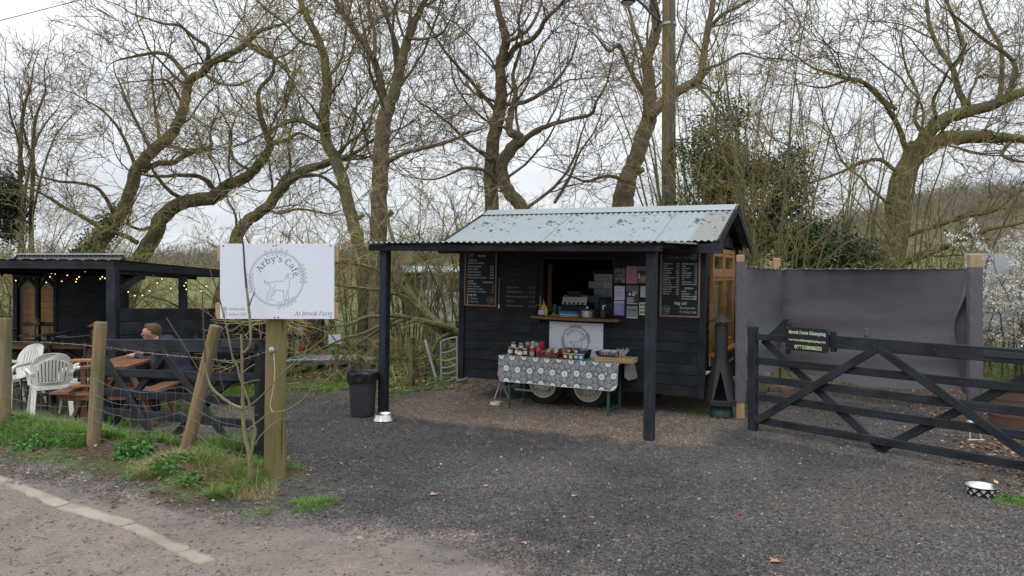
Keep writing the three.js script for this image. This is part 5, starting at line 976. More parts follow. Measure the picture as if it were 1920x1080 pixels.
// drink cans
{
  const proto = onTable('drink_can', 'tall drink can', 'can', 1000, 655, 0.24, 'drink cans on the table');
  const can = lathe([[0, 0.0], [0.026, 0.0], [0.0325, 0.009], [0.0325, 0.105], [0.027, 0.118], [0.0275, 0.121], [0, 0.119]], 20);
  part(proto, 'can_body', can, plain(0.04, 0.03, 0.10, 0.3, 0.3)); part(proto, 'band', new THREE.CylinderGeometry(0.0328, 0.0328, 0.05, 20, 1, true).translate(0, 0.08, 0), std({ color: rgb(0.6, 0.3, 0.12), roughness: 0.35, side: THREE.DoubleSide })); part(proto, 'lid', lathe([[0.024, 0.1205], [0.0255, 0.1225], [0.027, 0.1215]], 18), mSteel);
  proto.userData.label = 'tall drink can with orange band over dark purple, back row';
  proto.position.copy(cafeW(onCafe(990, 655, 0.24).x, TY + 0.053, 0.24));
  [[1000, 0.24, 0.05, [0.30, 0.46, 0.42], [0.30, 0.46, 0.42], 'pale green drink can, back row of cans'], [1007, 0.24, 0.05, [0.04, 0.06, 0.12], [0.35, 0.40, 0.36], 'navy and pale green drink can, back row of cans'], [1015.5, 0.24, 0.053, [0.42, 0.015, 0.02], [0.42, 0.015, 0.02], 'all red drink can at the end of the back row'],
   [998, 0.37, 0, [0.55, 0.50, 0.46], [0.40, 0.06, 0.06], 'silver and red drink can, front row'], [1010, 0.35, 0, [0.46, 0.03, 0.03], [0.55, 0.10, 0.10], 'red drink can standing in the front row by the basket'], [990.5, 0.34, 0, [0.15, 0.02, 0.04], [0.10, 0.015, 0.03], 'dark red drink can, front row next to the jars']].forEach(([x, z, up, body, band, l]) => {
    const c = copyOf(proto, 'drink_can', l); c.position.copy(cafeW(onCafe(x, 655, z).x, TY + 0.003 + up, z)); c.children[0].material = plain(...body, 0.3, 0.3); c.children[1].material = std({ color: rgb(...band), roughness: 0.35, side: THREE.DoubleSide });
  });
}
// wire baskets
const wireM = std({ color: rgb(0.09, 0.055, 0.04), roughness: 0.45, metalness: 0.6 });
function wireBasket(w, d, h, flare, n = 10, r = 0.0022) {
  const a = new Acc(), rim = (y, k) => [[-w / 2 * k, y, -d / 2 * k], [w / 2 * k, y, -d / 2 * k], [w / 2 * k, y, d / 2 * k], [-w / 2 * k, y, d / 2 * k], [-w / 2 * k, y, -d / 2 * k]].map((p) => V(...p));
  for (let j = 0; j <= 3; j++) { const p = rim(0.004 + h * j / 3, lerp(1, flare, j / 3)); for (let i = 0; i < 4; i++) a.tube([p[i], p[i + 1]], j === 3 ? r * 1.7 : r, 4); }
  for (let i = 0; i <= n; i++) for (const s of [-1, 1]) { const x = lerp(-w / 2, w / 2, i / n), z = lerp(-d / 2, d / 2, i / n); a.tube([V(x, 0.004, s * d / 2), V(x * flare, h + 0.004, s * d / 2 * flare)], r, 4); a.tube([V(s * w / 2, 0.004, z), V(s * w / 2 * flare, h + 0.004, z * flare)], r, 4); }
  for (let i = 0; i <= n; i++) { const x = lerp(-w / 2, w / 2, i / n); a.tube([V(x, 0.004, -d / 2), V(x, 0.004, d / 2)], r, 4); }
  return a.geo();
}
{
  const t = onTable('wire_basket', 'oval copper wire basket filled with red and white wrapped snacks', 'basket', 1031, 664, 0.38); part(t, 'wires', wireBasket(0.2, 0.16, 0.065, 1.2, 8), std({ color: rgb(0.3, 0.1, 0.06), roughness: 0.4, metalness: 0.6 }));
  const s = onTable('snack_packets', 'small red, white and green packets heaped in the copper basket', 'packets', 1031, 664, 0.38), r = rngOf(311), l = [], c = [];
  s.userData.kind = 'stuff';
  const pk = sheet(6, 3, (u, v) => V((u - 0.5) * 0.07, 0.012 * Math.sin(u * 3.14) * Math.sin(v * 3.14), (v - 0.5) * 0.04));
  for (let i = 0; i < 44; i++) { l.push(mat4(V((r() - 0.5) * 0.19, 0.012 + 0.075 * r(), (r() - 0.5) * 0.15), rv(r), r() * 6, 1)); c.push([rgb(0.45, 0.05, 0.04), rgb(0.6, 0.55, 0.5), rgb(0.5, 0.12, 0.08), rgb(0.25, 0.4, 0.2), rgb(0.55, 0.35, 0.28)][Math.floor(r() * 5)]); }
  instances(s, 'packets', pk, std({ roughness: 0.4, side: THREE.DoubleSide }), l, null, c);
  const t2 = onTable('wire_basket', 'dark wire basket standing behind the bright paper tubs', 'basket', 1078, 664, 0.20); part(t2, 'wires', wireBasket(0.32, 0.18, 0.09, 1.12, 16), mBlackMetal); part(t2, 'liner', box(0.28, 0.05, 0.14, 0, 0.03, 0, 0.006), plain(0.03, 0.025, 0.03, 0.7));
  const t3 = onTable('wire_basket', 'dark wire basket on the wooden tray holding bagged treats', 'basket', 1139, 662, 0.30); t3.position.y += 0.05; part(t3, 'wires', wireBasket(0.20, 0.14, 0.05, 1.25, 12), mBlackMetal);
}
// paper tubs
{
  const cup = (m, band) => { const t = new THREE.Group(); return t; };
  const proto = onTable('paper_tub', 'red paper tub', 'tub', 1061, 676, 0.46, 'bright paper tubs in a row');
  part(proto, 'tub_body', lathe([[0, 0.001], [0.026, 0.001], [0.033, 0.07], [0.0345, 0.072], [0.0325, 0.072], [0.026, 0.01], [0, 0.01]], 22), plain(0.55, 0.03, 0.035, 0.4));
  part(proto, 'emblem', new THREE.CylinderGeometry(0.0318, 0.0292, 0.03, 14, 1, true, -0.7, 1.4).translate(0, 0.038, 0), std({ color: rgb(0.72, 0.62, 0.55), roughness: 0.5, side: THREE.DoubleSide }));
  part(proto, 'lid', lathe([[0, 0.073], [0.035, 0.073], [0.0355, 0.069]], 22), plain(0.75, 0.72, 0.68, 0.5));
  proto.userData.label = 'red paper tub at the front, first of the four in the row';
  [[1071, 676, 0.46, 0, [0.16, 0.55, 0.05], 'bright green paper tub between the red and blue ones'], [1081, 677, 0.46, 0, [0.02, 0.22, 0.52], 'blue paper tub next to the green one'], [1090, 677.5, 0.46, 0, [0.03, 0.33, 0.68], 'blue paper tub at the far end of the row'],
   [1067.5, 664, 0.30, 0.05, [0.30, 0.015, 0.03], 'dark red tub with white spots behind the green tub'], [1081, 664, 0.30, 0.05, [0.28, 0.012, 0.03], 'dark red tub behind the blue tubs']].forEach(([x, y, z, up, col, l]) => { const c = copyOf(proto, 'paper_tub', l); c.position.copy(cafeW(onCafe(x, y, z).x, TY + 0.003 + up, z)); c.children[0].material = plain(...col, 0.4); c.children[2].material = plain(0.02, 0.02, 0.02); if (!up) c.children[2].material = proto.children[2].material; });
  const st = onTable('tub_block', 'dark wooden block raising the two red tubs', 'block', 1074, 664, 0.30); part(st, 'block_body', box(0.16, 0.05, 0.08, 0, 0.025, 0, 0.004), MB[1]); part(st, 'groove', box(0.15, 0.006, 0.002, 0, 0.03, 0.041, 0.0005), mBrown);
  const s = onTable('stirrer_pot', 'pot of wooden stirrer sticks behind the red tub', 'pot', 1057, 666, 0.36), r = rngOf(321); part(s, 'pot', lathe([[0, 0.001], [0.026, 0.001], [0.03, 0.06], [0.028, 0.06], [0.024, 0.008], [0, 0.008]], 16), plain(0.05, 0.045, 0.045));
  for (let i = 0; i < 26; i++) { const a = r() * 6.28, q = 0.02 * Math.sqrt(r()), h = 0.12 + 0.03 * r(); part(s, 'stick', bar(V(q * Math.cos(a), 0.01, q * Math.sin(a)), V(2.0 * q * Math.cos(a) + 0.01 * (r() - 0.5), h, 2.0 * q * Math.sin(a)), 0.006, 0.0022, 0.0005), mPale); }
}
// wooden tray with bags and a cellophane bunch
{
  const t = onTable('wooden_tray', 'pale wooden tray overhanging the end of the table', 'tray', 1155, 672, 0.36), w = 0.46, d = 0.2, h = 0.06;
  part(t, 'side', box(w, h, 0.014, 0, h / 2, d / 2), mPale); part(t, 'side', box(w, h, 0.014, 0, h / 2, -d / 2), mPale); part(t, 'end', box(0.014, h - 0.004, d - 0.016, -w / 2 + 0.008, h / 2, 0), mPale); part(t, 'end', box(0.014, h - 0.004, d - 0.016, w / 2 - 0.008, h / 2, 0), mPale); part(t, 'bottom', box(w - 0.03, 0.008, d - 0.016, 0, 0.006, 0), mPale); part(t, 'divider', box(0.02, 0.13, 0.02, 0.06, 0.065, 0.04), mPale);
  const b = onTable('treat_bag', 'clear bag of biscuits standing in the tray basket, nearest its corner', 'bag', 1135, 662, 0.33, 'bags of biscuits in the tray'); b.position.y += 0.055;
  const bag = (s) => sheet(10, 8, (u, v) => { const a = u * 6.2832, k = 1 - 0.75 * v * v; return V(Math.cos(a) * 0.04 * (0.6 + 0.4 * k), 0.075 * v + 0.004, Math.sin(a) * 0.018 * k + 0.003 * Math.sin(a * 3 + s)); });
  const mBag = std({ color: rgb(0.42, 0.44, 0.46), roughness: 0.25, side: THREE.DoubleSide });
  part(b, 'bag_body', bag(1), mBag); part(b, 'round_label', tf(new THREE.CylinderGeometry(0.016, 0.016, 0.002, 16).rotateX(Math.PI / 2), 0, 0.035, 0.021), plain(0.75, 0.76, 0.78));
  [[1141, 'clear bag of biscuits in the tray basket, second along'], [1146.5, 'clear bag of biscuits in the tray basket, third along'], [1152, 'clear bag of biscuits in the tray basket, beside the stick']].forEach(([x, l], i) => { const c = copyOf(b, 'treat_bag', l); c.position.copy(cafeW(onCafe(x, 662, 0.33).x, TY + 0.058, 0.33 - 0.012 * (i % 2))); c.rotation.y += 0.5 * (i - 1); });
  const f = onTable('gift_bag', 'cellophane gift bag with green filling and frilled top', 'bag', 1169, 664, 0.36), r = rngOf(331); f.position.y += 0.012;
  part(f, 'filling', lathe([[0, 0], [0.035, 0.003], [0.042, 0.03], [0.03, 0.06], [0, 0.066]], 14), plain(0.06, 0.26, 0.05, 0.5));
  part(f, 'cellophane', sheet(30, 10, (u, v) => { const a = u * 6.2832, q = v < 0.5 ? lerp(0.046, 0.02, v * 2) : lerp(0.02, 0.075, v * 2 - 1); return V(Math.cos(a) * q * (1 + 0.25 * v * Math.sin(a * 7)), 0.14 * v + 0.02 * v * Math.sin(a * 9), Math.sin(a) * q * (1 + 0.25 * v * Math.cos(a * 6))); }), new THREE.MeshPhysicalMaterial({ color: 0xffffff, transmission: 0.75, roughness: 0.12, thickness: 0, side: THREE.DoubleSide }));
}
// on the counter
const onCounter = (name, label, category, px, dz, group) => onCafeThing(name, label, category, onCafe(px, 596, dz).x, HY0 + 0.05, dz, group);
{
  const sq = onCounter('sauce_bottle', 'tall yellow sauce bottle on the counter', 'bottle', 1018.5, 0.0); part(sq, 'bottle_body', lathe([[0, 0], [0.034, 0.002], [0.036, 0.01], [0.036, 0.12], [0.026, 0.145], [0.014, 0.155], [0, 0.155]], 18), plain(0.60, 0.46, 0.03, 0.4)); part(sq, 'nozzle', lathe([[0.014, 0.155], [0.012, 0.165], [0.004, 0.20], [0, 0.20]], 12), plain(0.60, 0.46, 0.03, 0.4));
  const s2 = copyOf(sq, 'sauce_bottle', 'short yellow sauce bottle beside the little card sign'); s2.position.copy(cafeW(onCafe(1024, 596, 0.09).x, HY0 + 0.05, 0.09)); s2.scale.setScalar(0.62);
  const cs = onCounter('card_sign', 'small lilac card on a wooden stand at the counter end', 'card', 1015, 0.12); part(cs, 'card', tf(cb(0.085, 0.055, 0.004), 0, 0.045, 0, -0.15), plain(0.55, 0.48, 0.62)); part(cs, 'stand', box(0.06, 0.018, 0.03, 0, 0.009, 0), mBrown);
  const sk = onCounter('wooden_stick', 'upright wooden stick beside the yellow bottle', 'stick', 1012.5, 0.06); part(sk, 'stick_body', box(0.012, 0.25, 0.012, 0, 0.125, 0), mPale); part(sk, 'cross_piece', box(0.07, 0.008, 0.008, -0.03, 0.13, 0), mPale);
  const pb = onCounter('cutting_board', 'round wooden board under the blue box on the counter', 'board', 1069, 0.09); part(pb, 'board', lathe([[0, 0], [0.125, 0], [0.13, 0.006], [0.13, 0.016], [0.125, 0.02], [0, 0.02]], 32), mPale); part(pb, 'handle', box(0.1, 0.016, 0.04, -0.16, 0.01, 0, 0.005), mPale);
  const bb = onCounter('food_box', 'flat blue lidded food box on a wooden board', 'box', 1068, 0.09); bb.position.y += 0.021; part(bb, 'box_body', box(0.22, 0.022, 0.13, 0, 0.011, 0, 0.006), plain(0.45, 0.5, 0.52)); part(bb, 'lid', box(0.24, 0.028, 0.145, 0, 0.037, 0, 0.009), plain(0.02, 0.17, 0.36, 0.4));
  const rb = onCounter('cake_tray', 'orange board with a dark red cake near the yellow bottles', 'tray', 1045, 0.05); part(rb, 'board', box(0.17, 0.014, 0.14, 0, 0.007, 0, 0.004), mFrame); part(rb, 'cake', box(0.07, 0.03, 0.08, 0.045, 0.029, 0, 0.008), plain(0.16, 0.03, 0.02)); part(rb, 'cake', box(0.05, 0.022, 0.07, -0.04, 0.025, 0, 0.008), plain(0.35, 0.2, 0.1));
  const pt = onCounter('saucepan', 'steel saucepan with lid on the counter', 'pan', 1101, 0.03); part(pt, 'pan_body', lathe([[0, 0], [0.085, 0], [0.09, 0.006], [0.09, 0.085], [0.095, 0.088]], 30), mSteel); part(pt, 'lid', lathe([[0.094, 0.09], [0.088, 0.096], [0.05, 0.108], [0.012, 0.112], [0.012, 0.122], [0.022, 0.126], [0.02, 0.14], [0, 0.142]], 30), mSteel); part(pt, 'handle', tubeG(smooth([V(-0.088, 0.07, 0), V(-0.125, 0.075, 0.02), V(-0.125, 0.075, -0.02), V(-0.088, 0.07, -0.01)], 10), 0.005, 6), mBlackMetal); part(pt, 'handle', tubeG(smooth([V(0.088, 0.07, 0), V(0.125, 0.075, 0.02), V(0.125, 0.075, -0.02), V(0.088, 0.07, -0.01)], 10), 0.005, 6), mBlackMetal);
  const hp = onCounter('pump_bottle', 'black pump bottle with clear pump at the counter edge', 'bottle', 1130.5, 0.17); part(hp, 'bottle_body', lathe([[0, 0], [0.03, 0], [0.033, 0.005], [0.033, 0.085], [0.022, 0.105], [0.013, 0.11], [0, 0.11]], 18), plain(0.012, 0.012, 0.014, 0.3)); part(hp, 'paper_label', new THREE.CylinderGeometry(0.0336, 0.0336, 0.05, 18, 1, true, -0.9, 1.8).translate(0, 0.05, 0), std({ color: rgb(0.03, 0.03, 0.035), roughness: 0.7, side: THREE.DoubleSide })); part(hp, 'pump', merge([rodG(V(0, 0.11, 0), V(0, 0.165, 0), 0.007), bar(V(-0.005, 0.165, 0), V(0.04, 0.16, 0), 0.012, 0.01)]), plain(0.6, 0.62, 0.62, 0.4));
  const cm = onCafeThing('coffee_machine', 'coffee machine with pale knobbed front panel inside the hatch', 'coffee machine', onCafe(1081, 565, -0.35).x, HY0 + 0.03, -0.38); part(cm, 'machine_body', box(0.34, 0.16, 0.3, 0, 0.08, 0, 0.012), mBlackMetal); part(cm, 'front_panel', tf(cb(0.34, 0.115, 0.012), 0, 0.205, 0.10, -0.45), plain(0.55, 0.58, 0.56, 0.35)); for (let k = 0; k < 5; k++) part(cm, 'knob', tf(new THREE.CylinderGeometry(0.014, 0.016, 0.014, 10).rotateX(Math.PI / 2 - 0.45), -0.12 + 0.06 * k, 0.175, 0.125), mBlackMetal); part(cm, 'hopper', merge([box(0.2, 0.08, 0.15, -0.02, 0.30, 0, 0.01), rodG(V(0.14, 0.24, 0), V(0.14, 0.36, 0), 0.008)]), mBlackMetal); part(cm, 'cup_rail', rodG(V(-0.16, 0.27, 0.06), V(0.16, 0.27, 0.06), 0.006), mSteel);
  const ib = onCafeThing('price_slate', 'small black slate with chalk writing standing inside the hatch', 'slate', onCafe(1135, 575, -0.2).x, HY0 + 0.02, -0.22); part(ib, 'slate_face', tf(flat(0.2, 0.26), 0, 0.15, 0.006), std({ map: canvasTex(192, 256, (c, w, h) => { c.fillStyle = '#191c20'; c.fillRect(0, 0, w, h); chalk(c, ['Cakes', 'Brownie 2.50', 'Flapjack 2.00', 'Scone 2.50', 'Muffin 2.20'], 30, 60, 36, '24px cursive, sans-serif', '#8d9294'); }), roughness: 0.8 })); part(ib, 'backing', box(0.2, 0.26, 0.008, 0, 0.15, 0, 0.002), mBlackMetal); part(ib, 'foot', box(0.12, 0.02, 0.06, 0, 0.01, -0.01), mBrown);
  const pl = onCafeThing('cup_stack', 'stack of bluish takeaway cups behind the yellow bottles', 'cups', onCafe(1037, 580, -0.25).x, HY0 + 0.02, -0.28); for (let k = 0; k < 5; k++) part(pl, 'cup', lathe([[0.03, 0], [0.038, 0.085], [0.04, 0.087]], 14).translate((k % 2) * 0.09, 0.02 * k, 0), plain(0.12, 0.2, 0.24));
}
// things on the ground by the trailer
{
  const b = gp(720, 788), t = thing('dog_bowl', 'steel dog bowl at the foot of the far canopy post', 'dog bowl', b); part(t, 'bowl', lathe([[0.135, 0], [0.137, 0.004], [0.105, 0.066], [0.11, 0.072], [0.103, 0.073], [0.085, 0.03], [0, 0.024]], 36), mSteel); part(t, 'rubber_ring', lathe([[0.128, 0], [0.139, 0], [0.139, 0.007], [0.133, 0.008]], 36), mTyre);
  const b2 = gp(929, 759), t2 = thing('dish', 'shallow white dish with tan inside on the brown gravel', 'dish', b2); part(t2, 'dish_body', lathe([[0, 0], [0.06, 0], [0.066, 0.006], [0.068, 0.04], [0.064, 0.041], [0.061, 0.012], [0, 0.008]], 28), plain(0.72, 0.70, 0.64, 0.4)); part(t2, 'glaze', lathe([[0.063, 0.038], [0.060, 0.012], [0, 0.009]], 28).translate(0, 0.0015, 0), plain(0.50, 0.33, 0.14, 0.4));
  const b3 = gp(1840, 928), t3 = thing('dog_bowl', 'black dog bowl with white paw prints on open gravel', 'dog bowl', b3);
  const paw = canvasTex(1024, 128, (c, w, h) => { c.fillStyle = '#17181a'; c.fillRect(0, 0, w, h); c.fillStyle = '#d9d9d4'; for (let i = 0; i < 22; i++) { const x = (i + 0.5) * w / 22, y = i % 2 ? 88 : 40, s = 24; for (const [a, q, r] of [[0, 0.25, 0.62], [-0.85, -0.3, 0.3], [-0.32, -0.8, 0.32], [0.32, -0.8, 0.32], [0.85, -0.3, 0.3]]) { c.beginPath(); c.ellipse(x + a * s, y + q * s, r * s * 0.9, r * s, 0, 0, 6.3); c.fill(); } } });
  part(t3, 'bowl', new THREE.CylinderGeometry(0.108, 0.098, 0.066, 48, 1, true).translate(0, 0.034, 0), std({ map: paw, roughness: 0.35, side: THREE.DoubleSide })); part(t3, 'inside', lathe([[0.107, 0.066], [0.111, 0.07], [0.108, 0.073], [0.100, 0.07], [0.085, 0.02], [0, 0.016]], 40), mSteel); part(t3, 'base_ring', lathe([[0, 0.002], [0.1, 0.002], [0.1, 0.006]], 40), mTyre);
  const b4 = onG(fromTrailer(0.55, -0.1)), t4 = thing('axle_stand', 'grey metal axle stand under the trailer\u2019s far end', 'axle stand', b4), a = new Acc(); for (let k = 0; k < 3; k++) { const q = k * 2.094 + 0.4; a.rod(V(0.11 * Math.cos(q), 0.01, 0.11 * Math.sin(q)), V(0.012 * Math.cos(q), 0.22, 0.012 * Math.sin(q)), 0.009, 6); } part(t4, 'legs', a.geo(), mGalv); part(t4, 'post', rodG(V(0, 0.12, 0), V(0, 0.27, 0), 0.014), mGalv); part(t4, 'foot_plate', box(0.26, 0.008, 0.16, 0, 0.006, 0), mPost);
  // plastic bin with a bin bag
  const b5 = gp(680, 779), t5 = thing('litter_bin', 'dark plastic litter bin lined with a black bag', 'bin', b5, 0.2), m = std({ color: rgb(0.030, 0.033, 0.040), roughness: 0.5, bumpMap: fineNoise, bumpScale: 0.001 });
  part(t5, 'bin_body', lathe([[0, 0.004], [0.128, 0.004], [0.138, 0.012], [0.162, 0.48], [0.172, 0.482], [0.172, 0.505], [0.160, 0.505], [0.13, 0.02], [0, 0.02]], 40), m);
  part(t5, 'bin_bag', sheet(72, 14, (u, v) => { const an = u * 6.2832, w = fbm(Math.cos(an) * 5 + 3, Math.sin(an) * 5 + v * 3, 3, 0, 0, 341) - 0.5, w2 = fbm(Math.cos(an) * 13 + 3, Math.sin(an) * 13 + v * 5, 2, 0, 0, 343) - 0.5; let q, y; if (v < 0.55) { q = 0.180 + 0.004 * v; y = 0.405 + v / 0.55 * 0.115 + w * 0.06 * (1 - v / 0.55); } else { q = lerp(0.182, 0.12, (v - 0.55) / 0.45); y = 0.52 - (v - 0.55) * 0.25; } q += w * 0.022 + w2 * 0.014; return V(Math.cos(an) * q, y + w2 * 0.02, Math.sin(an) * q); }), std({ color: rgb(0.016, 0.017, 0.019), roughness: 0.28, side: THREE.DoubleSide }));
  part(t5, 'bag_tail', sheet(10, 6, (u, v) => V(0.165 + 0.03 * v + 0.01 * Math.sin(u * 9), 0.50 + 0.02 * Math.sin(v * 5) - 0.06 * v, (u - 0.5) * 0.12)), std({ color: rgb(0.016, 0.017, 0.019), roughness: 0.28, side: THREE.DoubleSide }));
  // chiminea by the trailer corner
  chiminea('patio_chiminea', 'black steel chiminea with conical cap at the trailer corner', gp(1352, 781), 0.2, 1.0, 0);
}
function chiminea(name, label, pos, turn, k, rust) {
  const t = thing(name, label, 'chiminea', pos, turn), m = rust ? plain(0.14, 0.06, 0.04, 0.85) : mDarkIron, n = 6;
  const ring = (r, y) => { const o = []; for (let i = 0; i < n; i++) { const a = (i + 0.5) / n * 6.2832; o.push([r * Math.cos(a) * k, y * k, r * Math.sin(a) * k]); } return o; };
  const faces = (r0, y0, r1, y1, skip) => { const a = ring(r0, y0), b = ring(r1, y1), p = [], uv = []; for (let i = 0; i < n; i++) { if (skip === i) continue; const j = (i + 1) % n; for (const v of [a[i], b[j], a[j], a[i], b[i], b[j]]) { p.push(...v); uv.push(v[0], v[1]); } } const g = new THREE.BufferGeometry(); g.setAttribute('position', new THREE.Float32BufferAttribute(p, 3)); g.setAttribute('uv', new THREE.Float32BufferAttribute(uv, 2)); g.computeVertexNormals(); return g; };
  part(t, 'foot', lathe([[0, 0.005], [0.13, 0.005], [0.135, 0.015], [0.12, 0.13], [0, 0.13]], 24).scale(k, k, k), rust ? m : std({ color: rgb(0.018, 0.05, 0.045), roughness: 0.6 }));
  const body = part(t, 'firebox', merge([faces(0.12, 0.12, 0.21, 0.15), faces(0.21, 0.15, 0.215, 0.19)]), std({ color: m.color, roughness: 0.7, side: THREE.DoubleSide }));
  part(t, 'hood', faces(0.20, 0.19, 0.075, 0.70, 1), std({ color: m.color, roughness: 0.7, side: THREE.DoubleSide }));
  { // the hood face with the triangular fire opening
    const a = ring(0.20, 0.19), b = ring(0.075, 0.70), A = V(...a[1]), B = V(...a[2]), C = V(...b[2]), D = V(...b[1]), q = (u, v) => A.clone().lerp(B, u).lerp(D.clone().lerp(C, u), v), p = [], tri = (x, y, z) => p.push(...x.toArray(), ...y.toArray(), ...z.toArray());
    const L = q(0.1, 0.04), R = q(0.9, 0.04), T = q(0.5, 0.68); tri(A, L, D); tri(L, T, D); tri(D, T, C); tri(C, T, R); tri(C, R, B); tri(A, B, R); tri(A, R, L);
    const g = new THREE.BufferGeometry(); g.setAttribute('position', new THREE.Float32BufferAttribute(p, 3)); g.setAttribute('uv', new THREE.Float32BufferAttribute(p.filter((_, i) => i % 3 < 2), 2)); g.computeVertexNormals(); part(t, 'mouth_plate', g, std({ color: m.color, roughness: 0.7, side: THREE.DoubleSide }));
  }
  part(t, 'flue', lathe([[0.078, 0.68], [0.075, 0.71], [0.075, 1.06], [0.07, 1.06], [0.07, 0.7]], 24).scale(k, k, k), m);
  const st = new Acc(); for (let i = 0; i < 3; i++) { const a = i * 2.094; st.rod(V(0.06 * Math.cos(a), 1.03, 0.06 * Math.sin(a)).multiplyScalar(k), V(0.06 * Math.cos(a), 1.12, 0.06 * Math.sin(a)).multiplyScalar(k), 0.006, 5); } part(t, 'cap_struts', st.geo(), plain(0.10, 0.045, 0.03, 0.8));
  part(t, 'cap', lathe([[0.128, 1.10], [0.128, 1.107], [0.06, 1.145], [0.012, 1.178], [0, 1.18]], 24).scale(k, k, k), m);
  return t;
}

// ---------------------------------------------------------------- the name board on its post
{
  const D = 5.93, base = gp(515, 893), t = thing('sign_post', 'thick weathered round post with algae carrying the cafe name board', 'post', base);
  const top = P(520, 461, -base.z), pts = [], dir = top.clone().sub(base), ac = new Acc();
  for (let k = 0; k <= 14; k++) pts.push(dir.clone().multiplyScalar(k / 14).add(V(0, k ? 0 : -0.1, 0)));
  ac.tube(pts, (s) => 0.086 - 0.006 * s + (s > 0.97 ? -0.03 * (s - 0.97) / 0.03 : 0), 22, true, 0, 0.035, 4); const pg = ac.geo();
  { const q = pg.attributes.uv; for (let i = 0; i < q.count; i++) q.setXY(i, q.getY(i), q.getX(i)); }
  part(t, 'post_body', pg, mPost);
  part(t, 'insulator', tf(lathe([[0, 0], [0.022, 0.0], [0.026, 0.008], [0.022, 0.02], [0.012, 0.028], [0, 0.03]], 16).rotateX(Math.PI / 2), 0.005, P(513, 658, 5.87).y - base.y, 0.085), plain(0.33, 0.42, 0.40, 0.35));
  part(t, 'cable', tubeG(smooth([P(513, 662, 5.86), P(515, 700, 5.85), P(510, 740, 5.84), P(507, 762, 5.84), P(512, 775, 5.83)].map((p) => p.sub(base)), 24), 0.0045, 6), plain(0.42, 0.38, 0.22, 0.6));
  const w = 214 * D / F, h = 141 * D / F, c = P(520, 527.5, D), s = thing('name_board', 'large white cafe name board with dog line drawing in a leafy ring', 'sign board', c.clone().setY(c.y));
  PAPER = '#dce2ee';
  part(s, 'board_face', tf(flat(w - 0.002, h - 0.002), 0, 0, 0.0075), std({ map: canvasTex(1536, Math.round(1536 * h / w), (x, W, H) => {
    x.fillStyle = '#dce2ee'; x.fillRect(0, 0, W, H); cafeLogo(x, W * 0.497, H * 0.465, H * 0.365, 4, '#343b46');
    x.fillStyle = '#3b4350'; x.font = `italic ${Math.round(H * 0.072)}px serif`; x.textAlign = 'right'; x.fillText('At Brook Farm', W * 0.985, H * 0.955); x.textAlign = 'left';
    x.font = `italic ${Math.round(H * 0.046)}px serif`; x.fillText('Arbyscafe', W * 0.072, H * 0.885); x.fillText('Arbys Caf\u00e8', W * 0.072, H * 0.955); social(x, W * 0.042, H * 0.87, 58, '#3b4350', 0); social(x, W * 0.042, H * 0.94, 58, '#3b4350', 1);
  }), roughness: 0.4 }));
  part(s, 'panel', box(w, h, 0.012, 0, 0, 0, 0.002), plain(0.72, 0.73, 0.74, 0.45));
  for (const [x, y] of [[-0.43, 0.285], [0.43, 0.285], [-0.43, -0.285], [0.43, -0.285], [-0.03, 0.285], [-0.005, 0.29], [-0.02, -0.29], [0.01, -0.29]]) part(s, 'screw', tf(new THREE.CylinderGeometry(0.0055, 0.0055, 0.004, 8).rotateX(Math.PI / 2), x, y, 0.009), mDarkIron);
  const pq = (x, y) => P(x, y, D).sub(c);
  part(s, 'batten', box(228 * D / F, 31 * D / F, 0.02, pq(520, 0).x, pq(0, 475).y, -0.018), mPale); part(s, 'batten', box(230 * D / F, 31 * D / F, 0.02, pq(518, 0).x, pq(0, 583).y, -0.018), mPale);
}
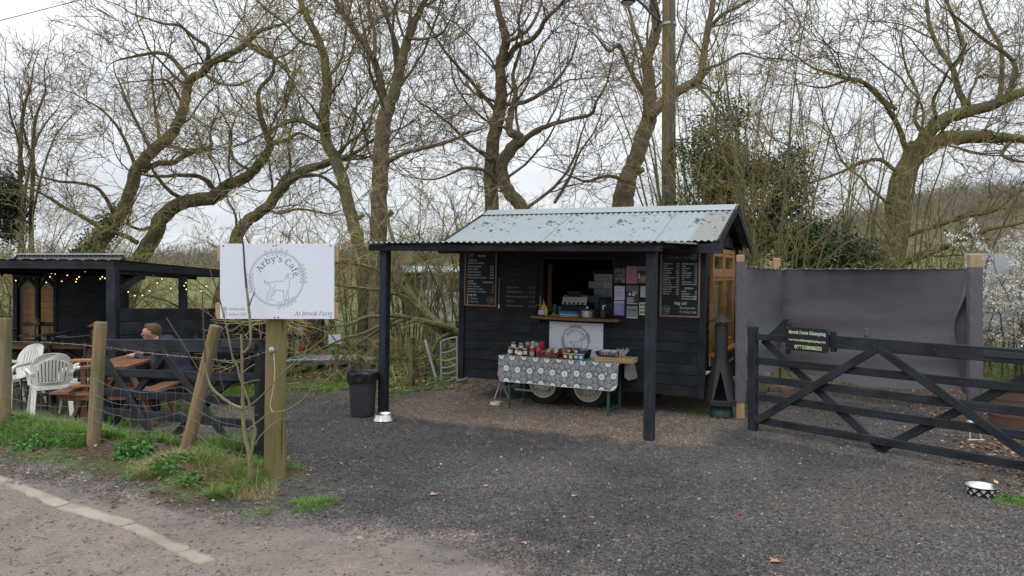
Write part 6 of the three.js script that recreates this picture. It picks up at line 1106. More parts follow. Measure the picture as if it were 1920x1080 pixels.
// ---------------------------------------------------------------- field gates
function gateBar(o, name, ax, ay, bx, by, w, t, z, m) { return part(o, name, bar(V(ax, ay, z), V(bx, by, z), t, w, 0.005, V(0, 1, 0)), m); }
const bolts = (o, l, z, r = 0.009) => l.forEach(([x, y]) => part(o, 'bolt', tf(new THREE.CylinderGeometry(r, r, 0.012, 8).rotateX(Math.PI / 2), x, y, z), mDarkIron));
{
  const a = gp(1412, 806), dir = V(0.64, 0, 0.77), t = thing('field_gate', 'wide black five bar gate standing open, with the farm sign on its top rail', 'gate', a, -Math.atan2(0.77, 0.64)), L = 2.72;
  const g0 = V(a.x, 0, a.z).addScaledVector(dir, L); const drop = 0.0;
  part(t, 'gate_post', box(0.095, 1.11, 0.085, 0, 0.545, 0, 0.012), MB[3]);
  const ys = [1.0, 0.74, 0.55, 0.36, 0.115], mg = [MB[3], MB[2], MB[3], MB[2], MB[3]];
  gateBar(t, 'rail', 0.05, ys[0] - 0.01, 0.56, ys[0] - 0.01, 0.065, 0.05, 0, MB[3]); gateBar(t, 'rail', 0.56, ys[0], L, ys[0] - 0.02, 0.12, 0.07, 0, MB[2]);
  for (let k = 1; k < 5; k++) gateBar(t, 'rail', 0.05, ys[k], L, ys[k] - 0.01, 0.075, 0.032, 0, mg[k]);
  // the shaped heel of the top rail
  { const s = new THREE.Shape(); s.moveTo(0.12, ys[0] - 0.03); s.quadraticCurveTo(0.26, ys[0] + 0.06, 0.36, ys[0] + 0.19); s.lineTo(0.39, ys[0] + 0.19); s.lineTo(0.39, ys[0] + 0.14); s.lineTo(0.42, ys[0] + 0.14); s.lineTo(0.42, ys[0] - 0.03); const g = new THREE.ExtrudeGeometry(s, { depth: 0.036, bevelEnabled: true, bevelSize: 0.004, bevelThickness: 0.004, bevelSegments: 1 }); part(t, 'shaped_heel', g.translate(0, 0, -0.020), MB[2]); }
  const M = 1.33, zf = 0.034, zb = -0.034;
  gateBar(t, 'brace', 0.10, 0.96, M + 0.02, -0.0, 0.075, 0.03, zb, MB[2]); gateBar(t, 'brace', 0.05, 0.10, M - 0.02, 0.97, 0.075, 0.03, zf, MB[3]);
  gateBar(t, 'brace', M - 0.02, 0.97, L - 0.05, 0.08, 0.075, 0.03, zf, MB[3]); gateBar(t, 'brace', M - 0.04, 0.02, L - 0.02, 0.98, 0.075, 0.03, zb, MB[2]);
  part(t, 'gate_post', box(0.075, 1.0, 0.07, L + 0.04, 0.51, 0, 0.01), MB[2]);
  const bl = []; for (const k of [1, 2, 3]) { const y = ys[k]; bl.push([0.05 + (y - 0.1) / 0.87 * (M - 0.07), y], [M - 0.02 + (0.97 - y) / 0.89 * (L - 0.05 - M), y]); } bolts(t, bl, zf + 0.016);
  bolts(t, [[M - 0.05, ys[4]], [M + 0.05, ys[4]], [2.0, ys[1]], [1.8, ys[0] - 0.01]], 0.042);
  part(t, 'hinge_strap', box(0.5, 0.05, 0.008, L - 0.3, ys[0] - 0.01, 0.04, 0.002), mDarkIron);
  // sign
  const s = thing('farm_sign', 'black sign with green lettering hung on the open five bar gate', 'sign', t.localToWorld(V(0, 0, 0))); s.rotation.y = t.rotation.y; t.updateMatrixWorld(true); s.position.copy(V(0.635, 1.0, 0.055).applyMatrix4(t.matrixWorld)); s.rotation.set(0, t.rotation.y, -0.012, 'YXZ');
  const w = 0.44, h = 0.232;
  part(s, 'sign_face', tf(flat(w, h), 0, 0, 0.0065), std({ map: canvasTex(1024, 540, (c, W, H) => { c.fillStyle = '#1b1a1f'; c.fillRect(0, 0, W, H); c.textAlign = 'center'; c.fillStyle = '#d6f0cb'; c.font = 'bold 104px serif'; c.fillText('Brook Farm Glamping', W / 2, 150, 900); c.font = 'bold 66px serif'; c.fillText('www.brookfarmglamping.com', W / 2, 315, 900); c.font = 'bold 116px serif'; c.fillStyle = '#def2ba'; c.fillText('07715896633', W / 2 + 30, 490, 660); }), roughness: 0.4 }));
  part(s, 'backing', box(w, h, 0.01, 0, 0, 0, 0.003), mBlackMetal);
  for (const [x, y] of [[-0.21, 0.105], [0.21, 0.105], [-0.21, -0.105], [0.21, -0.105]]) part(s, 'screw', tf(new THREE.CylinderGeometry(0.004, 0.004, 0.004, 7).rotateX(Math.PI / 2), x, y, 0.008), mGalv);
  part(t, 'latch_block', box(0.05, 0.20, 0.05, 0.885, 1.0, 0.02, 0.006), MB[1]); part(t, 'latch_block', box(0.05, 0.28, 0.03, 0.42, 0.98, 0.032, 0.006), MB[1]);
}
{
  const a = V(-2.2, 0, -6.55), b = V(-4.42, -0.06, -7.95); onG(a); onG(b); a.y = 0.0; b.y = -0.13; const d = b.clone().sub(a), L = Math.hypot(d.x, d.z), ang = Math.atan2(-d.z, d.x);
  const t = thing('field_gate', 'black five bar gate folded back behind the wire fence', 'gate', a, ang), sl = (b.y - a.y) / L, Y = (x, y) => y + sl * x;
  const ys = [1.02, 0.735, 0.52, 0.315, 0.10];
  gateBar(t, 'rail', 0, Y(0, ys[0]), L, Y(L, ys[0]), 0.125, 0.07, 0, MB[3]); for (let k = 1; k < 5; k++) gateBar(t, 'rail', 0.05, Y(0.05, ys[k]), L - 0.03, Y(L - 0.03, ys[k]), 0.08, 0.032, 0, MB[2 + k % 2]);
  part(t, 'gate_stile', box(0.08, 1.02, 0.07, 0.05, 0.53, 0, 0.008), MB[2]); part(t, 'gate_stile', box(0.075, 1.0, 0.07, L - 0.04, Y(L, 0.53), 0, 0.008), MB[2]);
  const M = L * 0.56, zf = -0.034, zb = 0.034;                        // the near face is at -z here
  gateBar(t, 'brace', L - 0.05, Y(L, 0.97), M + 0.05, Y(M, 0.02), 0.075, 0.03, zf, MB[3]); gateBar(t, 'brace', L - 0.1, Y(L, 0.12), M, Y(M, 0.97), 0.075, 0.03, zb, MB[1]);
  gateBar(t, 'brace', M - 0.02, Y(M, 0.97), 0.35, 0.05, 0.075, 0.03, zf, MB[3]); gateBar(t, 'brace', M, Y(M, 0.06), 0.1, 0.97, 0.075, 0.03, zb, MB[1]);
  part(t, 'hinge_strap', box(0.46, 0.06, 0.008, 0.3, 1.015, -0.04, 0.002), mDarkIron); bolts(t, [[0.15, 1.015], [0.42, 1.015]], -0.046, 0.014); bolts(t, [[1.25, 0.55], [2.0, 0.53], [1.6, 0.735]], -0.05);
}
// ---------------------------------------------------------------- wire fence along the road
{
  const rough = (t, a, b, r, seed) => { const pts = []; for (let k = 0; k <= 12; k++) pts.push(a.clone().lerp(b, k / 12)); const ac = new Acc().tube(pts, (s) => r * (1 + 0.08 * (0.5 - s)), 14, true, 0, 0.09, seed), g = ac.geo(), q = g.attributes.uv; for (let i = 0; i < q.count; i++) q.setXY(i, q.getY(i), q.getX(i)); part(t, 'post_body', g, mPost); };
  const tops = [];
  [['fence_post', 'weathered round fence post at the photo edge, in front of a white chair', 8, 800, 10, 597, 0.058, 5], ['fence_post', 'upright weathered fence post between the white chairs and black gate', 175, 832, 189, 604, 0.056, 6], ['fence_post', 'leaning weathered fence post in front of the black gate', 345, 848, 405, 611, 0.055, 7]].forEach(([n, l, bx, by, tx, ty, r, s]) => {
    const b = gp(bx, by), top = P(tx, ty, -b.z - (s === 7 ? 0.02 : 0)), t = thing(n, l, 'fence post', b, 0, 'posts of the wire fence'); rough(t, V(0, -0.08, 0), top.clone().sub(b), r, s); tops.push([b, top]);
  });
  const sp = gp(515, 893), Z = (i, f) => tops[i][0].clone().lerp(tops[i][1], f).add(V(0, 0, 0.06));
  // barbed top strand
  const bw = thing('barbed_wire', 'single rusty barbed strand along the fence tops', 'barbed wire'), path = [V(-9.5, 1.02, -10.2), Z(0, 0.5).setY(P(10, 645, 7.7).y)];
  const px = [[10, 640, 7.7], [100, 643, 7.25], [186, 650, 6.78], [280, 662, 6.6], [380, 672, 6.42], [440, 676, 6.2], [500, 660, 5.86]];
  const run = smooth(px.map((q) => P(...q)), 90), ac = new Acc(); ac.tube(run, 0.0026, 4); ac.tube(run.map((p, i) => p.clone().add(V(0, 0.003 * Math.sin(i * 1.3), 0.003 * Math.cos(i * 1.3)))), 0.0022, 4);
  part(bw, 'strand', ac.geo(), plain(0.26, 0.22, 0.16, 0.6, 0.5)); const bb = new Acc(); for (let i = 2; i < run.length; i += 4) for (const q of [[0.6, 1, 0.3], [-0.6, 1, -0.3], [0.2, -0.8, 0.7]]) { const d = V(...q).normalize().multiplyScalar(0.018); bb.tube([run[i].clone().sub(d), run[i].clone().add(d)], 0.0018, 3); } part(bw, 'barbs', bb.geo(), plain(0.26, 0.22, 0.16, 0.6, 0.5)).userData.kind = 'stuff';
  // stock netting, slack between the posts
  const nt = thing('wire_netting', 'slack square mesh stock netting stapled to the fence posts', 'wire netting'), na = new Acc(), rows = [[0.60, 0.60, 0.585, 0.52], [0.45, 0.47, 0.47, 0.40], [0.33, 0.35, 0.36, 0.28], [0.20, 0.24, 0.25, 0.18], [0.09, 0.10, 0.13, 0.07]];
  const base = [tops[0][0], tops[1][0], tops[2][0], sp.clone().add(V(-0.1, 0, 0.05))], r = rngOf(401), at2 = (k, s) => { const i = Math.min(2, Math.floor(s)), f = s - i, h = lerp(rows[k][i], rows[k][i + 1], f), p = base[i].clone().lerp(base[i + 1], f); p.y += h - 0.07 * Math.sin(Math.PI * f) * (i === 1 ? 1.3 : 0.8) + 0.022 * (fbm(s * 9, k * 7.3, 2, 0, 0, 403) - 0.5); p.z += 0.06 + 0.05 * (fbm(s * 4, k * 3.1, 2, 0, 0, 405) - 0.5); return p; };
  for (let k = 0; k < 5; k++) { const pts = []; for (let i = 0; i <= 110; i++) pts.push(at2(k, i / 110 * 3)); na.tube(pts, 0.0014, 3); }
  for (let i = 1; i < 31; i++) { const pts = []; for (let k = 0; k < 5; k++) pts.push(at2(k, i / 31 * 3).add(V(0.012 * (r() - 0.5), 0, 0))); na.tube(smooth(pts, 8), 0.0012, 3); }
  part(nt, 'wires', na.geo(), plain(0.28, 0.27, 0.25, 0.5, 0.6)).userData.kind = 'stuff';
}
// ---------------------------------------------------------------- the sapling at the road edge
{
  const t = new Tree('sapling', 'thin bare sapling with cut stems growing in front of the name board', 'sapling', 411, { dens: 0.7, levels: 1, twigStep: 5, twigLen: 0.1, bark: std({ map: barkMapOf([0.14, 0.11, 0.06], [0.28, 0.225, 0.125], [0.22, 0.20, 0.09], 0.4), bumpMap: barkBump, bumpScale: 0.002, roughness: 0.8 }), maxLen: 0.3 }), b = gp(470, 912), D = -b.z, dk = { bare: true, mat: std({ color: rgb(0.075, 0.045, 0.04), roughness: 0.7 }) }, br = { bare: true };
  t.limb('470,914,6.07 470,890,5.16 469,860,4.55 462,830,3.94 457,800,3.64 455,765,3.64 455,730,3.03 454,690,2.79 454,660,2.67 453,627,2.55', D, 0, 0.05, 0, br);
  t.limb('469,862,3.64 474,835,3.03 478,810,2.92 474,785,2.67 468,760,2.43 460,735,2.18 452,715,2.06 446,690,1.82', D, 0, -0.05, 0, br);
  t.limb('455,662,2.67 463,656,2.67 469,646,2.67 469,610,2.55 466,570,2.43 462,540,2.18', D, 0.02, -0.02, 0, br); t.limb('462,540,2.18 459,505,1.94 456,460,1.7 452,425,1.33 448,398,0.97', D, -0.02, -0.05, 0, dk);
  t.limb('455,766,3.03 441,761,2.67 430,755,2.55 415,744,2.43 400,730,2.18 391,714,1.94 385,680,1.58', D, 0, 0.05, 0, br); t.limb('385,680,1.58 383,640,1.46 381,590,1.33 379,545,0.97', D, 0.05, 0.08, 0, dk);
  t.limb('446,690,1.82 436,668,1.82 432,650,1.7 424,610,1.58 414,570,1.33', D, -0.05, -0.1, 0, br); t.limb('414,570,1.46 404,535,1.21 393,505,0.85', D, -0.1, -0.1, 0, dk);
  t.limb('432,655,1.58 418,625,1.21 400,585,0.97', D, -0.06, -0.1, 0, dk); t.limb('466,578,1.21 472,560,1.1 478,548,0.91', D, 0, -0.1, 0, dk);
  t.limb('456,768,1.82 480,752,1.58 500,732,1.4 520,710,1.21 545,685,1.03 570,662,0.91 600,640,0.79 640,604,0.55', D, 0, -0.3, 0, br);
  t.limb('465,806,1.82 485,790,1.58 505,775,1.4 525,772,1.27 545,765,1.15 575,742,0.97 600,700,0.67', D, 0, -0.2, 0, br);
  t.limb('470,845,1.58 490,815,1.21 520,790,0.97 545,780,0.61', D, 0.02, 0.1, 0, br); t.limb('454,700,1.46 466,690,1.21 478,683,0.91', D, 0, -0.08, 0, br); t.limb('454,720,1.33 470,715,0.97 486,712,0.73', D, 0, 0.1, 0, br); t.limb('312,596,0.97 340,640,0.91 370,690,0.91 400,738,0.85 420,770,0.73', D, 0.5, 0.1, 0, { bare: true, mat: dk.mat });
  t.limb('428,768,0.97 410,690,0.85 402,640,0.73', D, 0.05, 0.12, 0, dk);
  t.branches = new Acc(); t.tw = []; t.done();
}
// ---------------------------------------------------------------- cloth screen
const mCloth = std({ map: dataTex(256, 256, (u, v) => { const w = 0.5 + 0.5 * Math.sin(u * 256 * 1.57) * Math.sin(v * 256 * 1.57), n = fbm(u * 8, v * 8, 4, 8, 8, 421); return [0.104 + 0.010 * n + 0.009 * w, 0.102 + 0.010 * n + 0.009 * w, 0.112 + 0.010 * n + 0.009 * w]; }), bumpMap: fineNoise, bumpScale: 0.0008, roughness: 0.92, side: THREE.DoubleSide });
{
  const A = gp(1388, 784), B = P(1463, 742, 10.4).setY(0), C = P(1815, 780, 8.75).setY(0), C2 = gp(1827, 784);
  const post = (name, label, base, top, w, wrapped) => { const t = thing(name, label, 'post', base, -0.25), h = top - base.y; part(t, 'post_body', box(w, h + 0.02, w, 0, h / 2 - 0.01, 0, 0.006), mPale); if (wrapped) { const k = w / 2 + 0.012, y0 = wrapped[0], y1 = wrapped[1]; part(t, 'cloth_wrap', sheet(40, 60, (u, v) => { const a = u * 6.2832, s = 1 / Math.max(Math.abs(Math.cos(a)), Math.abs(Math.sin(a))), q = k * Math.min(s, 1.28) + 0.006 * (fbm(u * 6, v * 22 + u * 8, 3, 6, 0, 431 + Math.round(base.x * 9)) - 0.5) * 2; return V(Math.cos(a) * q, lerp(y1, y0, v), Math.sin(a) * q); }, (u, v) => [u * 0.5, v * 2]), mCloth); } };
  post('screen_post', 'timber post wrapped in grey cloth beside the chiminea', A, P(0, 478, -A.z).y, 0.09, [0.19, P(0, 492, -A.z).y]);
  post('screen_post', 'timber post showing a bare top behind the screen corner', onG(P(1456, 700, 10.75)), P(0, 484, 10.75).y, 0.10, null);
  post('screen_post', 'timber post wrapped in grey cloth at the blossom end of the screen', C2, P(0, 477, -C2.z).y, 0.12, [0.02, P(0, 500, -C2.z).y]);
  const gpole = thing('green_pole', 'thin dark green pole in the inner corner of the cloth screen', 'pole', onG(B.clone())); part(gpole, 'pole', rodG(V(0, 0, 0), V(0, 1.76, 0), 0.016, 10), mGreenPaint); part(gpole, 'pole_cap', tf(new THREE.SphereGeometry(0.018, 10, 6), 0, 1.765, 0), mGreenPaint);
  const panel = (name, label, a, b, ya, yb, low, seed, sag, clips) => {
    const t = thing(name, label, 'cloth screen', a.clone().setY(0)), d = b.clone().sub(a).setY(0), n = V(-d.z, 0, d.x).normalize(); if (n.z < 0) n.negate();
    const f = (u, v) => { const top = lerp(ya, yb, u) - 0.012 * Math.sin(u * Math.PI * clips) ** 2, y = lerp(top, low + 0.05 * Math.sin(u * 5 + seed), v), p = d.clone().multiplyScalar(u); p.y = y; const bl = sag * Math.sin(Math.PI * clamp(u * 1.02)) * Math.sin(Math.PI * Math.pow(v, 0.75)); return p.addScaledVector(n, -bl + 0.03 * (fbm(u * 3 + seed, v * 7, 3, 0, 0, 441 + seed) - 0.5) * sstep(0, 0.15, v) + 0.028 * Math.sin(v * 17 + u * 2 + 2 * fbm(u * 2 + seed, v * 2, 2)) * sstep(0.3, 0.7, v) * (1 - u * 0.4) + 0.012 * Math.sin(u * Math.PI * 2 * clips) * (1 - v) ** 4); };
    part(t, 'cloth', sheet(80, 50, f, (u, v) => [u * d.length() * 2, v * 3.2]), mCloth);
    const hp = []; for (let i = 0; i <= 60; i++) hp.push(f(i / 60, 0)); part(t, 'top_wire', tubeG(hp, 0.007, 6), mCloth);
    for (let k = 0; k <= clips; k++) { const p = f(clamp(k / clips, 0.01, 0.99), 0.003); part(t, 'clip', tf(cb(0.035, 0.02, 0.03, 0.004), p.x, p.y, p.z + 0.012), plain(0.25, 0.24, 0.22, 0.5)); }
    return [t, f, d];
  };
  panel('cloth_panel', 'narrow grey cloth panel between the wrapped post and inner corner', V(A.x + 0.05, 0, A.z - 0.02), B.clone().add(V(0.02, 0, 0.05)), P(0, 499, 8.5).y, P(0, 505, 10.4).y, 0.42, 1, 0.08, 4);
  const [pt] = panel('cloth_panel', 'broad sagging grey cloth panel behind the open five bar gate', B.clone().add(V(0.03, 0, 0.03)), C, P(0, 504, 10.4).y, P(0, 503, 8.75).y, 0.26, 2, 0.16, 7);
  // the free edge folded back against the end post
  const fp = C.clone().add(V(-0.02, 0, 0.03)), fl = sheet(14, 40, (u, v) => V(lerp(-0.20 * Math.pow(Math.sin(Math.PI * clamp(v * 0.9 + 0.08)), 0.8), 0.04, u) + 0.03 * Math.sin(v * 11), lerp(1.66, 0.25, v), 0.05 + 0.06 * Math.sin(u * 7 + v * 4)), (u, v) => [u * 0.4, v * 3]); part(pt, 'folded_edge', fl.translate(fp.x - pt.position.x, 0, fp.z - pt.position.z), mCloth);
  part(pt, 'cloth_knot', lathe([[0, 0], [0.03, 0.01], [0.035, 0.05], [0.02, 0.09], [0.035, 0.12], [0, 0.125]], 9).translate(P(1625, 0, 9.4).x - pt.position.x, P(0, 634, 9.4).y, -9.40 - pt.position.z), mCloth);
}
// bits beyond the open gate
{
  const b = gp(1440, 752), t = thing('brick_stack', 'low stack of bricks and blocks behind the gate, under the cloth', 'bricks', b, 0.4), mb = [[0.13, 0.075, 0.055], [0.17, 0.14, 0.11], [0.10, 0.09, 0.085]].map((c) => std({ color: rgb(...c), roughness: 0.95, bumpMap: fineNoise, bumpScale: 0.002 }));
  for (let j = 0; j < 3; j++) for (let i = 0; i < 3; i++) part(t, 'brick', box(0.21, 0.062, 0.10, -0.22 + i * 0.22 + 0.03 * j + 0.02 * rr(-1, 1), 0.032 + j * 0.064, rr(-0.03, 0.03), 0.006, 0, rr(-0.15, 0.15), 0), mb[(i + j) % 3]);
  const p = gp(1824, 824), s = thing('metal_stand', 'small pale metal stand among leaves under the gate', 'stand', p), ac = new Acc(); for (const x of [-0.06, 0.06]) ac.rod(V(x, 0, 0.05), V(x * 0.5, 0.17, 0), 0.008, 6), ac.rod(V(x, 0, -0.05), V(x * 0.5, 0.17, 0), 0.008, 6); part(s, 'legs', ac.geo(), mGalv); part(s, 'top_plate', box(0.09, 0.014, 0.06, 0, 0.176, 0), plain(0.55, 0.55, 0.5)); part(s, 'foot', box(0.16, 0.012, 0.03, 0, 0.006, 0.05), plain(0.5, 0.5, 0.46));
  const q = gp(1908, 800), d = thing('fire_drum', 'rusty cut-down steel drum by the blossom bush', 'drum', q), rust = std({ map: dataTex(256, 256, (u, v) => { const n = fbm(u * 8, v * 8, 5, 8, 8, 451); return mix3([0.045, 0.03, 0.026], [0.16, 0.085, 0.055], n); }), roughness: 0.9, bumpMap: fineNoise, bumpScale: 0.002, side: THREE.DoubleSide });
  part(d, 'drum_wall', lathe([[0.0, 0.01], [0.26, 0.01], [0.27, 0.02], [0.265, 0.12], [0.275, 0.13], [0.265, 0.14], [0.265, 0.30], [0.275, 0.31], [0.265, 0.32], [0.268, 0.40], [0.276, 0.41], [0.262, 0.412]], 44), rust); part(d, 'ash', lathe([[0, 0.33], [0.26, 0.32]], 30), plain(0.05, 0.048, 0.045, 1)); part(d, 'rim', new THREE.TorusGeometry(0.27, 0.009, 8, 44).rotateX(Math.PI / 2).translate(0, 0.412, 0), rust);
  const c = thing('tarpaulin', 'pale grey tarpaulin hanging behind the blossom bush', 'tarpaulin', onG(P(1850, 700, 12.2))); part(c, 'sheet', sheet(20, 20, (u, v) => V(lerp(-0.35, 0.5, u) + 0.02 * Math.sin(v * 9), lerp(2.0, 0.75, v), 0.04 * Math.sin(u * 14) + 0.05 * v), (u, v) => [u, v]), std({ color: rgb(0.42, 0.44, 0.46), roughness: 0.6, side: THREE.DoubleSide })); part(c, 'pole', rodG(V(-0.36, 0, 0), V(-0.36, 2.02, 0), 0.02), mGalv); part(c, 'pole', rodG(V(0.51, 0, 0), V(0.51, 2.02, 0), 0.02), mGalv);
  for (const [x, y, l, s2] of [[811, 930, 'small tan fallen oak leaf lying alone on open gravel', 1], [1455, 1055, 'orange fallen leaf near the bottom of the photo', 1], [910, 912, 'small yellow-green fallen leaf on the gravel', 0.7], [1385, 966, 'red scrap of leaf on the gravel, mid photo', 0.6], [1075, 932, 'tan curled leaf on the gravel, between the porch post and the lone oak leaf', 0.7], [985, 1020, 'straw-coloured broken leaf at the bottom centre', 0.8]]) {
    const o = thing('fallen_leaf', l, 'leaf', gp(x, y), x), sh = new THREE.Shape(); for (let k = 0; k <= 20; k++) { const a = k / 20 * 6.2832, q2 = 0.035 * (0.75 + 0.28 * Math.cos(a * 5)) * (1 + 0.35 * Math.cos(a)); k ? sh.lineTo(q2 * Math.cos(a), q2 * Math.sin(a)) : sh.moveTo(q2, 0); } const g = new THREE.ShapeGeometry(sh), pa = g.attributes.position; for (let i = 0; i < pa.count; i++) pa.setZ(i, 0.012 + 6 * pa.getY(i) ** 2 + 2 * pa.getX(i) ** 2); g.computeVertexNormals(); g.rotateX(-Math.PI / 2).scale(s2, s2, s2);
    part(o, 'blade', g, std({ color: s2 === 0.7 && x === 910 ? rgb(0.4, 0.42, 0.12) : x === 1385 ? rgb(0.25, 0.05, 0.035) : rgb(0.42, 0.23, 0.10), roughness: 0.8, side: THREE.DoubleSide })); part(o, 'stalk', rodG(V(0.04 * s2, 0.008, 0), V(0.075 * s2, 0.012, 0.008), 0.0014, 4), mOrange);
  }
}
// ---------------------------------------------------------------- plastic garden chairs and what stands in the yard
{
  const proto = thing('garden_chair', 'white plastic garden chair', 'chair', null, 0, 'white plastic garden chairs');
  // back: a fan with slots, bent round the sitter
  const s = new THREE.Shape(); s.moveTo(-0.2, 0); s.lineTo(0.2, 0); s.bezierCurveTo(0.27, 0.2, 0.27, 0.36, 0.16, 0.46); s.bezierCurveTo(0.08, 0.505, -0.08, 0.505, -0.16, 0.46); s.bezierCurveTo(-0.27, 0.36, -0.27, 0.2, -0.2, 0);
  for (let k = -4; k <= 4; k++) { const h = new THREE.Path(), x = k * 0.037, y1 = 0.40 - 0.0045 * k * k, sp = 1.13; h.moveTo(x - 0.0085, 0.07); h.lineTo(x + 0.0085, 0.07); h.lineTo(x * sp + 0.0085, y1); h.lineTo(x * sp - 0.0085, y1); s.holes.push(h); }
  const g = new THREE.ExtrudeGeometry(s, { depth: 0.012, bevelEnabled: true, bevelSize: 0.003, bevelThickness: 0.003, bevelSegments: 1, curveSegments: 14 }), q = g.attributes.position; for (let i = 0; i < q.count; i++) { const x = q.getX(i), y = q.getY(i), z = q.getZ(i); q.setXYZ(i, x, 0.41 + y * 0.96, -0.21 - 0.28 * y - z + 1.3 * x * x); } g.computeVertexNormals();
  part(proto, 'backrest', g, mWhitePlastic);
  part(proto, 'seat', merge([sheet(16, 16, (u, v) => { const x = lerp(-0.22, 0.22, u), z = lerp(-0.22, 0.25, v); return V(x * (1 - 0.06 * (1 - v)), 0.425 - 0.02 * Math.cos(x * 7) * (1 - v * 0.6) - 0.05 * sstep(0.85, 1, v), z); }), box(0.44, 0.05, 0.016, 0, 0.40, 0.245, 0.006), box(0.40, 0.05, 0.016, 0, 0.40, -0.215, 0.006), box(0.016, 0.05, 0.45, -0.215, 0.40, 0.015, 0.006), box(0.016, 0.05, 0.45, 0.215, 0.40, 0.015, 0.006)]), std({ map: mWhitePlastic.map, roughness: 0.42, side: THREE.DoubleSide }));
  const leg = (x0, z0, x1, z1, w) => { const a = [V(x0, 0.41, z0), V(lerp(x0, x1, 0.5), 0.2, lerp(z0, z1, 0.5)), V(x1, 0, z1)]; return merge([bar(a[0], a[2], w, 0.014, 0.004, V(0, 0, 1)), bar(a[0].clone().add(V(-Math.sign(x0) * 0.014, 0, 0)), a[2].clone().add(V(-Math.sign(x1) * 0.01, 0, 0)), 0.014, w * 0.85, 0.004, V(1, 0, 0))]); };
  for (const sx of [-1, 1]) { part(proto, 'leg', leg(sx * 0.215, 0.22, sx * 0.26, 0.27, 0.05), mWhitePlastic); part(proto, 'leg', leg(sx * 0.205, -0.20, sx * 0.235, -0.31, 0.05), mWhitePlastic);
    const arm = smooth([V(sx * 0.225, 0.60, -0.24), V(sx * 0.27, 0.635, -0.08), V(sx * 0.285, 0.63, 0.12), V(sx * 0.275, 0.60, 0.23), V(sx * 0.255, 0.50, 0.262), V(sx * 0.245, 0.40, 0.25)], 20); const ag = new Acc().tube(arm, (t) => 0.022 + 0.006 * Math.sin(t * 3.1), 8, true).geo(); ag.scale(1, 1, 1); part(proto, 'armrest', ag, mWhitePlastic); }
  const put = (o, x, y, turn) => { const p = gp(x, y); o.position.copy(p); o.rotation.y = turn; };
  proto.userData.label = 'white plastic garden chair seen from behind, nearest the fence middle post'; put(proto, 96, 778, Math.PI + 0.6); proto.scale.setScalar(0.95);
  const c2 = copyOf(proto, 'garden_chair', 'white plastic garden chair half hidden behind the edge fence post'); put(c2, 30, 760, Math.PI + 0.35);
  const c3 = copyOf(proto, 'garden_chair', 'white plastic garden chair partly hidden behind the upright fence post'); put(c3, 162, 768, Math.PI + 1.3);
  const st = thing('side_table', 'small black metal side table among the white chairs', 'table', gp(70, 768), 0.3); part(st, 'table_top', box(0.34, 0.015, 0.3, 0, 0.44, 0), mBlackMetal); for (const [x, z] of [[-1, -1], [1, -1], [-1, 1], [1, 1]]) part(st, 'leg', rodG(V(x * 0.15, 0, z * 0.13), V(x * 0.15, 0.44, z * 0.13), 0.009, 6), mBlackMetal); part(st, 'shelf', box(0.28, 0.01, 0.25, 0, 0.2, 0), mBlackMetal);
  const b = gp(157, 800), ts = thing('timber_stand', 'rough timber stand with three cross shelves beside the upright fence post', 'stand', b, 0.25); part(ts, 'upright', box(0.06, 0.78, 0.05, 0, 0.38, 0), mBrown); part(ts, 'upright', box(0.05, 0.5, 0.05, -0.06, 0.24, -0.12), MB[1]); part(ts, 'shelf', box(0.26, 0.03, 0.16, 0, 0.80, 0), mOrange); part(ts, 'shelf', box(0.30, 0.025, 0.14, 0.02, 0.50, 0.02), mOrange); part(ts, 'shelf', box(0.24, 0.03, 0.14, 0.0, 0.40, 0.03), mOrange); part(ts, 'rail', box(0.75, 0.035, 0.08, 0.45, 0.43, -0.05), mOrange);
}
function picnicTable(name, label, pos, turn, m, L = 1.5) {
  const t = thing(name, label, 'picnic table', pos, turn);
  for (let k = 0; k < 5; k++) part(t, 'plank', box(L, 0.035, 0.128, 0, 0.735, -0.27 + k * 0.135), m); for (const s of [-1, 1]) for (let k = 0; k < 2; k++) part(t, 'bench_plank', box(L, 0.035, 0.125, 0, 0.44, s * (0.56 + 0.132 * k)), m);
  for (const e of [-1, 1]) { const x = e * (L / 2 - 0.25); for (const s of [-1, 1]) part(t, 'leg', bar(V(x, 0.71, s * 0.22), V(x, 0, s * 0.62), 0.045, 0.095, 0.004, V(1, 0, 0)), m); part(t, 'crossbar', box(0.045, 0.095, 1.4, x + 0.047 * e, 0.37, 0), m); part(t, 'crossbar', box(0.045, 0.07, 0.68, x + 0.047 * e, 0.68, 0), m); part(t, 'stay', bar(V(x - e * 0.03, 0.36, 0), V(e * 0.05, 0.70, 0), 0.07, 0.04), m); }
  return t;
}
const mTableWood = std({ map: brownWoodMap, bumpMap: grainBump, bumpScale: 0.002, roughness: 0.65, color: rgb(1.1, 0.98, 0.88) });
const TP = onG(V(-4.87, 0, -9.3));
picnicTable('picnic_table', 'timber picnic table where the man in navy sits', TP, Math.PI / 2 + 0.1, mTableWood, 1.2).scale.z = 0.8;
picnicTable('picnic_table', 'red-brown picnic table in front of the glazed booth', onG(P(110, 700, 11.5)), 0.04, mBrown, 1.7);
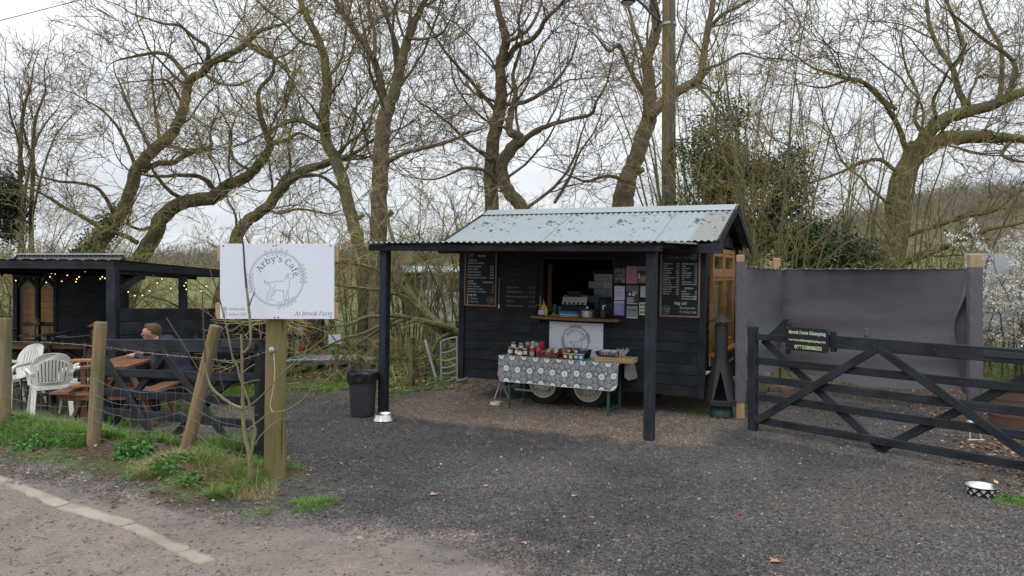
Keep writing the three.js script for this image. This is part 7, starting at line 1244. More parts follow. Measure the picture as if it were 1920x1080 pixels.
// ---------------------------------------------------------------- two bicycles
{
  const proto = thing('bicycle', 'bicycle', 'bicycle', null, 0, 'bicycles leaning in the yard'), R = 0.34, m = plain(0.02, 0.021, 0.024, 0.4, 0.3);
  for (const x of [-0.52, 0.52]) { const w = part(proto, 'wheel', new THREE.TorusGeometry(R - 0.025, 0.026, 10, 44).translate(x, R, 0), mTyre), ac = new Acc(); for (let k = 0; k < 20; k++) { const a = k / 20 * 6.2832; ac.tube([V(x, R, 0.02 * (k % 2 ? 1 : -1)), V(x + (R - 0.045) * Math.cos(a), R + (R - 0.045) * Math.sin(a), 0)], 0.0014, 3); } part(w, 'spokes', ac.geo(), mGalv); part(w, 'rim', new THREE.TorusGeometry(R - 0.052, 0.010, 6, 40).translate(x, R, 0), mBlackMetal); part(w, 'hub', rodG(V(x, R, -0.06), V(x, R, 0.06), 0.018, 10), mGalv); }
  const bb = V(-0.08, 0.30, 0), seat = V(-0.24, 0.80, 0), head = V(0.36, 0.84, 0), headL = V(0.40, 0.70, 0);
  part(proto, 'frame', merge([rodG(bb, seat, 0.017), rodG(bb, headL, 0.022), rodG(seat.clone().lerp(bb, 0.12), head, 0.018), rodG(headL, head.clone().add(V(-0.01, 0.06, 0)), 0.02), ...[-1, 1].flatMap((s) => [rodG(V(-0.52, R, 0.055 * s), V(-0.1, 0.3, 0.03 * s), 0.010), rodG(V(-0.52, R, 0.055 * s), V(-0.22, 0.74, 0.02 * s), 0.009)])]), m);
  part(proto, 'fork', merge([-1, 1].map((s) => tubeG([V(0.52, R, 0.055 * s), V(0.42, 0.66, 0.05 * s), V(0.40, 0.70, 0)], 0.014, 8))), m);
  part(proto, 'handlebar', merge([rodG(V(0.35, 0.88, 0), V(0.42, 0.98, 0), 0.015), tubeG([V(0.38, 1.0, -0.34), V(0.42, 0.985, -0.12), V(0.43, 0.98, 0.12), V(0.38, 1.0, 0.34)], 0.013, 8), rodG(V(0.38, 1.0, 0.34), V(0.37, 1.002, 0.22), 0.018), rodG(V(0.38, 1.0, -0.34), V(0.37, 1.002, -0.22), 0.018), rodG(V(0.45, 0.99, 0.24), V(0.46, 0.97, 0.12), 0.008), rodG(V(0.45, 0.99, -0.24), V(0.46, 0.97, -0.12), 0.008)]), m);
  const sd = new THREE.Shape(); sd.moveTo(-0.14, 0.08); sd.quadraticCurveTo(-0.15, 0, -0.14, -0.08); sd.quadraticCurveTo(0.02, -0.03, 0.14, -0.018); sd.lineTo(0.14, 0.018); sd.quadraticCurveTo(0.02, 0.03, -0.14, 0.08); part(proto, 'saddle', merge([new THREE.ExtrudeGeometry(sd, { depth: 0.03, bevelEnabled: true, bevelSize: 0.012, bevelThickness: 0.012, bevelSegments: 2 }).rotateX(-Math.PI / 2).translate(-0.26, 0.90, 0), rodG(seat, V(-0.27, 0.91, 0), 0.014)]), mBlackMetal);
  part(proto, 'crank', merge([new THREE.TorusGeometry(0.085, 0.006, 6, 28).translate(-0.08, 0.30, 0.05), rodG(V(-0.08, 0.30, 0.06), V(0.05, 0.18, 0.06), 0.010), rodG(V(-0.08, 0.30, -0.06), V(-0.21, 0.42, -0.06), 0.010), box(0.09, 0.02, 0.08, 0.05, 0.18, 0.11), box(0.09, 0.02, 0.08, -0.21, 0.42, -0.11)]), mBlackMetal);
  proto.userData.label = 'black bicycle behind the white chairs, front wheel by the upright post'; proto.position.copy(onG(V(-6.85, 0, -11.1))); proto.rotation.set(0.1, -1.05, 0, 'YXZ');
  const c = copyOf(proto, 'bicycle', 'black bicycle at the end of the man\u2019s picnic table'); c.position.copy(onG(V(-6.05, 0, -10.75))); c.rotation.set(0.08, -1.25, 0, 'YXZ');
}

// ---------------------------------------------------------------- the timber shelter with its lights
const SN = V(-5.40, 0, -10.0), SR = V(-4.32, 0, -13.05), yg = -0.2;
const sideAt = (s, y) => { const p = SN.clone().lerp(SR, s); p.y = y; return p; };
{
  const t = thing('timber_shelter', 'open black timber shelter with low corrugated roof at the photo edge', 'shelter');
  const A = V(-9.2, 1.865, -10.5), N = V(-5.36, 1.84, -9.94), R = V(-4.26, 1.63, -13.15), B = V(-8.2, 1.66, -13.8);
  for (let k = 0; k < 5; k++) { const u0 = k / 5 - (k ? 0.008 : 0), u1 = (k + 1) / 5; part(t, 'roof_sheet', sheet(90, 3, (u, v) => { const q = lerp(u0, u1, u), a = A.clone().lerp(N, q), b = B.clone().lerp(R, q), p = a.lerp(b, v); p.y += 0.011 * Math.abs(Math.sin(q * 3.87 / 0.19 * Math.PI)) ** 0.6 * 1.6 + (k % 2) * 0.004; return p; }, (u, v) => [lerp(u0, u1, u) * 3.9, v * 3]), mRoofGrey); }
  part(t, 'front_beam', bar(V(-9.2, 1.80, -10.52), V(-5.36, 1.775, -9.96), 0.05, 0.10), MB[2]); part(t, 'side_beam', bar(V(-5.37, 1.765, -9.99), V(-4.28, 1.60, -13.1), 0.05, 0.10), MB[1]); part(t, 'side_beam', bar(sideAt(0, 1.70), sideAt(1, 1.62), 0.06, 0.09), MB[0]);
  part(t, 'post', bar(V(SN.x, yg - 0.1, SN.z), V(SN.x, 1.74, SN.z), 0.12, 0.12, 0.006, V(0, 0, 1)), MB[3]); part(t, 'post', bar(V(-5.43, yg - 0.1, -10.24), V(-5.43, 1.68, -10.24), 0.07, 0.09, 0.006, V(0, 0, 1)), MB[0]);
  part(t, 'post', bar(sideAt(0.389, yg - 0.1), sideAt(0.389, 1.62), 0.1, 0.1, 0.006, V(0, 0, 1)), MB[1]); part(t, 'post', bar(sideAt(0.95, yg - 0.1), sideAt(0.95, 1.58), 0.11, 0.11, 0.006, V(0, 0, 1)), MB[2]); part(t, 'post', bar(V(-9.0, yg - 0.1, -10.45), V(-9.0, 1.76, -10.45), 0.12, 0.12, 0.006, V(0, 0, 1)), MB[1]);
  part(t, 'brace', bar(V(SN.x, 1.38, SN.z - 0.03), sideAt(0.2, 1.74), 0.05, 0.09), MB[2]);
  for (let k = 0; k < 7; k++) { const y0 = lerp(1.105, -0.02, k / 6), sl = k < 3 ? -0.14 * (1 - k / 3) : 0, e = k === 0 ? 0.80 : 0.985; part(t, 'wall_board', bar(sideAt(0.012, y0).add(V(0.06, 0, 0.02)), sideAt(e, y0 + sl * e).add(V(0.06, 0, 0.02)), 0.024, 0.178, 0.004), anyBlack()); }
  part(t, 'wall_lining', bar(sideAt(0.02, 0.5).add(V(0.03, 0, 0)), sideAt(0.97, 0.44).add(V(0.03, 0, 0)), 0.01, 1.2, 0.002), MB[0]);
  for (let k = 0; k < 4; k++) part(t, 'rafter', bar(V(-8.6 + k * 0.95, 1.79, -10.45 + k * 0.13), V(-7.7 + k * 1.0, 1.60, -13.6 + k * 0.13), 0.045, 0.08), MB[0]);
}
{
  const D = 12.6, X = (x) => (x - 960) / F * D, Y = (y) => EYE - (y - HY) / F * D, t = thing('timber_booth', 'black clad garden booth with glazed front inside the shelter', 'booth'), z = -D;
  const x0 = X(26), x1 = X(109), x2 = X(203), yt = Y(512), yb = yg - 0.02;
  for (const x of [x0 + 0.04, (x0 + x1) / 2 + 0.03, x1 - 0.03]) part(t, 'frame_post', bar(V(x, yb, z), V(x, yt, z), 0.07, 0.07, 0.005, V(0, 0, 1)), MB[2]);
  part(t, 'frame_head', bar(V(x0, yt - 0.03, z + 0.002), V(x1, yt - 0.03, z + 0.002), 0.075, 0.10), MB[3]); part(t, 'frame_sill', bar(V(x0, 0.42, z), V(x1, 0.42, z), 0.06, 0.08), MB[1]); part(t, 'apron', bar(V(x0, 0.1, z - 0.02), V(x1, 0.1, z - 0.02), 0.03, 0.58), MB[0]);
  for (const [a, s] of [[x0 + 0.08, 1], [(x0 + x1) / 2, -1], [(x0 + x1) / 2 + 0.07, 1], [x1 - 0.07, -1]]) part(t, 'corner_brace', bar(V(a, yt - 0.22, z), V(a + s * 0.12, yt - 0.08, z), 0.04, 0.05), MB[1]);
  const glass = new THREE.MeshPhysicalMaterial({ color: 0xffffff, transmission: 1, roughness: 0.05, thickness: 0, ior: 1.4 });
  for (const [a, b] of [[x0 + 0.075, (x0 + x1) / 2 - 0.005], [(x0 + x1) / 2 + 0.065, x1 - 0.065]]) part(t, 'pane', box(b - a, yt - 0.54, 0.006, (a + b) / 2, (yt + 0.38) / 2 + 0.0, z - 0.01, 0.001), glass);
  const mAmber = std({ map: paleWoodMap, bumpMap: grainBump, bumpScale: 0.002, roughness: 0.7, color: rgb(1.35, 0.98, 0.46) });
  for (let k = 0; k < 9; k++) part(t, 'inner_plank', box(x1 - x0 - 0.1, 0.112, 0.02, (x0 + x1) / 2, 0.66 + k * 0.116 + (k < 2 ? -0.07 : 0), z - 0.16, 0.004), mAmber);
  part(t, 'inner_back', box(x1 - x0 - 0.06, yt - yb, 0.02, (x0 + x1) / 2, (yt + yb) / 2, z - 0.2, 0.003), MB[0]);
  for (let k = 0; k < 13; k++) part(t, 'board', tf(cb(x2 - x1 - 0.004, 0.145, 0.02, 0.003), (x1 + x2) / 2, yb + 0.08 + k * 0.132, z + 0.012, -0.08), anyBlack());
  part(t, 'wall_lining', box(x2 - x1, yt - yb, 0.02, (x1 + x2) / 2, (yt + yb) / 2, z - 0.022), MB[0]); part(t, 'end_wall', box(0.03, yt - yb, 0.6, x0 - 0.02, (yt + yb) / 2, z - 0.32), MB[0]); part(t, 'end_wall', box(0.03, yt - yb, 0.6, x2 + 0.018, (yt + yb) / 2, z - 0.32), MB[0]);
  for (const s of [0, 1]) part(t, 'roof_sheet', corrugated(x0 - 0.12, x2 + 0.1, V(0, 1.99, z - 0.3), V(0, 1.69, z + (s ? 0.14 : -0.74))), s ? mRoofGrey : mRoof); part(t, 'ridge_cap', box(x2 - x0 + 0.24, 0.02, 0.16, (x0 + x2) / 2, 2.005, z - 0.3, 0.006), plain(0.40, 0.46, 0.49, 0.5)); for (const s of [0, 1]) part(t, 'barge_board', bar(V(x0 - 0.12, 1.96, z - 0.3), V(x0 - 0.12, 1.66, z + (s ? 0.16 : -0.76)), 0.02, 0.09), MB[1]);
  const st = thing('star_ornament', 'straw star ornament hanging in the booth window', 'ornament', V(X(73), Y(604), z + 0.09)), ac = new Acc(); for (let k = 0; k < 10; k++) { const a = k / 10 * 6.2832 + 0.2; ac.rod(V(0, 0, 0), V(0.09 * Math.cos(a), 0.085 * Math.sin(a), 0.01 * (k % 2)), 0.006, 5); } part(st, 'rays', ac.geo(), plain(0.36, 0.28, 0.13, 0.8)); part(st, 'centre', new THREE.SphereGeometry(0.02, 10, 8), plain(0.32, 0.24, 0.10, 0.8)); part(st, 'hanger', rodG(V(0, 0, 0), V(0, 0.6, 0.0), 0.002, 4), mGalv); part(st, 'tail', box(0.035, 0.16, 0.01, 0.03, -0.16, 0, 0.002), plain(0.30, 0.23, 0.12, 0.8));
  const sf = thing('bird_table', 'small dark bird table in front of the booth window', 'bird table', V(X(58), yg, z + 0.5)); part(sf, 'tray', box(0.22, 0.03, 0.16, 0, Y(614) - yg, 0, 0.004), MB[3]); part(sf, 'pole', rodG(V(0, 0, 0), V(0, Y(614) - yg, 0), 0.02, 8), MB[2]); part(sf, 'foot', box(0.25, 0.03, 0.25, 0, 0.02, 0, 0.004), MB[1]);
}
{ // three strands of warm bulbs
  const mBulb = std({ color: rgb(1, 0.8, 0.5), emissive: rgb(1, 0.56, 0.2), emissiveIntensity: 2.6, roughness: 0.4 });
  const strand = (label, pts, sag) => {
    const t = thing('string_lights', label, 'string lights', null, 0, 'strings of warm bulbs under the shelter'), q = pts.map(([x, y, D]) => P(x, y, D)), ac = new Acc();
    for (let i = 0; i < q.length - 1; i++) { const a = q[i], b = q[i + 1], l = []; for (let k = 0; k <= 6; k++) { const p = a.clone().lerp(b, k / 6); p.y += 0.03 - sag * Math.sin(Math.PI * k / 6); l.push(p); } ac.tube(l, 0.0025, 4); }
    part(t, 'cable', ac.geo(), mBlackMetal);
    for (const p of q) { const b = part(t, 'bulb', new THREE.SphereGeometry(0.0085, 10, 8).translate(p.x, p.y, p.z), mBulb); part(b, 'socket', new THREE.CylinderGeometry(0.008, 0.009, 0.025, 8).translate(p.x, p.y + 0.024, p.z), mBlackMetal); }
  };
  strand('string of small warm bulbs across the booth front', [[29.6, 526, 12.0], [86.8, 529.7, 12.0], [93.8, 519, 11.9], [96.8, 512.4, 11.8], [103.5, 513.3, 11.8], [115.7, 527.4, 11.7], [126.2, 516.3, 11.6], [142.4, 528.3, 11.5], [144, 523.2, 11.4], [148.1, 519.3, 11.3], [159.7, 508.9, 11.1], [188, 522.8, 10.9], [191.7, 519, 10.8], [196.8, 521.9, 10.7]], 0.03);
  strand('string of small warm bulbs across the wider shelter opening', [[249.3, 509.6, 10.35], [259, 504, 10.4], [268.8, 513.3, 10.5], [288, 515.8, 10.8], [301.9, 506.8, 11], [303.5, 523, 10.9], [294.9, 530.4, 10.8], [280.3, 545.2, 10.7], [267.1, 553.8, 10.5], [252.8, 554.3, 10.4], [240.5, 547.3, 10.3]], 0.02);
  strand('string of small warm bulbs across the narrower shelter opening', [[320.1, 540.6, 11.0], [345.4, 535.7, 11.1], [348.4, 530.4, 11.15], [349.3, 542.5, 11.15], [377.5, 545.9, 11.5], [387, 536.2, 11.6], [400.5, 524.9, 11.8], [409, 554.7, 11.9]], 0.03);
}
chiminea('patio_chiminea', 'rust-capped chiminea behind the upright fence post', onG(P(183, 720, 10.6)), 0.3, 1.0, 1);
// ---------------------------------------------------------------- the man at the picnic table
{
  const bx = -4.37, bD = 9.72, t = thing('person', 'person in navy hooded jacket sitting bent over the picnic table', 'person', onG(V(bx, 0, -bD)), 0.1); t.scale.setScalar(1.02);
  const smin = (a, b, k) => { const h = Math.max(k - Math.abs(a - b), 0) / k; return Math.min(a, b) - h * h * k * 0.25; };
  const cap = (p, c) => { const [a, b, ra, rb] = c, dx = b[0] - a[0], dy = b[1] - a[1], dz = b[2] - a[2], h = clamp(((p[0] - a[0]) * dx + (p[1] - a[1]) * dy + (p[2] - a[2]) * dz) / (dx * dx + dy * dy + dz * dz + 1e-9)); return Math.hypot(p[0] - a[0] - dx * h, p[1] - a[1] - dy * h, p[2] - a[2] - dz * h) - lerp(ra, rb, h); };
  function meshOf(caps, k, c, half, res, extra) {
    const mc = new MarchingCubes(res, new THREE.MeshBasicMaterial(), false, false, 120000); mc.isolation = 0; const n = res, cell = (i) => (i - n / 2) / (n / 2) * half;
    for (let z = 0; z < n; z++) for (let y = 0; y < n; y++) for (let x = 0; x < n; x++) { const p = [c[0] + cell(x), c[1] + cell(y), c[2] + cell(z)]; let d = 9; for (const q of caps) d = smin(d, cap(p, q), q[4] ?? k); if (extra) d = extra(p, d); mc.field[x + y * n + z * n * n] = -d; }
    mc.update(); const m = mc.count, pos = mc.positionArray.slice(0, m * 3), nor = mc.normalArray.slice(0, m * 3); for (let i = 0; i < m; i++) { for (let a = 0; a < 3; a++) pos[i * 3 + a] = pos[i * 3 + a] * half + c[a]; const L = Math.hypot(nor[i * 3], nor[i * 3 + 1], nor[i * 3 + 2]) || 1; for (let a = 0; a < 3; a++) nor[i * 3 + a] /= L; }
    const g = new THREE.BufferGeometry(); g.setAttribute('position', new THREE.Float32BufferAttribute(pos, 3)); g.setAttribute('normal', new THREE.Float32BufferAttribute(nor, 3)); return g;
  }
  const paint = (g, f) => { const p = g.attributes.position, c = []; for (let i = 0; i < p.count; i++) c.push(...f(p.getX(i), p.getY(i), p.getZ(i))); g.setAttribute('color', new THREE.Float32BufferAttribute(c, 3)); return g; };
  const skin = [0.44, 0.235, 0.165], navy = [0.012, 0.015, 0.036], jeans = [0.02, 0.022, 0.032], shoe = [0.03, 0.028, 0.027];
  const HC = [-0.345, 1.055, 0];
  const body = [];
  for (const s of [-1, 1]) body.push([[0.0, 0.52, 0.09 * s], [-0.42, 0.53, 0.13 * s], 0.098, 0.068], [[-0.42, 0.53, 0.13 * s], [-0.34, 0.10, 0.14 * s], 0.066, 0.045], [[-0.33, 0.06, 0.14 * s], [-0.52, 0.045, 0.16 * s], 0.046, 0.038],
    [[-0.20, 0.855, 0.175 * s], [-0.24, 0.66, 0.235 * s], 0.066, 0.054], [[-0.24, 0.66, 0.235 * s], [-0.47, 0.775, 0.13 * s], 0.053, 0.04]);
  body.push([[0.02, 0.53, 0], [-0.06, 0.70, 0], 0.145, 0.14, 0.08], [[-0.06, 0.70, -0.04], [-0.17, 0.86, -0.05], 0.13, 0.125, 0.08], [[-0.06, 0.70, 0.04], [-0.17, 0.86, 0.05], 0.13, 0.125, 0.08], [[-0.18, 0.88, -0.15], [-0.18, 0.88, 0.15], 0.075, 0.075, 0.09], [[-0.20, 0.90, 0], [-0.29, 1.0, 0], 0.075, 0.058, 0.03], [[-0.13, 0.945, -0.05], [-0.13, 0.945, 0.05], 0.062, 0.062, 0.05], [[-0.17, 0.985, -0.075], [-0.17, 0.985, 0.075], 0.03, 0.03, 0.04]);
  const gBody = paint(meshOf(body, 0.045, [-0.2, 0.5, 0], 0.62, 100), (x, y, z) => y < 0.10 ? shoe : (y < 0.60 && x < -0.12 && y < 0.62 && !(x > -0.5 && y > 0.64)) ? jeans : (x < -0.245 && y > 0.955) ? skin : navy);
  const F1 = (dx, dy, dz) => [HC[0] + dx, HC[1] + dy, HC[2] + dz];
  const headCaps = [[F1(0.02, 0.025, -0.008), F1(0.02, 0.025, 0.008), 0.088, 0.088], [F1(-0.03, 0.01, -0.01), F1(-0.03, 0.01, 0.01), 0.072, 0.072], [F1(-0.045, -0.065, 0), F1(-0.02, -0.055, 0), 0.042, 0.05], [F1(-0.062, -0.088, 0), F1(-0.055, -0.07, 0), 0.022, 0.03], [F1(-0.095, 0.012, 0), F1(-0.116, -0.025, 0), 0.009, 0.014, 0.012], [F1(-0.088, 0.032, -0.028), F1(-0.088, 0.032, 0.028), 0.012, 0.012, 0.02], [F1(-0.098, -0.055, -0.014), F1(-0.098, -0.055, 0.014), 0.009, 0.009, 0.012], [F1(0.05, -0.03, 0), F1(0.08, -0.10, 0), 0.058, 0.056, 0.04]];
  for (const s of [-1, 1]) headCaps.push([F1(0.012, 0.012, 0.088 * s), F1(0.016, -0.025, 0.084 * s), 0.016, 0.011, 0.008]);
  const gHead = paint(meshOf(headCaps, 0.03, [HC[0], HC[1] - 0.01, 0], 0.15, 84), (x, y, z) => (x < HC[0] - 0.085 && Math.abs(y - (HC[1] - 0.057)) < 0.008) ? [0.36, 0.13, 0.11] : (x < HC[0] - 0.02 && y < HC[1] - 0.035 && Math.abs(y - (HC[1] - 0.06)) > 0.0) ? [0.33, 0.18, 0.125] : skin);
  const hands = [1, -1].map((s) => { const w = [-0.475, 0.775, 0.125 * s], h = [[w, [w[0] - 0.075, w[1] - 0.004, w[2] - 0.02 * s], 0.027, 0.033, 0.02]]; for (let k = 0; k < 4; k++) { const o = (k - 1.5) * 0.019, b = [w[0] - 0.085, w[1], w[2] - 0.02 * s + o], L = [0.036, 0.042, 0.039, 0.03][k], m = [b[0] - L, b[1] + 0.004, b[2] - 0.006 * s], e = [m[0] - L * 0.8, m[1] - 0.022, m[2] - 0.006 * s]; h.push([b, m, 0.0095, 0.0085, 0.006], [m, e, 0.0085, 0.007, 0.006]); } h.push([[w[0] - 0.03, w[1], w[2] - 0.035 * s], [w[0] - 0.075, w[1] + 0.002, w[2] - 0.065 * s], 0.013, 0.01, 0.012], [[w[0] - 0.075, w[1] + 0.002, w[2] - 0.065 * s], [w[0] - 0.105, w[1] - 0.008, w[2] - 0.06 * s], 0.010, 0.008, 0.006]); return paint(meshOf(h, 0.014, [w[0] - 0.075, w[1], w[2] - 0.02 * s], 0.115, 70), () => skin); });
  const all = mergeGeometries([gBody, gHead, ...hands]); all.setAttribute('uv', new THREE.Float32BufferAttribute(new Float32Array(all.attributes.position.count * 2), 2));
  part(t, 'body', all, std({ vertexColors: true, roughness: 0.75 }));
  const gHair = meshOf([[F1(0.024, 0.034, -0.008), F1(0.024, 0.034, 0.008), 0.092, 0.092], [F1(0.05, -0.02, 0), F1(0.06, -0.04, 0), 0.07, 0.062], [F1(-0.05, 0.085, -0.03), F1(-0.05, 0.088, 0.03), 0.032, 0.032]], 0.03, [HC[0], HC[1] + 0.01, 0], 0.15, 64, (p, d) => Math.max(d, -((p[1] - HC[1]) + 0.55 * (p[0] - HC[0]) - 0.012) / 1.14) + 0.006 * (fbm(p[0] * 60, p[1] * 60 + p[2] * 50, 2) - 0.5));
  gHair.setAttribute('uv', new THREE.Float32BufferAttribute(new Float32Array(gHair.attributes.position.count * 2), 2)); part(t, 'hair', gHair, std({ color: rgb(0.085, 0.042, 0.022), roughness: 0.8 }));
  for (const s of [-1, 1]) { part(t, 'eye', new THREE.SphereGeometry(0.0105, 12, 8).translate(HC[0] - 0.083, HC[1] + 0.012, 0.03 * s), plain(0.05, 0.04, 0.035, 0.2)); part(t, 'eyebrow', tf(cb(0.01, 0.006, 0.026, 0.002), HC[0] - 0.097, HC[1] + 0.034, 0.03 * s), plain(0.07, 0.035, 0.02, 0.9)); }
}
// ---------------------------------------------------------------- behind the sign and the bin
{
  const D = 13.9, t = thing('rail_fence', 'black post and rail fence behind the name board', 'fence'), mr = std({ map: blackMap, roughness: 0.8, color: rgb(0.8, 0.75, 0.7) });
  for (const x of [500, 602, 690]) { const b = onG(P(x, 680, D)), h = P(x, 594, D).y; part(t, 'post', bar(V(b.x, b.y - 0.05, b.z), V(b.x, h, b.z), 0.10, 0.10, 0.006, V(0, 0, 1)), mr); }
  for (const y of [604, 631]) { part(t, 'rail', bar(P(470, y, D - 0.06), P(604, y + 1, D - 0.06), 0.03, 0.09), mr); } part(t, 'rail', bar(P(600, 650, D - 0.06), P(700, 652, D - 0.06), 0.03, 0.07), mr);
  const r = thing('trestle', 'red A-frame trestle behind the rail fence', 'trestle', onG(P(590, 660, 15.2))), red = plain(0.36, 0.045, 0.035, 0.6), o = r.position, q = (x, y, D2) => P(x, y, D2).sub(o); part(r, 'leg', bar(q(583, 588, 15.2), q(561, 658, 14.9), 0.05, 0.06), red); part(r, 'leg', bar(q(599, 588, 15.2), q(628, 655, 14.9), 0.05, 0.06), red); part(r, 'leg', bar(q(584, 588, 15.3), q(570, 650, 15.7), 0.05, 0.06), red); part(r, 'head_bar', bar(q(580, 589, 15.25), q(602, 589, 15.25), 0.06, 0.07), red);
  const s = thing('metal_sheets', 'low stack of pale grey metal sheets lying behind the sign post', 'metal sheets', onG(P(615, 670, 13.4)), 0.05); for (let k = 0; k < 4; k++) part(s, 'sheet', box(1.75 - 0.1 * k, 0.02, 0.8, 0.05 * k, 0.10 + k * 0.026, 0.02 * k, 0.004), std({ map: mGalv.map, roughness: 0.45, metalness: 0.2, color: rgb(0.75, 0.85, 0.92) })); part(s, 'bearer', box(0.1, 0.1, 0.8, -0.6, 0.045, 0), mPost); part(s, 'bearer', box(0.1, 0.1, 0.8, 0.6, 0.045, 0), mPost);
  const pn = thing('wall_panel', 'white panel leaning beside the red trestle', 'panel', onG(P(562, 650, 16))); part(pn, 'panel', tf(cb(0.22, 0.85, 0.03, 0.004), 0, 0.42, 0, -0.06), plain(0.6, 0.6, 0.58)); part(pn, 'foot', box(0.24, 0.05, 0.2, 0, 0.025, 0.02), mPost);
  const pn2 = thing('wall_panel', 'tan board leaning between the red trestle legs', 'panel', onG(P(590, 650, 16))); part(pn2, 'panel', tf(cb(0.30, 0.8, 0.03, 0.004), 0, 0.4, 0, -0.06), mOrange); part(pn2, 'foot', box(0.3, 0.05, 0.2, 0, 0.025, 0.02), mPost);
  const b = gp(631, 708), n = thing('notice_post', 'short wooden stake carrying a small white notice', 'sign', b), top = P(0, 645, -b.z).y - b.y; part(n, 'stake', box(0.065, top + 0.12, 0.06, 0, top / 2 - 0.02, 0, 0.006), mPost); const w = 23 / F * -b.z, h = 18 / F * -b.z, y = P(0, 635.5, -b.z).y - b.y; part(n, 'notice', tf(cb(w, h, 0.008, 0.001), -0.02, y, 0.036, 0, 0, 0.03), plain(0.72, 0.73, 0.78, 0.5)); part(n, 'scribble', tf(flat(w * 0.8, h * 0.75), -0.02, y, 0.0415, 0, 0, 0.03), std({ map: canvasTex(128, 96, (c, W, H) => { c.fillStyle = '#dcdde6'; c.fillRect(0, 0, W, H); c.strokeStyle = '#9aa0c4'; c.lineWidth = 3; for (let i = 0; i < 4; i++) { c.beginPath(); for (let x = 0; x < 9; x++) c.lineTo(14 + x * (8 + 2 * (i % 3)), 20 + i * 18 + 5 * Math.sin(x * 2.3 + i)); c.stroke(); } }), roughness: 0.6 }));
  const lb = thing('leaning_branch', 'dark split branch leaning beside the small notice', 'branch', gp(695, 695)); part(lb, 'branch', tubeG(smooth([P(695, 696, 12.9), P(680, 672, 12.9), P(660, 650, 12.95), P(646, 634, 13)].map((p) => p.sub(lb.position)), 14), 0.045, 8), mOak); part(lb, 'split_face', tubeG(smooth([P(662, 648, 12.9), P(646, 633, 12.94)].map((p) => p.sub(lb.position)), 4), 0.03, 6), mPost);
  // galvanised gate and leaning hurdle by the trailer
  const gD = 11.6, gt = thing('galvanised_gate', 'galvanised tube gate close to the trailer wall', 'gate', onG(P(842, 716, gD))), ac = (l) => { const a = new Acc(); for (const [p, q2, r2] of l) a.rod(p.sub(gt.position), q2.sub(gt.position), r2, 8); return a.geo(); };
  part(gt, 'stile', ac([[P(828, 716, gD), P(827, 640, gD), 0.02]]), mGalv); part(gt, 'stile', ac([[P(858, 714, gD - 0.3), P(857, 632, gD - 0.3), 0.018]]), mGalv);
  [[640, 632], [662, 652], [676, 670], [690, 682], [701, 694], [716, 706]].forEach(([a, b2], i) => { const p = P(828, a, gD).sub(gt.position), q2 = P(858, b2, gD - 0.3).sub(gt.position), m = p.clone().lerp(q2, 0.5); m.y -= i ? 0.02 : -0.01; part(gt, 'rail', tubeG(smooth([p, m, q2], 8), 0.014, 7), mGalv); });
  part(gt, 'bent_foot', tubeG(smooth([P(858, 714, gD - 0.3), P(868, 712, gD - 0.4), P(880, 706, gD - 0.5), P(882, 704, gD - 0.5)].map((p) => p.sub(gt.position)), 10), 0.013, 7), mGalv);
  const hd = thing('hurdle', 'leaning metal hurdle with one pale end tube', 'hurdle', onG(P(800, 720, 11.9))), hp = (x, y, d) => P(x, y, d).sub(hd.position); part(hd, 'end_tube', rodG(hp(797, 637, 11.9), hp(820, 719, 11.8), 0.022, 8), plain(0.5, 0.52, 0.53, 0.4, 0.3)); for (let k = 0; k < 5; k++) part(hd, 'bar', rodG(hp(772, 672 + k * 13, 12.05), hp(802 + k * 4, 652 + k * 14, 11.9), 0.014, 6), plain(0.16, 0.13, 0.10, 0.8)); part(hd, 'end_tube', rodG(hp(772, 665, 12.05), hp(776, 727, 12.0), 0.016, 8), plain(0.16, 0.13, 0.10, 0.8));
  const rp = thing('rotten_post', 'old brown fence post beside the leaning hurdle', 'post', gp(772, 724)); part(rp, 'post_body', new Acc().tube([V(0, -0.05, 0), V(0.005, 0.3, 0), V(-0.01, 0.72, 0)], 0.05, 10, true, 0, 0.15, 3).geo(), mOak); part(rp, 'staple', tf(new THREE.TorusGeometry(0.012, 0.003, 5, 10), 0, 0.55, 0.052), mGalv);
  // small white shed
  const sD = 25, sb = onG(P(815, 600, sD)), sh = thing('farm_shed', 'small white farm shed glimpsed between the canopy post and trailer', 'shed', sb, 0.1), white = plain(0.55, 0.56, 0.56, 0.8); const wt = P(0, 512, sD).y - sb.y;
  for (let k = 0; k < 6; k++) part(sh, 'wall_board', box(0.30, wt, 0.03, -0.95 + k * 0.34 + (k > 2 ? 0.02 : 0), wt / 2, 0.02 * (k % 2), 0.004), k === 0 || k === 1 ? plain(0.10, 0.07, 0.05, 0.9) : white); part(sh, 'back_wall', box(2.2, wt, 0.05, 0, wt / 2, -1.0), white); part(sh, 'side_wall', box(0.05, wt, 1.0, 1.08, wt / 2, -0.5), white); part(sh, 'side_wall', box(0.05, wt, 1.0, -1.08, wt / 2, -0.5), white); part(sh, 'roof', tf(cb(2.5, 0.05, 1.5, 0.006), 0, wt + 0.13, -0.45, 0.14), plain(0.36, 0.44, 0.50, 0.5)); part(sh, 'window', box(0.5, 0.4, 0.02, -0.5, wt - 0.35, 0.04, 0.003), plain(0.06, 0.04, 0.03, 0.4)); part(sh, 'window', box(0.42, 0.45, 0.02, 0.72, wt - 0.4, 0.045, 0.003), plain(0.05, 0.06, 0.07, 0.3)); part(sh, 'door', box(0.5, wt * 0.75, 0.025, 0.15, wt * 0.375, 0.045, 0.004), plain(0.5, 0.51, 0.52));
}
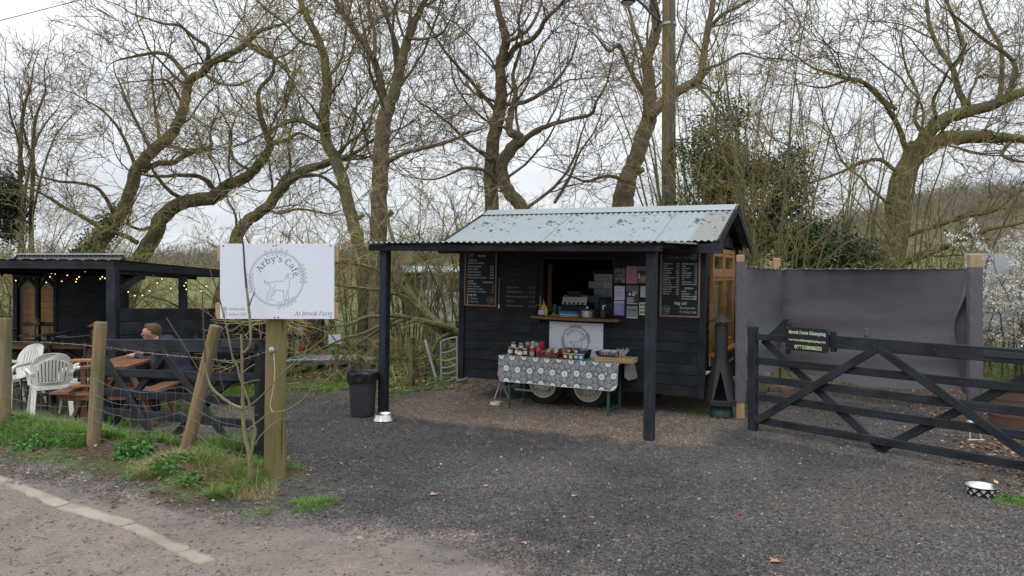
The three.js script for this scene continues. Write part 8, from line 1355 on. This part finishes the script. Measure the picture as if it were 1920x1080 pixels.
// ---------------------------------------------------------------- utility pole, lamp and wires
{
  const D = 15, b = onG(P(1254, 640, D)), t = thing('utility_pole', 'tall weathered wooden utility pole rising behind the cafe roof', 'utility pole', b), ac = new Acc(), pts = []; for (let k = 0; k <= 20; k++) pts.push(V(0, k * 0.45 - 0.1, 0)); ac.tube(pts, (s) => 0.152 - 0.025 * s, 20, true, 0, 0.02, 9); const g = ac.geo(), q = g.attributes.uv; for (let i = 0; i < q.count; i++) q.setXY(i, q.getY(i), q.getX(i));
  part(t, 'pole', g, std({ map: postMap, bumpMap: grainBump, bumpScale: 0.006, roughness: 0.9, color: rgb(0.95, 0.92, 1.05) })); const L = (x, y, d = D) => P(x, y, d).sub(b);
  part(t, 'cable_guard', box(0.05, 5.2, 0.05, 0.03, 4.6, 0.15, 0.008), plain(0.11, 0.105, 0.10, 0.7)); part(t, 'clamp', new THREE.CylinderGeometry(0.155, 0.157, 0.05, 20, 1, true).translate(0, L(0, 46).y, 0), mGalv);
  for (const y of [108, 190, 262]) part(t, 'step_bolt', rodG(V(0.12, L(0, y).y, 0.03), V(0.24, L(0, y).y, 0.03), 0.012, 6), mDarkIron);
  const lamp = thing('street_lamp', 'dark street lamp on a slanting arm fixed to the utility pole', 'street lamp', V(b.x, b.y, b.z)); part(lamp, 'arm', tubeG(smooth([L(1247, 48), L(1222, 26), L(1205, 8), L(1192, -2), L(1180, -6)], 16), 0.03, 8), plain(0.07, 0.075, 0.085, 0.5, 0.3)); part(lamp, 'lamp_head', lathe([[0, 0.07], [0.06, 0.06], [0.13, 0.0], [0.15, -0.05], [0.13, -0.06], [0, -0.05]], 18).translate(L(1178, -1).x, L(0, -1).y, 0), mDarkIron); part(lamp, 'lens', lathe([[0.12, -0.06], [0.08, -0.10], [0, -0.115]], 16).translate(L(1178, 0).x, L(0, 0).y, 0), plain(0.5, 0.5, 0.48, 0.2));
  const w = thing('overhead_wire', 'single thin overhead wire crossing the sky corner', 'wire'); part(w, 'wire', tubeG(smooth([P(-60, 53, 16), P(0, 38.5, 16), P(80, 18, 16), P(152, -0.5, 16), P(240, -22, 16)], 20), 0.009, 5), plain(0.02, 0.02, 0.022, 0.6)); 
  const w2 = thing('overhead_wire', 'short slack wire dangling from the top of the sky', 'wire'); part(w2, 'wire', tubeG(smooth([P(160, -10, 16), P(161, 10, 16), P(163, 22, 16)], 8), 0.008, 5), plain(0.05, 0.05, 0.05, 0.6));
}
// ---------------------------------------------------------------- far across the field
{
  const veh = (name, label, cat, p, turn, col, van) => { const t = thing(name, label, cat, p, turn), s = new THREE.Shape(); const o = van ? [[-2.3, 0.35], [-2.3, 1.0], [-2.0, 1.15], [-1.5, 2.0], [2.3, 2.05], [2.35, 0.35]] : [[-2.0, 0.3], [-2.05, 0.7], [-1.0, 0.9], [-0.4, 1.4], [0.9, 1.42], [1.6, 0.95], [2.0, 0.85], [2.0, 0.3]]; o.forEach(([x, y], i) => i ? s.lineTo(x, y) : s.moveTo(x, y)); part(t, 'body', new THREE.ExtrudeGeometry(s, { depth: 1.5, bevelEnabled: true, bevelSize: 0.1, bevelThickness: 0.1, bevelSegments: 2 }).translate(0, 0, -0.75), col); for (const x of [-1.35, 1.35]) for (const z of [-0.8, 0.8]) part(t, 'wheel', tf(new THREE.CylinderGeometry(0.33, 0.33, 0.2, 18).rotateX(Math.PI / 2), x, 0.33, z), mTyre); for (const z of [-0.86, 0.86]) part(t, 'window', box(van ? 0.7 : 1.5, 0.36, 0.02, van ? -1.1 : 0.2, van ? 1.55 : 1.15, z, 0.005), plain(0.03, 0.035, 0.04, 0.1)); return t; };
  const f = (x, D) => onG(P(x, 480, D));
  veh('parked_van', 'white van parked across the field, seen over the cloth screen', 'van', f(1607, 82), 0.3, plain(0.6, 0.62, 0.63, 0.3), true); veh('parked_car', 'red car parked far across the field beside the white van', 'car', f(1617, 80), -1.2, plain(0.35, 0.02, 0.02, 0.3), false); veh('parked_car', 'pale car parked far across the field beside the farm hut', 'car', f(1640, 84), 0.1, plain(0.55, 0.57, 0.6, 0.3), false);
  const h = thing('farm_hut', 'low dark hut far across the field above the parked vehicles', 'hut', f(1632, 95), 0.1); part(h, 'wall', box(5.5, 1.9, 3, 0, 0.9, 0, 0.02), plain(0.08, 0.055, 0.04, 0.9)); part(h, 'roof', tf(cb(6, 0.15, 3.8, 0.02), 0, 1.98, 0, 0.1), plain(0.05, 0.045, 0.04, 0.9)); for (const x of [-1.5, 0.3, 1.7]) part(h, 'window', box(0.9, 0.7, 0.05, x, 1.15, 1.52, 0.01), plain(0.45, 0.46, 0.46, 0.3));
  const pt = scene.children.find((o) => o.name === 'picnic_table'); const c = copyOf(pt, 'picnic_table', 'picnic bench far off on the green field beyond the screen', f(1742, 48), 0.2);
}
// ---------------------------------------------------------------- grass, weeds, dead leaves
{
  const blade = (seed, n, h, w, spread, bend) => { const r = rngOf(seed), p = [], ix = [], uv = []; for (let k = 0; k < n; k++) { const a = r() * 6.28, q = spread * Math.sqrt(r()), bx = q * Math.cos(a), bz = q * Math.sin(a), d = V(Math.cos(a + (r() - 0.5)), 0, Math.sin(a + (r() - 0.5))), H = h * (0.5 + 0.6 * r()), B = bend * (0.3 + r()), s = V(-d.z, 0, d.x), b0 = p.length / 3; for (let i = 0; i <= 3; i++) { const t = i / 3, x = bx + d.x * B * H * t * t, z = bz + d.z * B * H * t * t, y = H * t * (1 - 0.25 * B * t), ww = w * (1 - t * 0.92); p.push(x - s.x * ww, y, z - s.z * ww, x + s.x * ww, y, z + s.z * ww); uv.push(0, t, 1, t); if (i) { const o = b0 + i * 2; ix.push(o - 2, o - 1, o, o - 1, o + 1, o); } } } const g = new THREE.BufferGeometry(); g.setAttribute('position', new THREE.Float32BufferAttribute(p, 3)); g.setAttribute('uv', new THREE.Float32BufferAttribute(uv, 2)); g.setIndex(ix); g.computeVertexNormals(); return g; };
  const tufts = [blade(1, 16, 0.09, 0.0022, 0.035, 0.9), blade(2, 16, 0.13, 0.0022, 0.04, 0.7), blade(3, 14, 0.07, 0.0025, 0.05, 1.3)], straw = [blade(4, 14, 0.15, 0.0018, 0.04, 1.9), blade(5, 12, 0.12, 0.0018, 0.06, 2.4)], weed = leafCluster(461, 0.035, 14, 0.06);
  const r = rngOf(471), L = tufts.map(() => []), C = tufts.map(() => []), SL = straw.map(() => []), SC = straw.map(() => []), WL = [], WC = [];
  const green = () => { const g = 0.7 + 0.7 * r(), y = r(); return rgb(lerp(0.07, 0.16, y) * g, lerp(0.19, 0.23, y) * g, lerp(0.025, 0.04, y) * g); }, tan = () => { const g = 0.6 + 0.7 * r(); return rgb(0.36 * g, 0.27 * g, 0.14 * g); };
  const put = (X, D, s, k) => { const p = at(X, D); p.y -= 0.006; const m = mat4(p, V((r() - 0.5) * 0.4, 1, (r() - 0.5) * 0.4), r() * 6.28, s); if (k === 'g') { const i = Math.floor(r() * 3); L[i].push(m); C[i].push(green()); } else if (k === 's') { const i = Math.floor(r() * 2); SL[i].push(m); SC[i].push(tan()); } else { m.elements[13] += 0.02; WL.push(m); const g = 0.7 + 0.6 * r(); WC.push(rgb(0.075 * g, 0.20 * g, 0.035 * g)); } };
  // the bank by the road: patches of grass, straw and weeds with soil between
  for (let i = 0; i < 9000; i++) { const s = r() * 4.0, k = Math.min(3, Math.floor(s)), f = s - k, a = BANK[k], b = BANK[k + 1], w = (r() + r() - 1) * 0.62; const dx = b[0] - a[0], dy = b[1] - a[1], l = Math.hypot(dx, dy), X = lerp(a[0], b[0], f) - dy / l * w, D = lerp(a[1], b[1], f) + dx / l * w; if (X < -8) continue; const n = fbm(X * 1.7 + 2, D * 1.7, 3, 0, 0, 481), n2 = fbm(X * 1.3, D * 1.3 + 9, 3, 0, 0, 483); const road = w < 0 ? 1 : 0; if (n < 0.45 + 0.14 * Math.abs(w) / 0.6) continue; put(X, D, (0.55 + 0.6 * r()) * (1 - 0.3 * Math.abs(w)), n2 > 0.63 ? 's' : r() < 0.07 && road ? 'w' : 'g'); }
  for (const [px, py, n, rad, k, s] of [[590, 945, 260, 0.17, 'g', 0.45], [565, 962, 60, 0.10, 'g', 0.35], [415, 930, 120, 0.10, 'g', 0.8], [400, 882, 130, 0.2, 's', 1], [430, 903, 80, 0.2, 's', 0.9], [480, 930, 70, 0.2, 's', 0.8], [460, 915, 120, 0.25, 'g', 0.8], [320, 875, 60, 0.16, 'w', 1.1], [255, 850, 60, 0.14, 'w', 1.1], [360, 905, 34, 0.1, 'w', 0.9], [440, 850, 260, 0.28, 'g', 1.5], [60, 810, 300, 0.5, 'g', 0.8], [120, 820, 200, 0.4, 'w', 0.8], [200, 800, 120, 0.25, 'g', 1.3], [1900, 945, 90, 0.14, 'g', 0.4], [1895, 940, 24, 0.12, 'w', 0.6], [1300, 772, 120, 0.2, 'g', 0.35], [1345, 775, 60, 0.14, 'g', 0.35], [485, 965, 60, 0.12, 'g', 0.4], [420, 960, 30, 0.08, 'g', 0.3], [670, 845, 10, 0.03, 'g', 0.4], [1145, 865, 14, 0.03, 'g', 0.3], [1545, 850, 10, 0.03, 'g', 0.3]]) { const o = gp(px, py); for (let i = 0; i < n; i++) { const a = r() * 6.28, q = rad * Math.sqrt(r()); put(o.x + q * Math.cos(a), -o.z + 0.8 * q * Math.sin(a), s * (0.6 + 0.6 * r()), k); } }
  // behind: the yard edge, the lawn, the field hedge foot
  for (let i = 0; i < 26000; i++) { const D = 9.2 + r() * 9, X = -0.62 * D + r() * 0.62 * D * 0.98; if (X > -0.4) continue; const [lx, lz] = toTrailer(X, D); if (lx > -0.8 && lz > -2.4) continue; const n = fbm(X * 0.9 + 2, D * 0.9, 3, 0, 0, 485); if (D + X * 0.3 < 9.4 + (n - 0.5) * 2 && r() < 0.93) continue; if (n < 0.42) continue; put(X, D, 0.45 + 0.5 * r(), n > 0.66 && r() < 0.4 ? 's' : 'g'); }
  for (let i = 0; i < 7000; i++) { const D = 9.5 + r() * 7, X = 0.25 * D + r() * 0.5 * D; const n = fbm(X * 0.9 + 2, D * 0.9, 3, 0, 0, 487); if (n < 0.5 || X / D < 0.31) continue; put(X, D, 0.5 + 0.6 * r(), n > 0.58 ? 'g' : 's'); }
  const gr = new THREE.Group(); gr.name = 'grass'; scene.add(gr); tag(gr, 'green grass tufts on the road bank and the ground behind', 'grass', null, 'stuff'); L.forEach((l, i) => l.length && instances(gr, 'tufts', tufts[i], std({ roughness: 0.75, side: THREE.DoubleSide }), l, null, C[i]));
  const sg = new THREE.Group(); sg.name = 'dead_grass'; scene.add(sg); tag(sg, 'straw coloured dead grass lying on the road bank', 'dead grass', null, 'stuff'); SL.forEach((l, i) => l.length && instances(sg, 'tufts', straw[i], std({ roughness: 0.85, side: THREE.DoubleSide }), l, null, SC[i]));
  tag(instances(scene, 'weeds', weed, std({ roughness: 0.6, side: THREE.DoubleSide }), WL, 'clumps of fresh green weeds on the road bank', WC), null, 'weeds');
  // dead leaves and bits of stick
  const lf = (() => { const p = [-0.5, 0, 0, -0.1, 0.08, 0.3, 0, 0, 0, -0.1, 0.08, -0.3, 0.5, 0.05, 0.04], g = new THREE.BufferGeometry(); g.setAttribute('position', new THREE.Float32BufferAttribute(p, 3)); g.setAttribute('uv', new THREE.Float32BufferAttribute([0, 0, 0, 1, 0.5, 0.5, 1, 0, 1, 1], 2)); g.setIndex([0, 1, 2, 0, 2, 3, 4, 2, 1, 4, 3, 2]); g.computeVertexNormals(); return g; })();
  const LL = [], LC = []; const drop = (X, D, s) => { const p = at(X, D); p.y += 0.006 + 0.012 * r(); LL.push(mat4(p, V((r() - 0.5) * 0.9, 1, (r() - 0.5) * 0.9), r() * 6.28, s)); const k = r(), g = 0.6 + 0.8 * r(); LC.push(k < 0.5 ? rgb(0.16 * g, 0.085 * g, 0.045 * g) : k < 0.8 ? rgb(0.26 * g, 0.155 * g, 0.085 * g) : k < 0.93 ? rgb(0.09 * g, 0.05 * g, 0.035 * g) : rgb(0.36 * g, 0.25 * g, 0.15 * g)); };
  for (let i = 0; i < 5200; i++) { const D = 5.4 + r() * 6, X = 3.4 + r() * 0.45 * D; if (r() > sstep(3.5, 4.8, X - (D - 6.5) * 0.3)) continue; drop(X, D, 0.03 + 0.035 * r()); }
  for (let i = 0; i < 3500; i++) { const D = 10.4 + r() * 4.5, X = -0.36 * D + r() * 0.34 * D; drop(X, D, 0.035 + 0.035 * r()); }
  for (let i = 0; i < 420; i++) { const D = 3.4 + r() * 7, X = (r() * 2 - 1) * 0.7 * D; const [lx, lz] = toTrailer(X, D); if (lz < 0.1 && lx > -0.2 && lx < 3.4) continue; drop(X, D, 0.012 + 0.02 * r()); }
  for (let i = 0; i < 900; i++) { const D = 4.6 + r() * 3.2, X = -4.6 + r() * 3.4; if (bankD(X, D)[0] < 1.0) drop(X, D, 0.02 + 0.025 * r()); }
  tag(instances(scene, 'leaf_litter', lf, std({ roughness: 0.85, side: THREE.DoubleSide }), LL, 'brown dead leaves scattered over ground and under the trees', LC), null, 'leaves');
  const TL = [], stick = tubeG([V(-0.5, 0, 0), V(-0.1, 0.01, 0.03), V(0.5, 0.005, -0.02)], 0.02, 4); for (let i = 0; i < 360; i++) { const D = 3.4 + r() * 6, X = (r() * 2 - 1) * 0.7 * D; const [lx, lz] = toTrailer(X, D); if (lz < 0.2 && lx > -0.2 && lx < 3.4) continue; const p = at(X, D); p.y += 0.006; const s = 0.04 + 0.09 * r() * r(); TL.push(new THREE.Matrix4().compose(p, new THREE.Quaternion().setFromEuler(new THREE.Euler(0, r() * 6.28, (r() - 0.5) * 0.1)), V(s, 0.11, 0.11))); }
  tag(instances(scene, 'twig_litter', stick, plain(0.20, 0.15, 0.10, 0.9), TL, 'bits of straw and broken twig lying on the gravel'), null, 'twigs');
}

renderer.render(scene, camera);
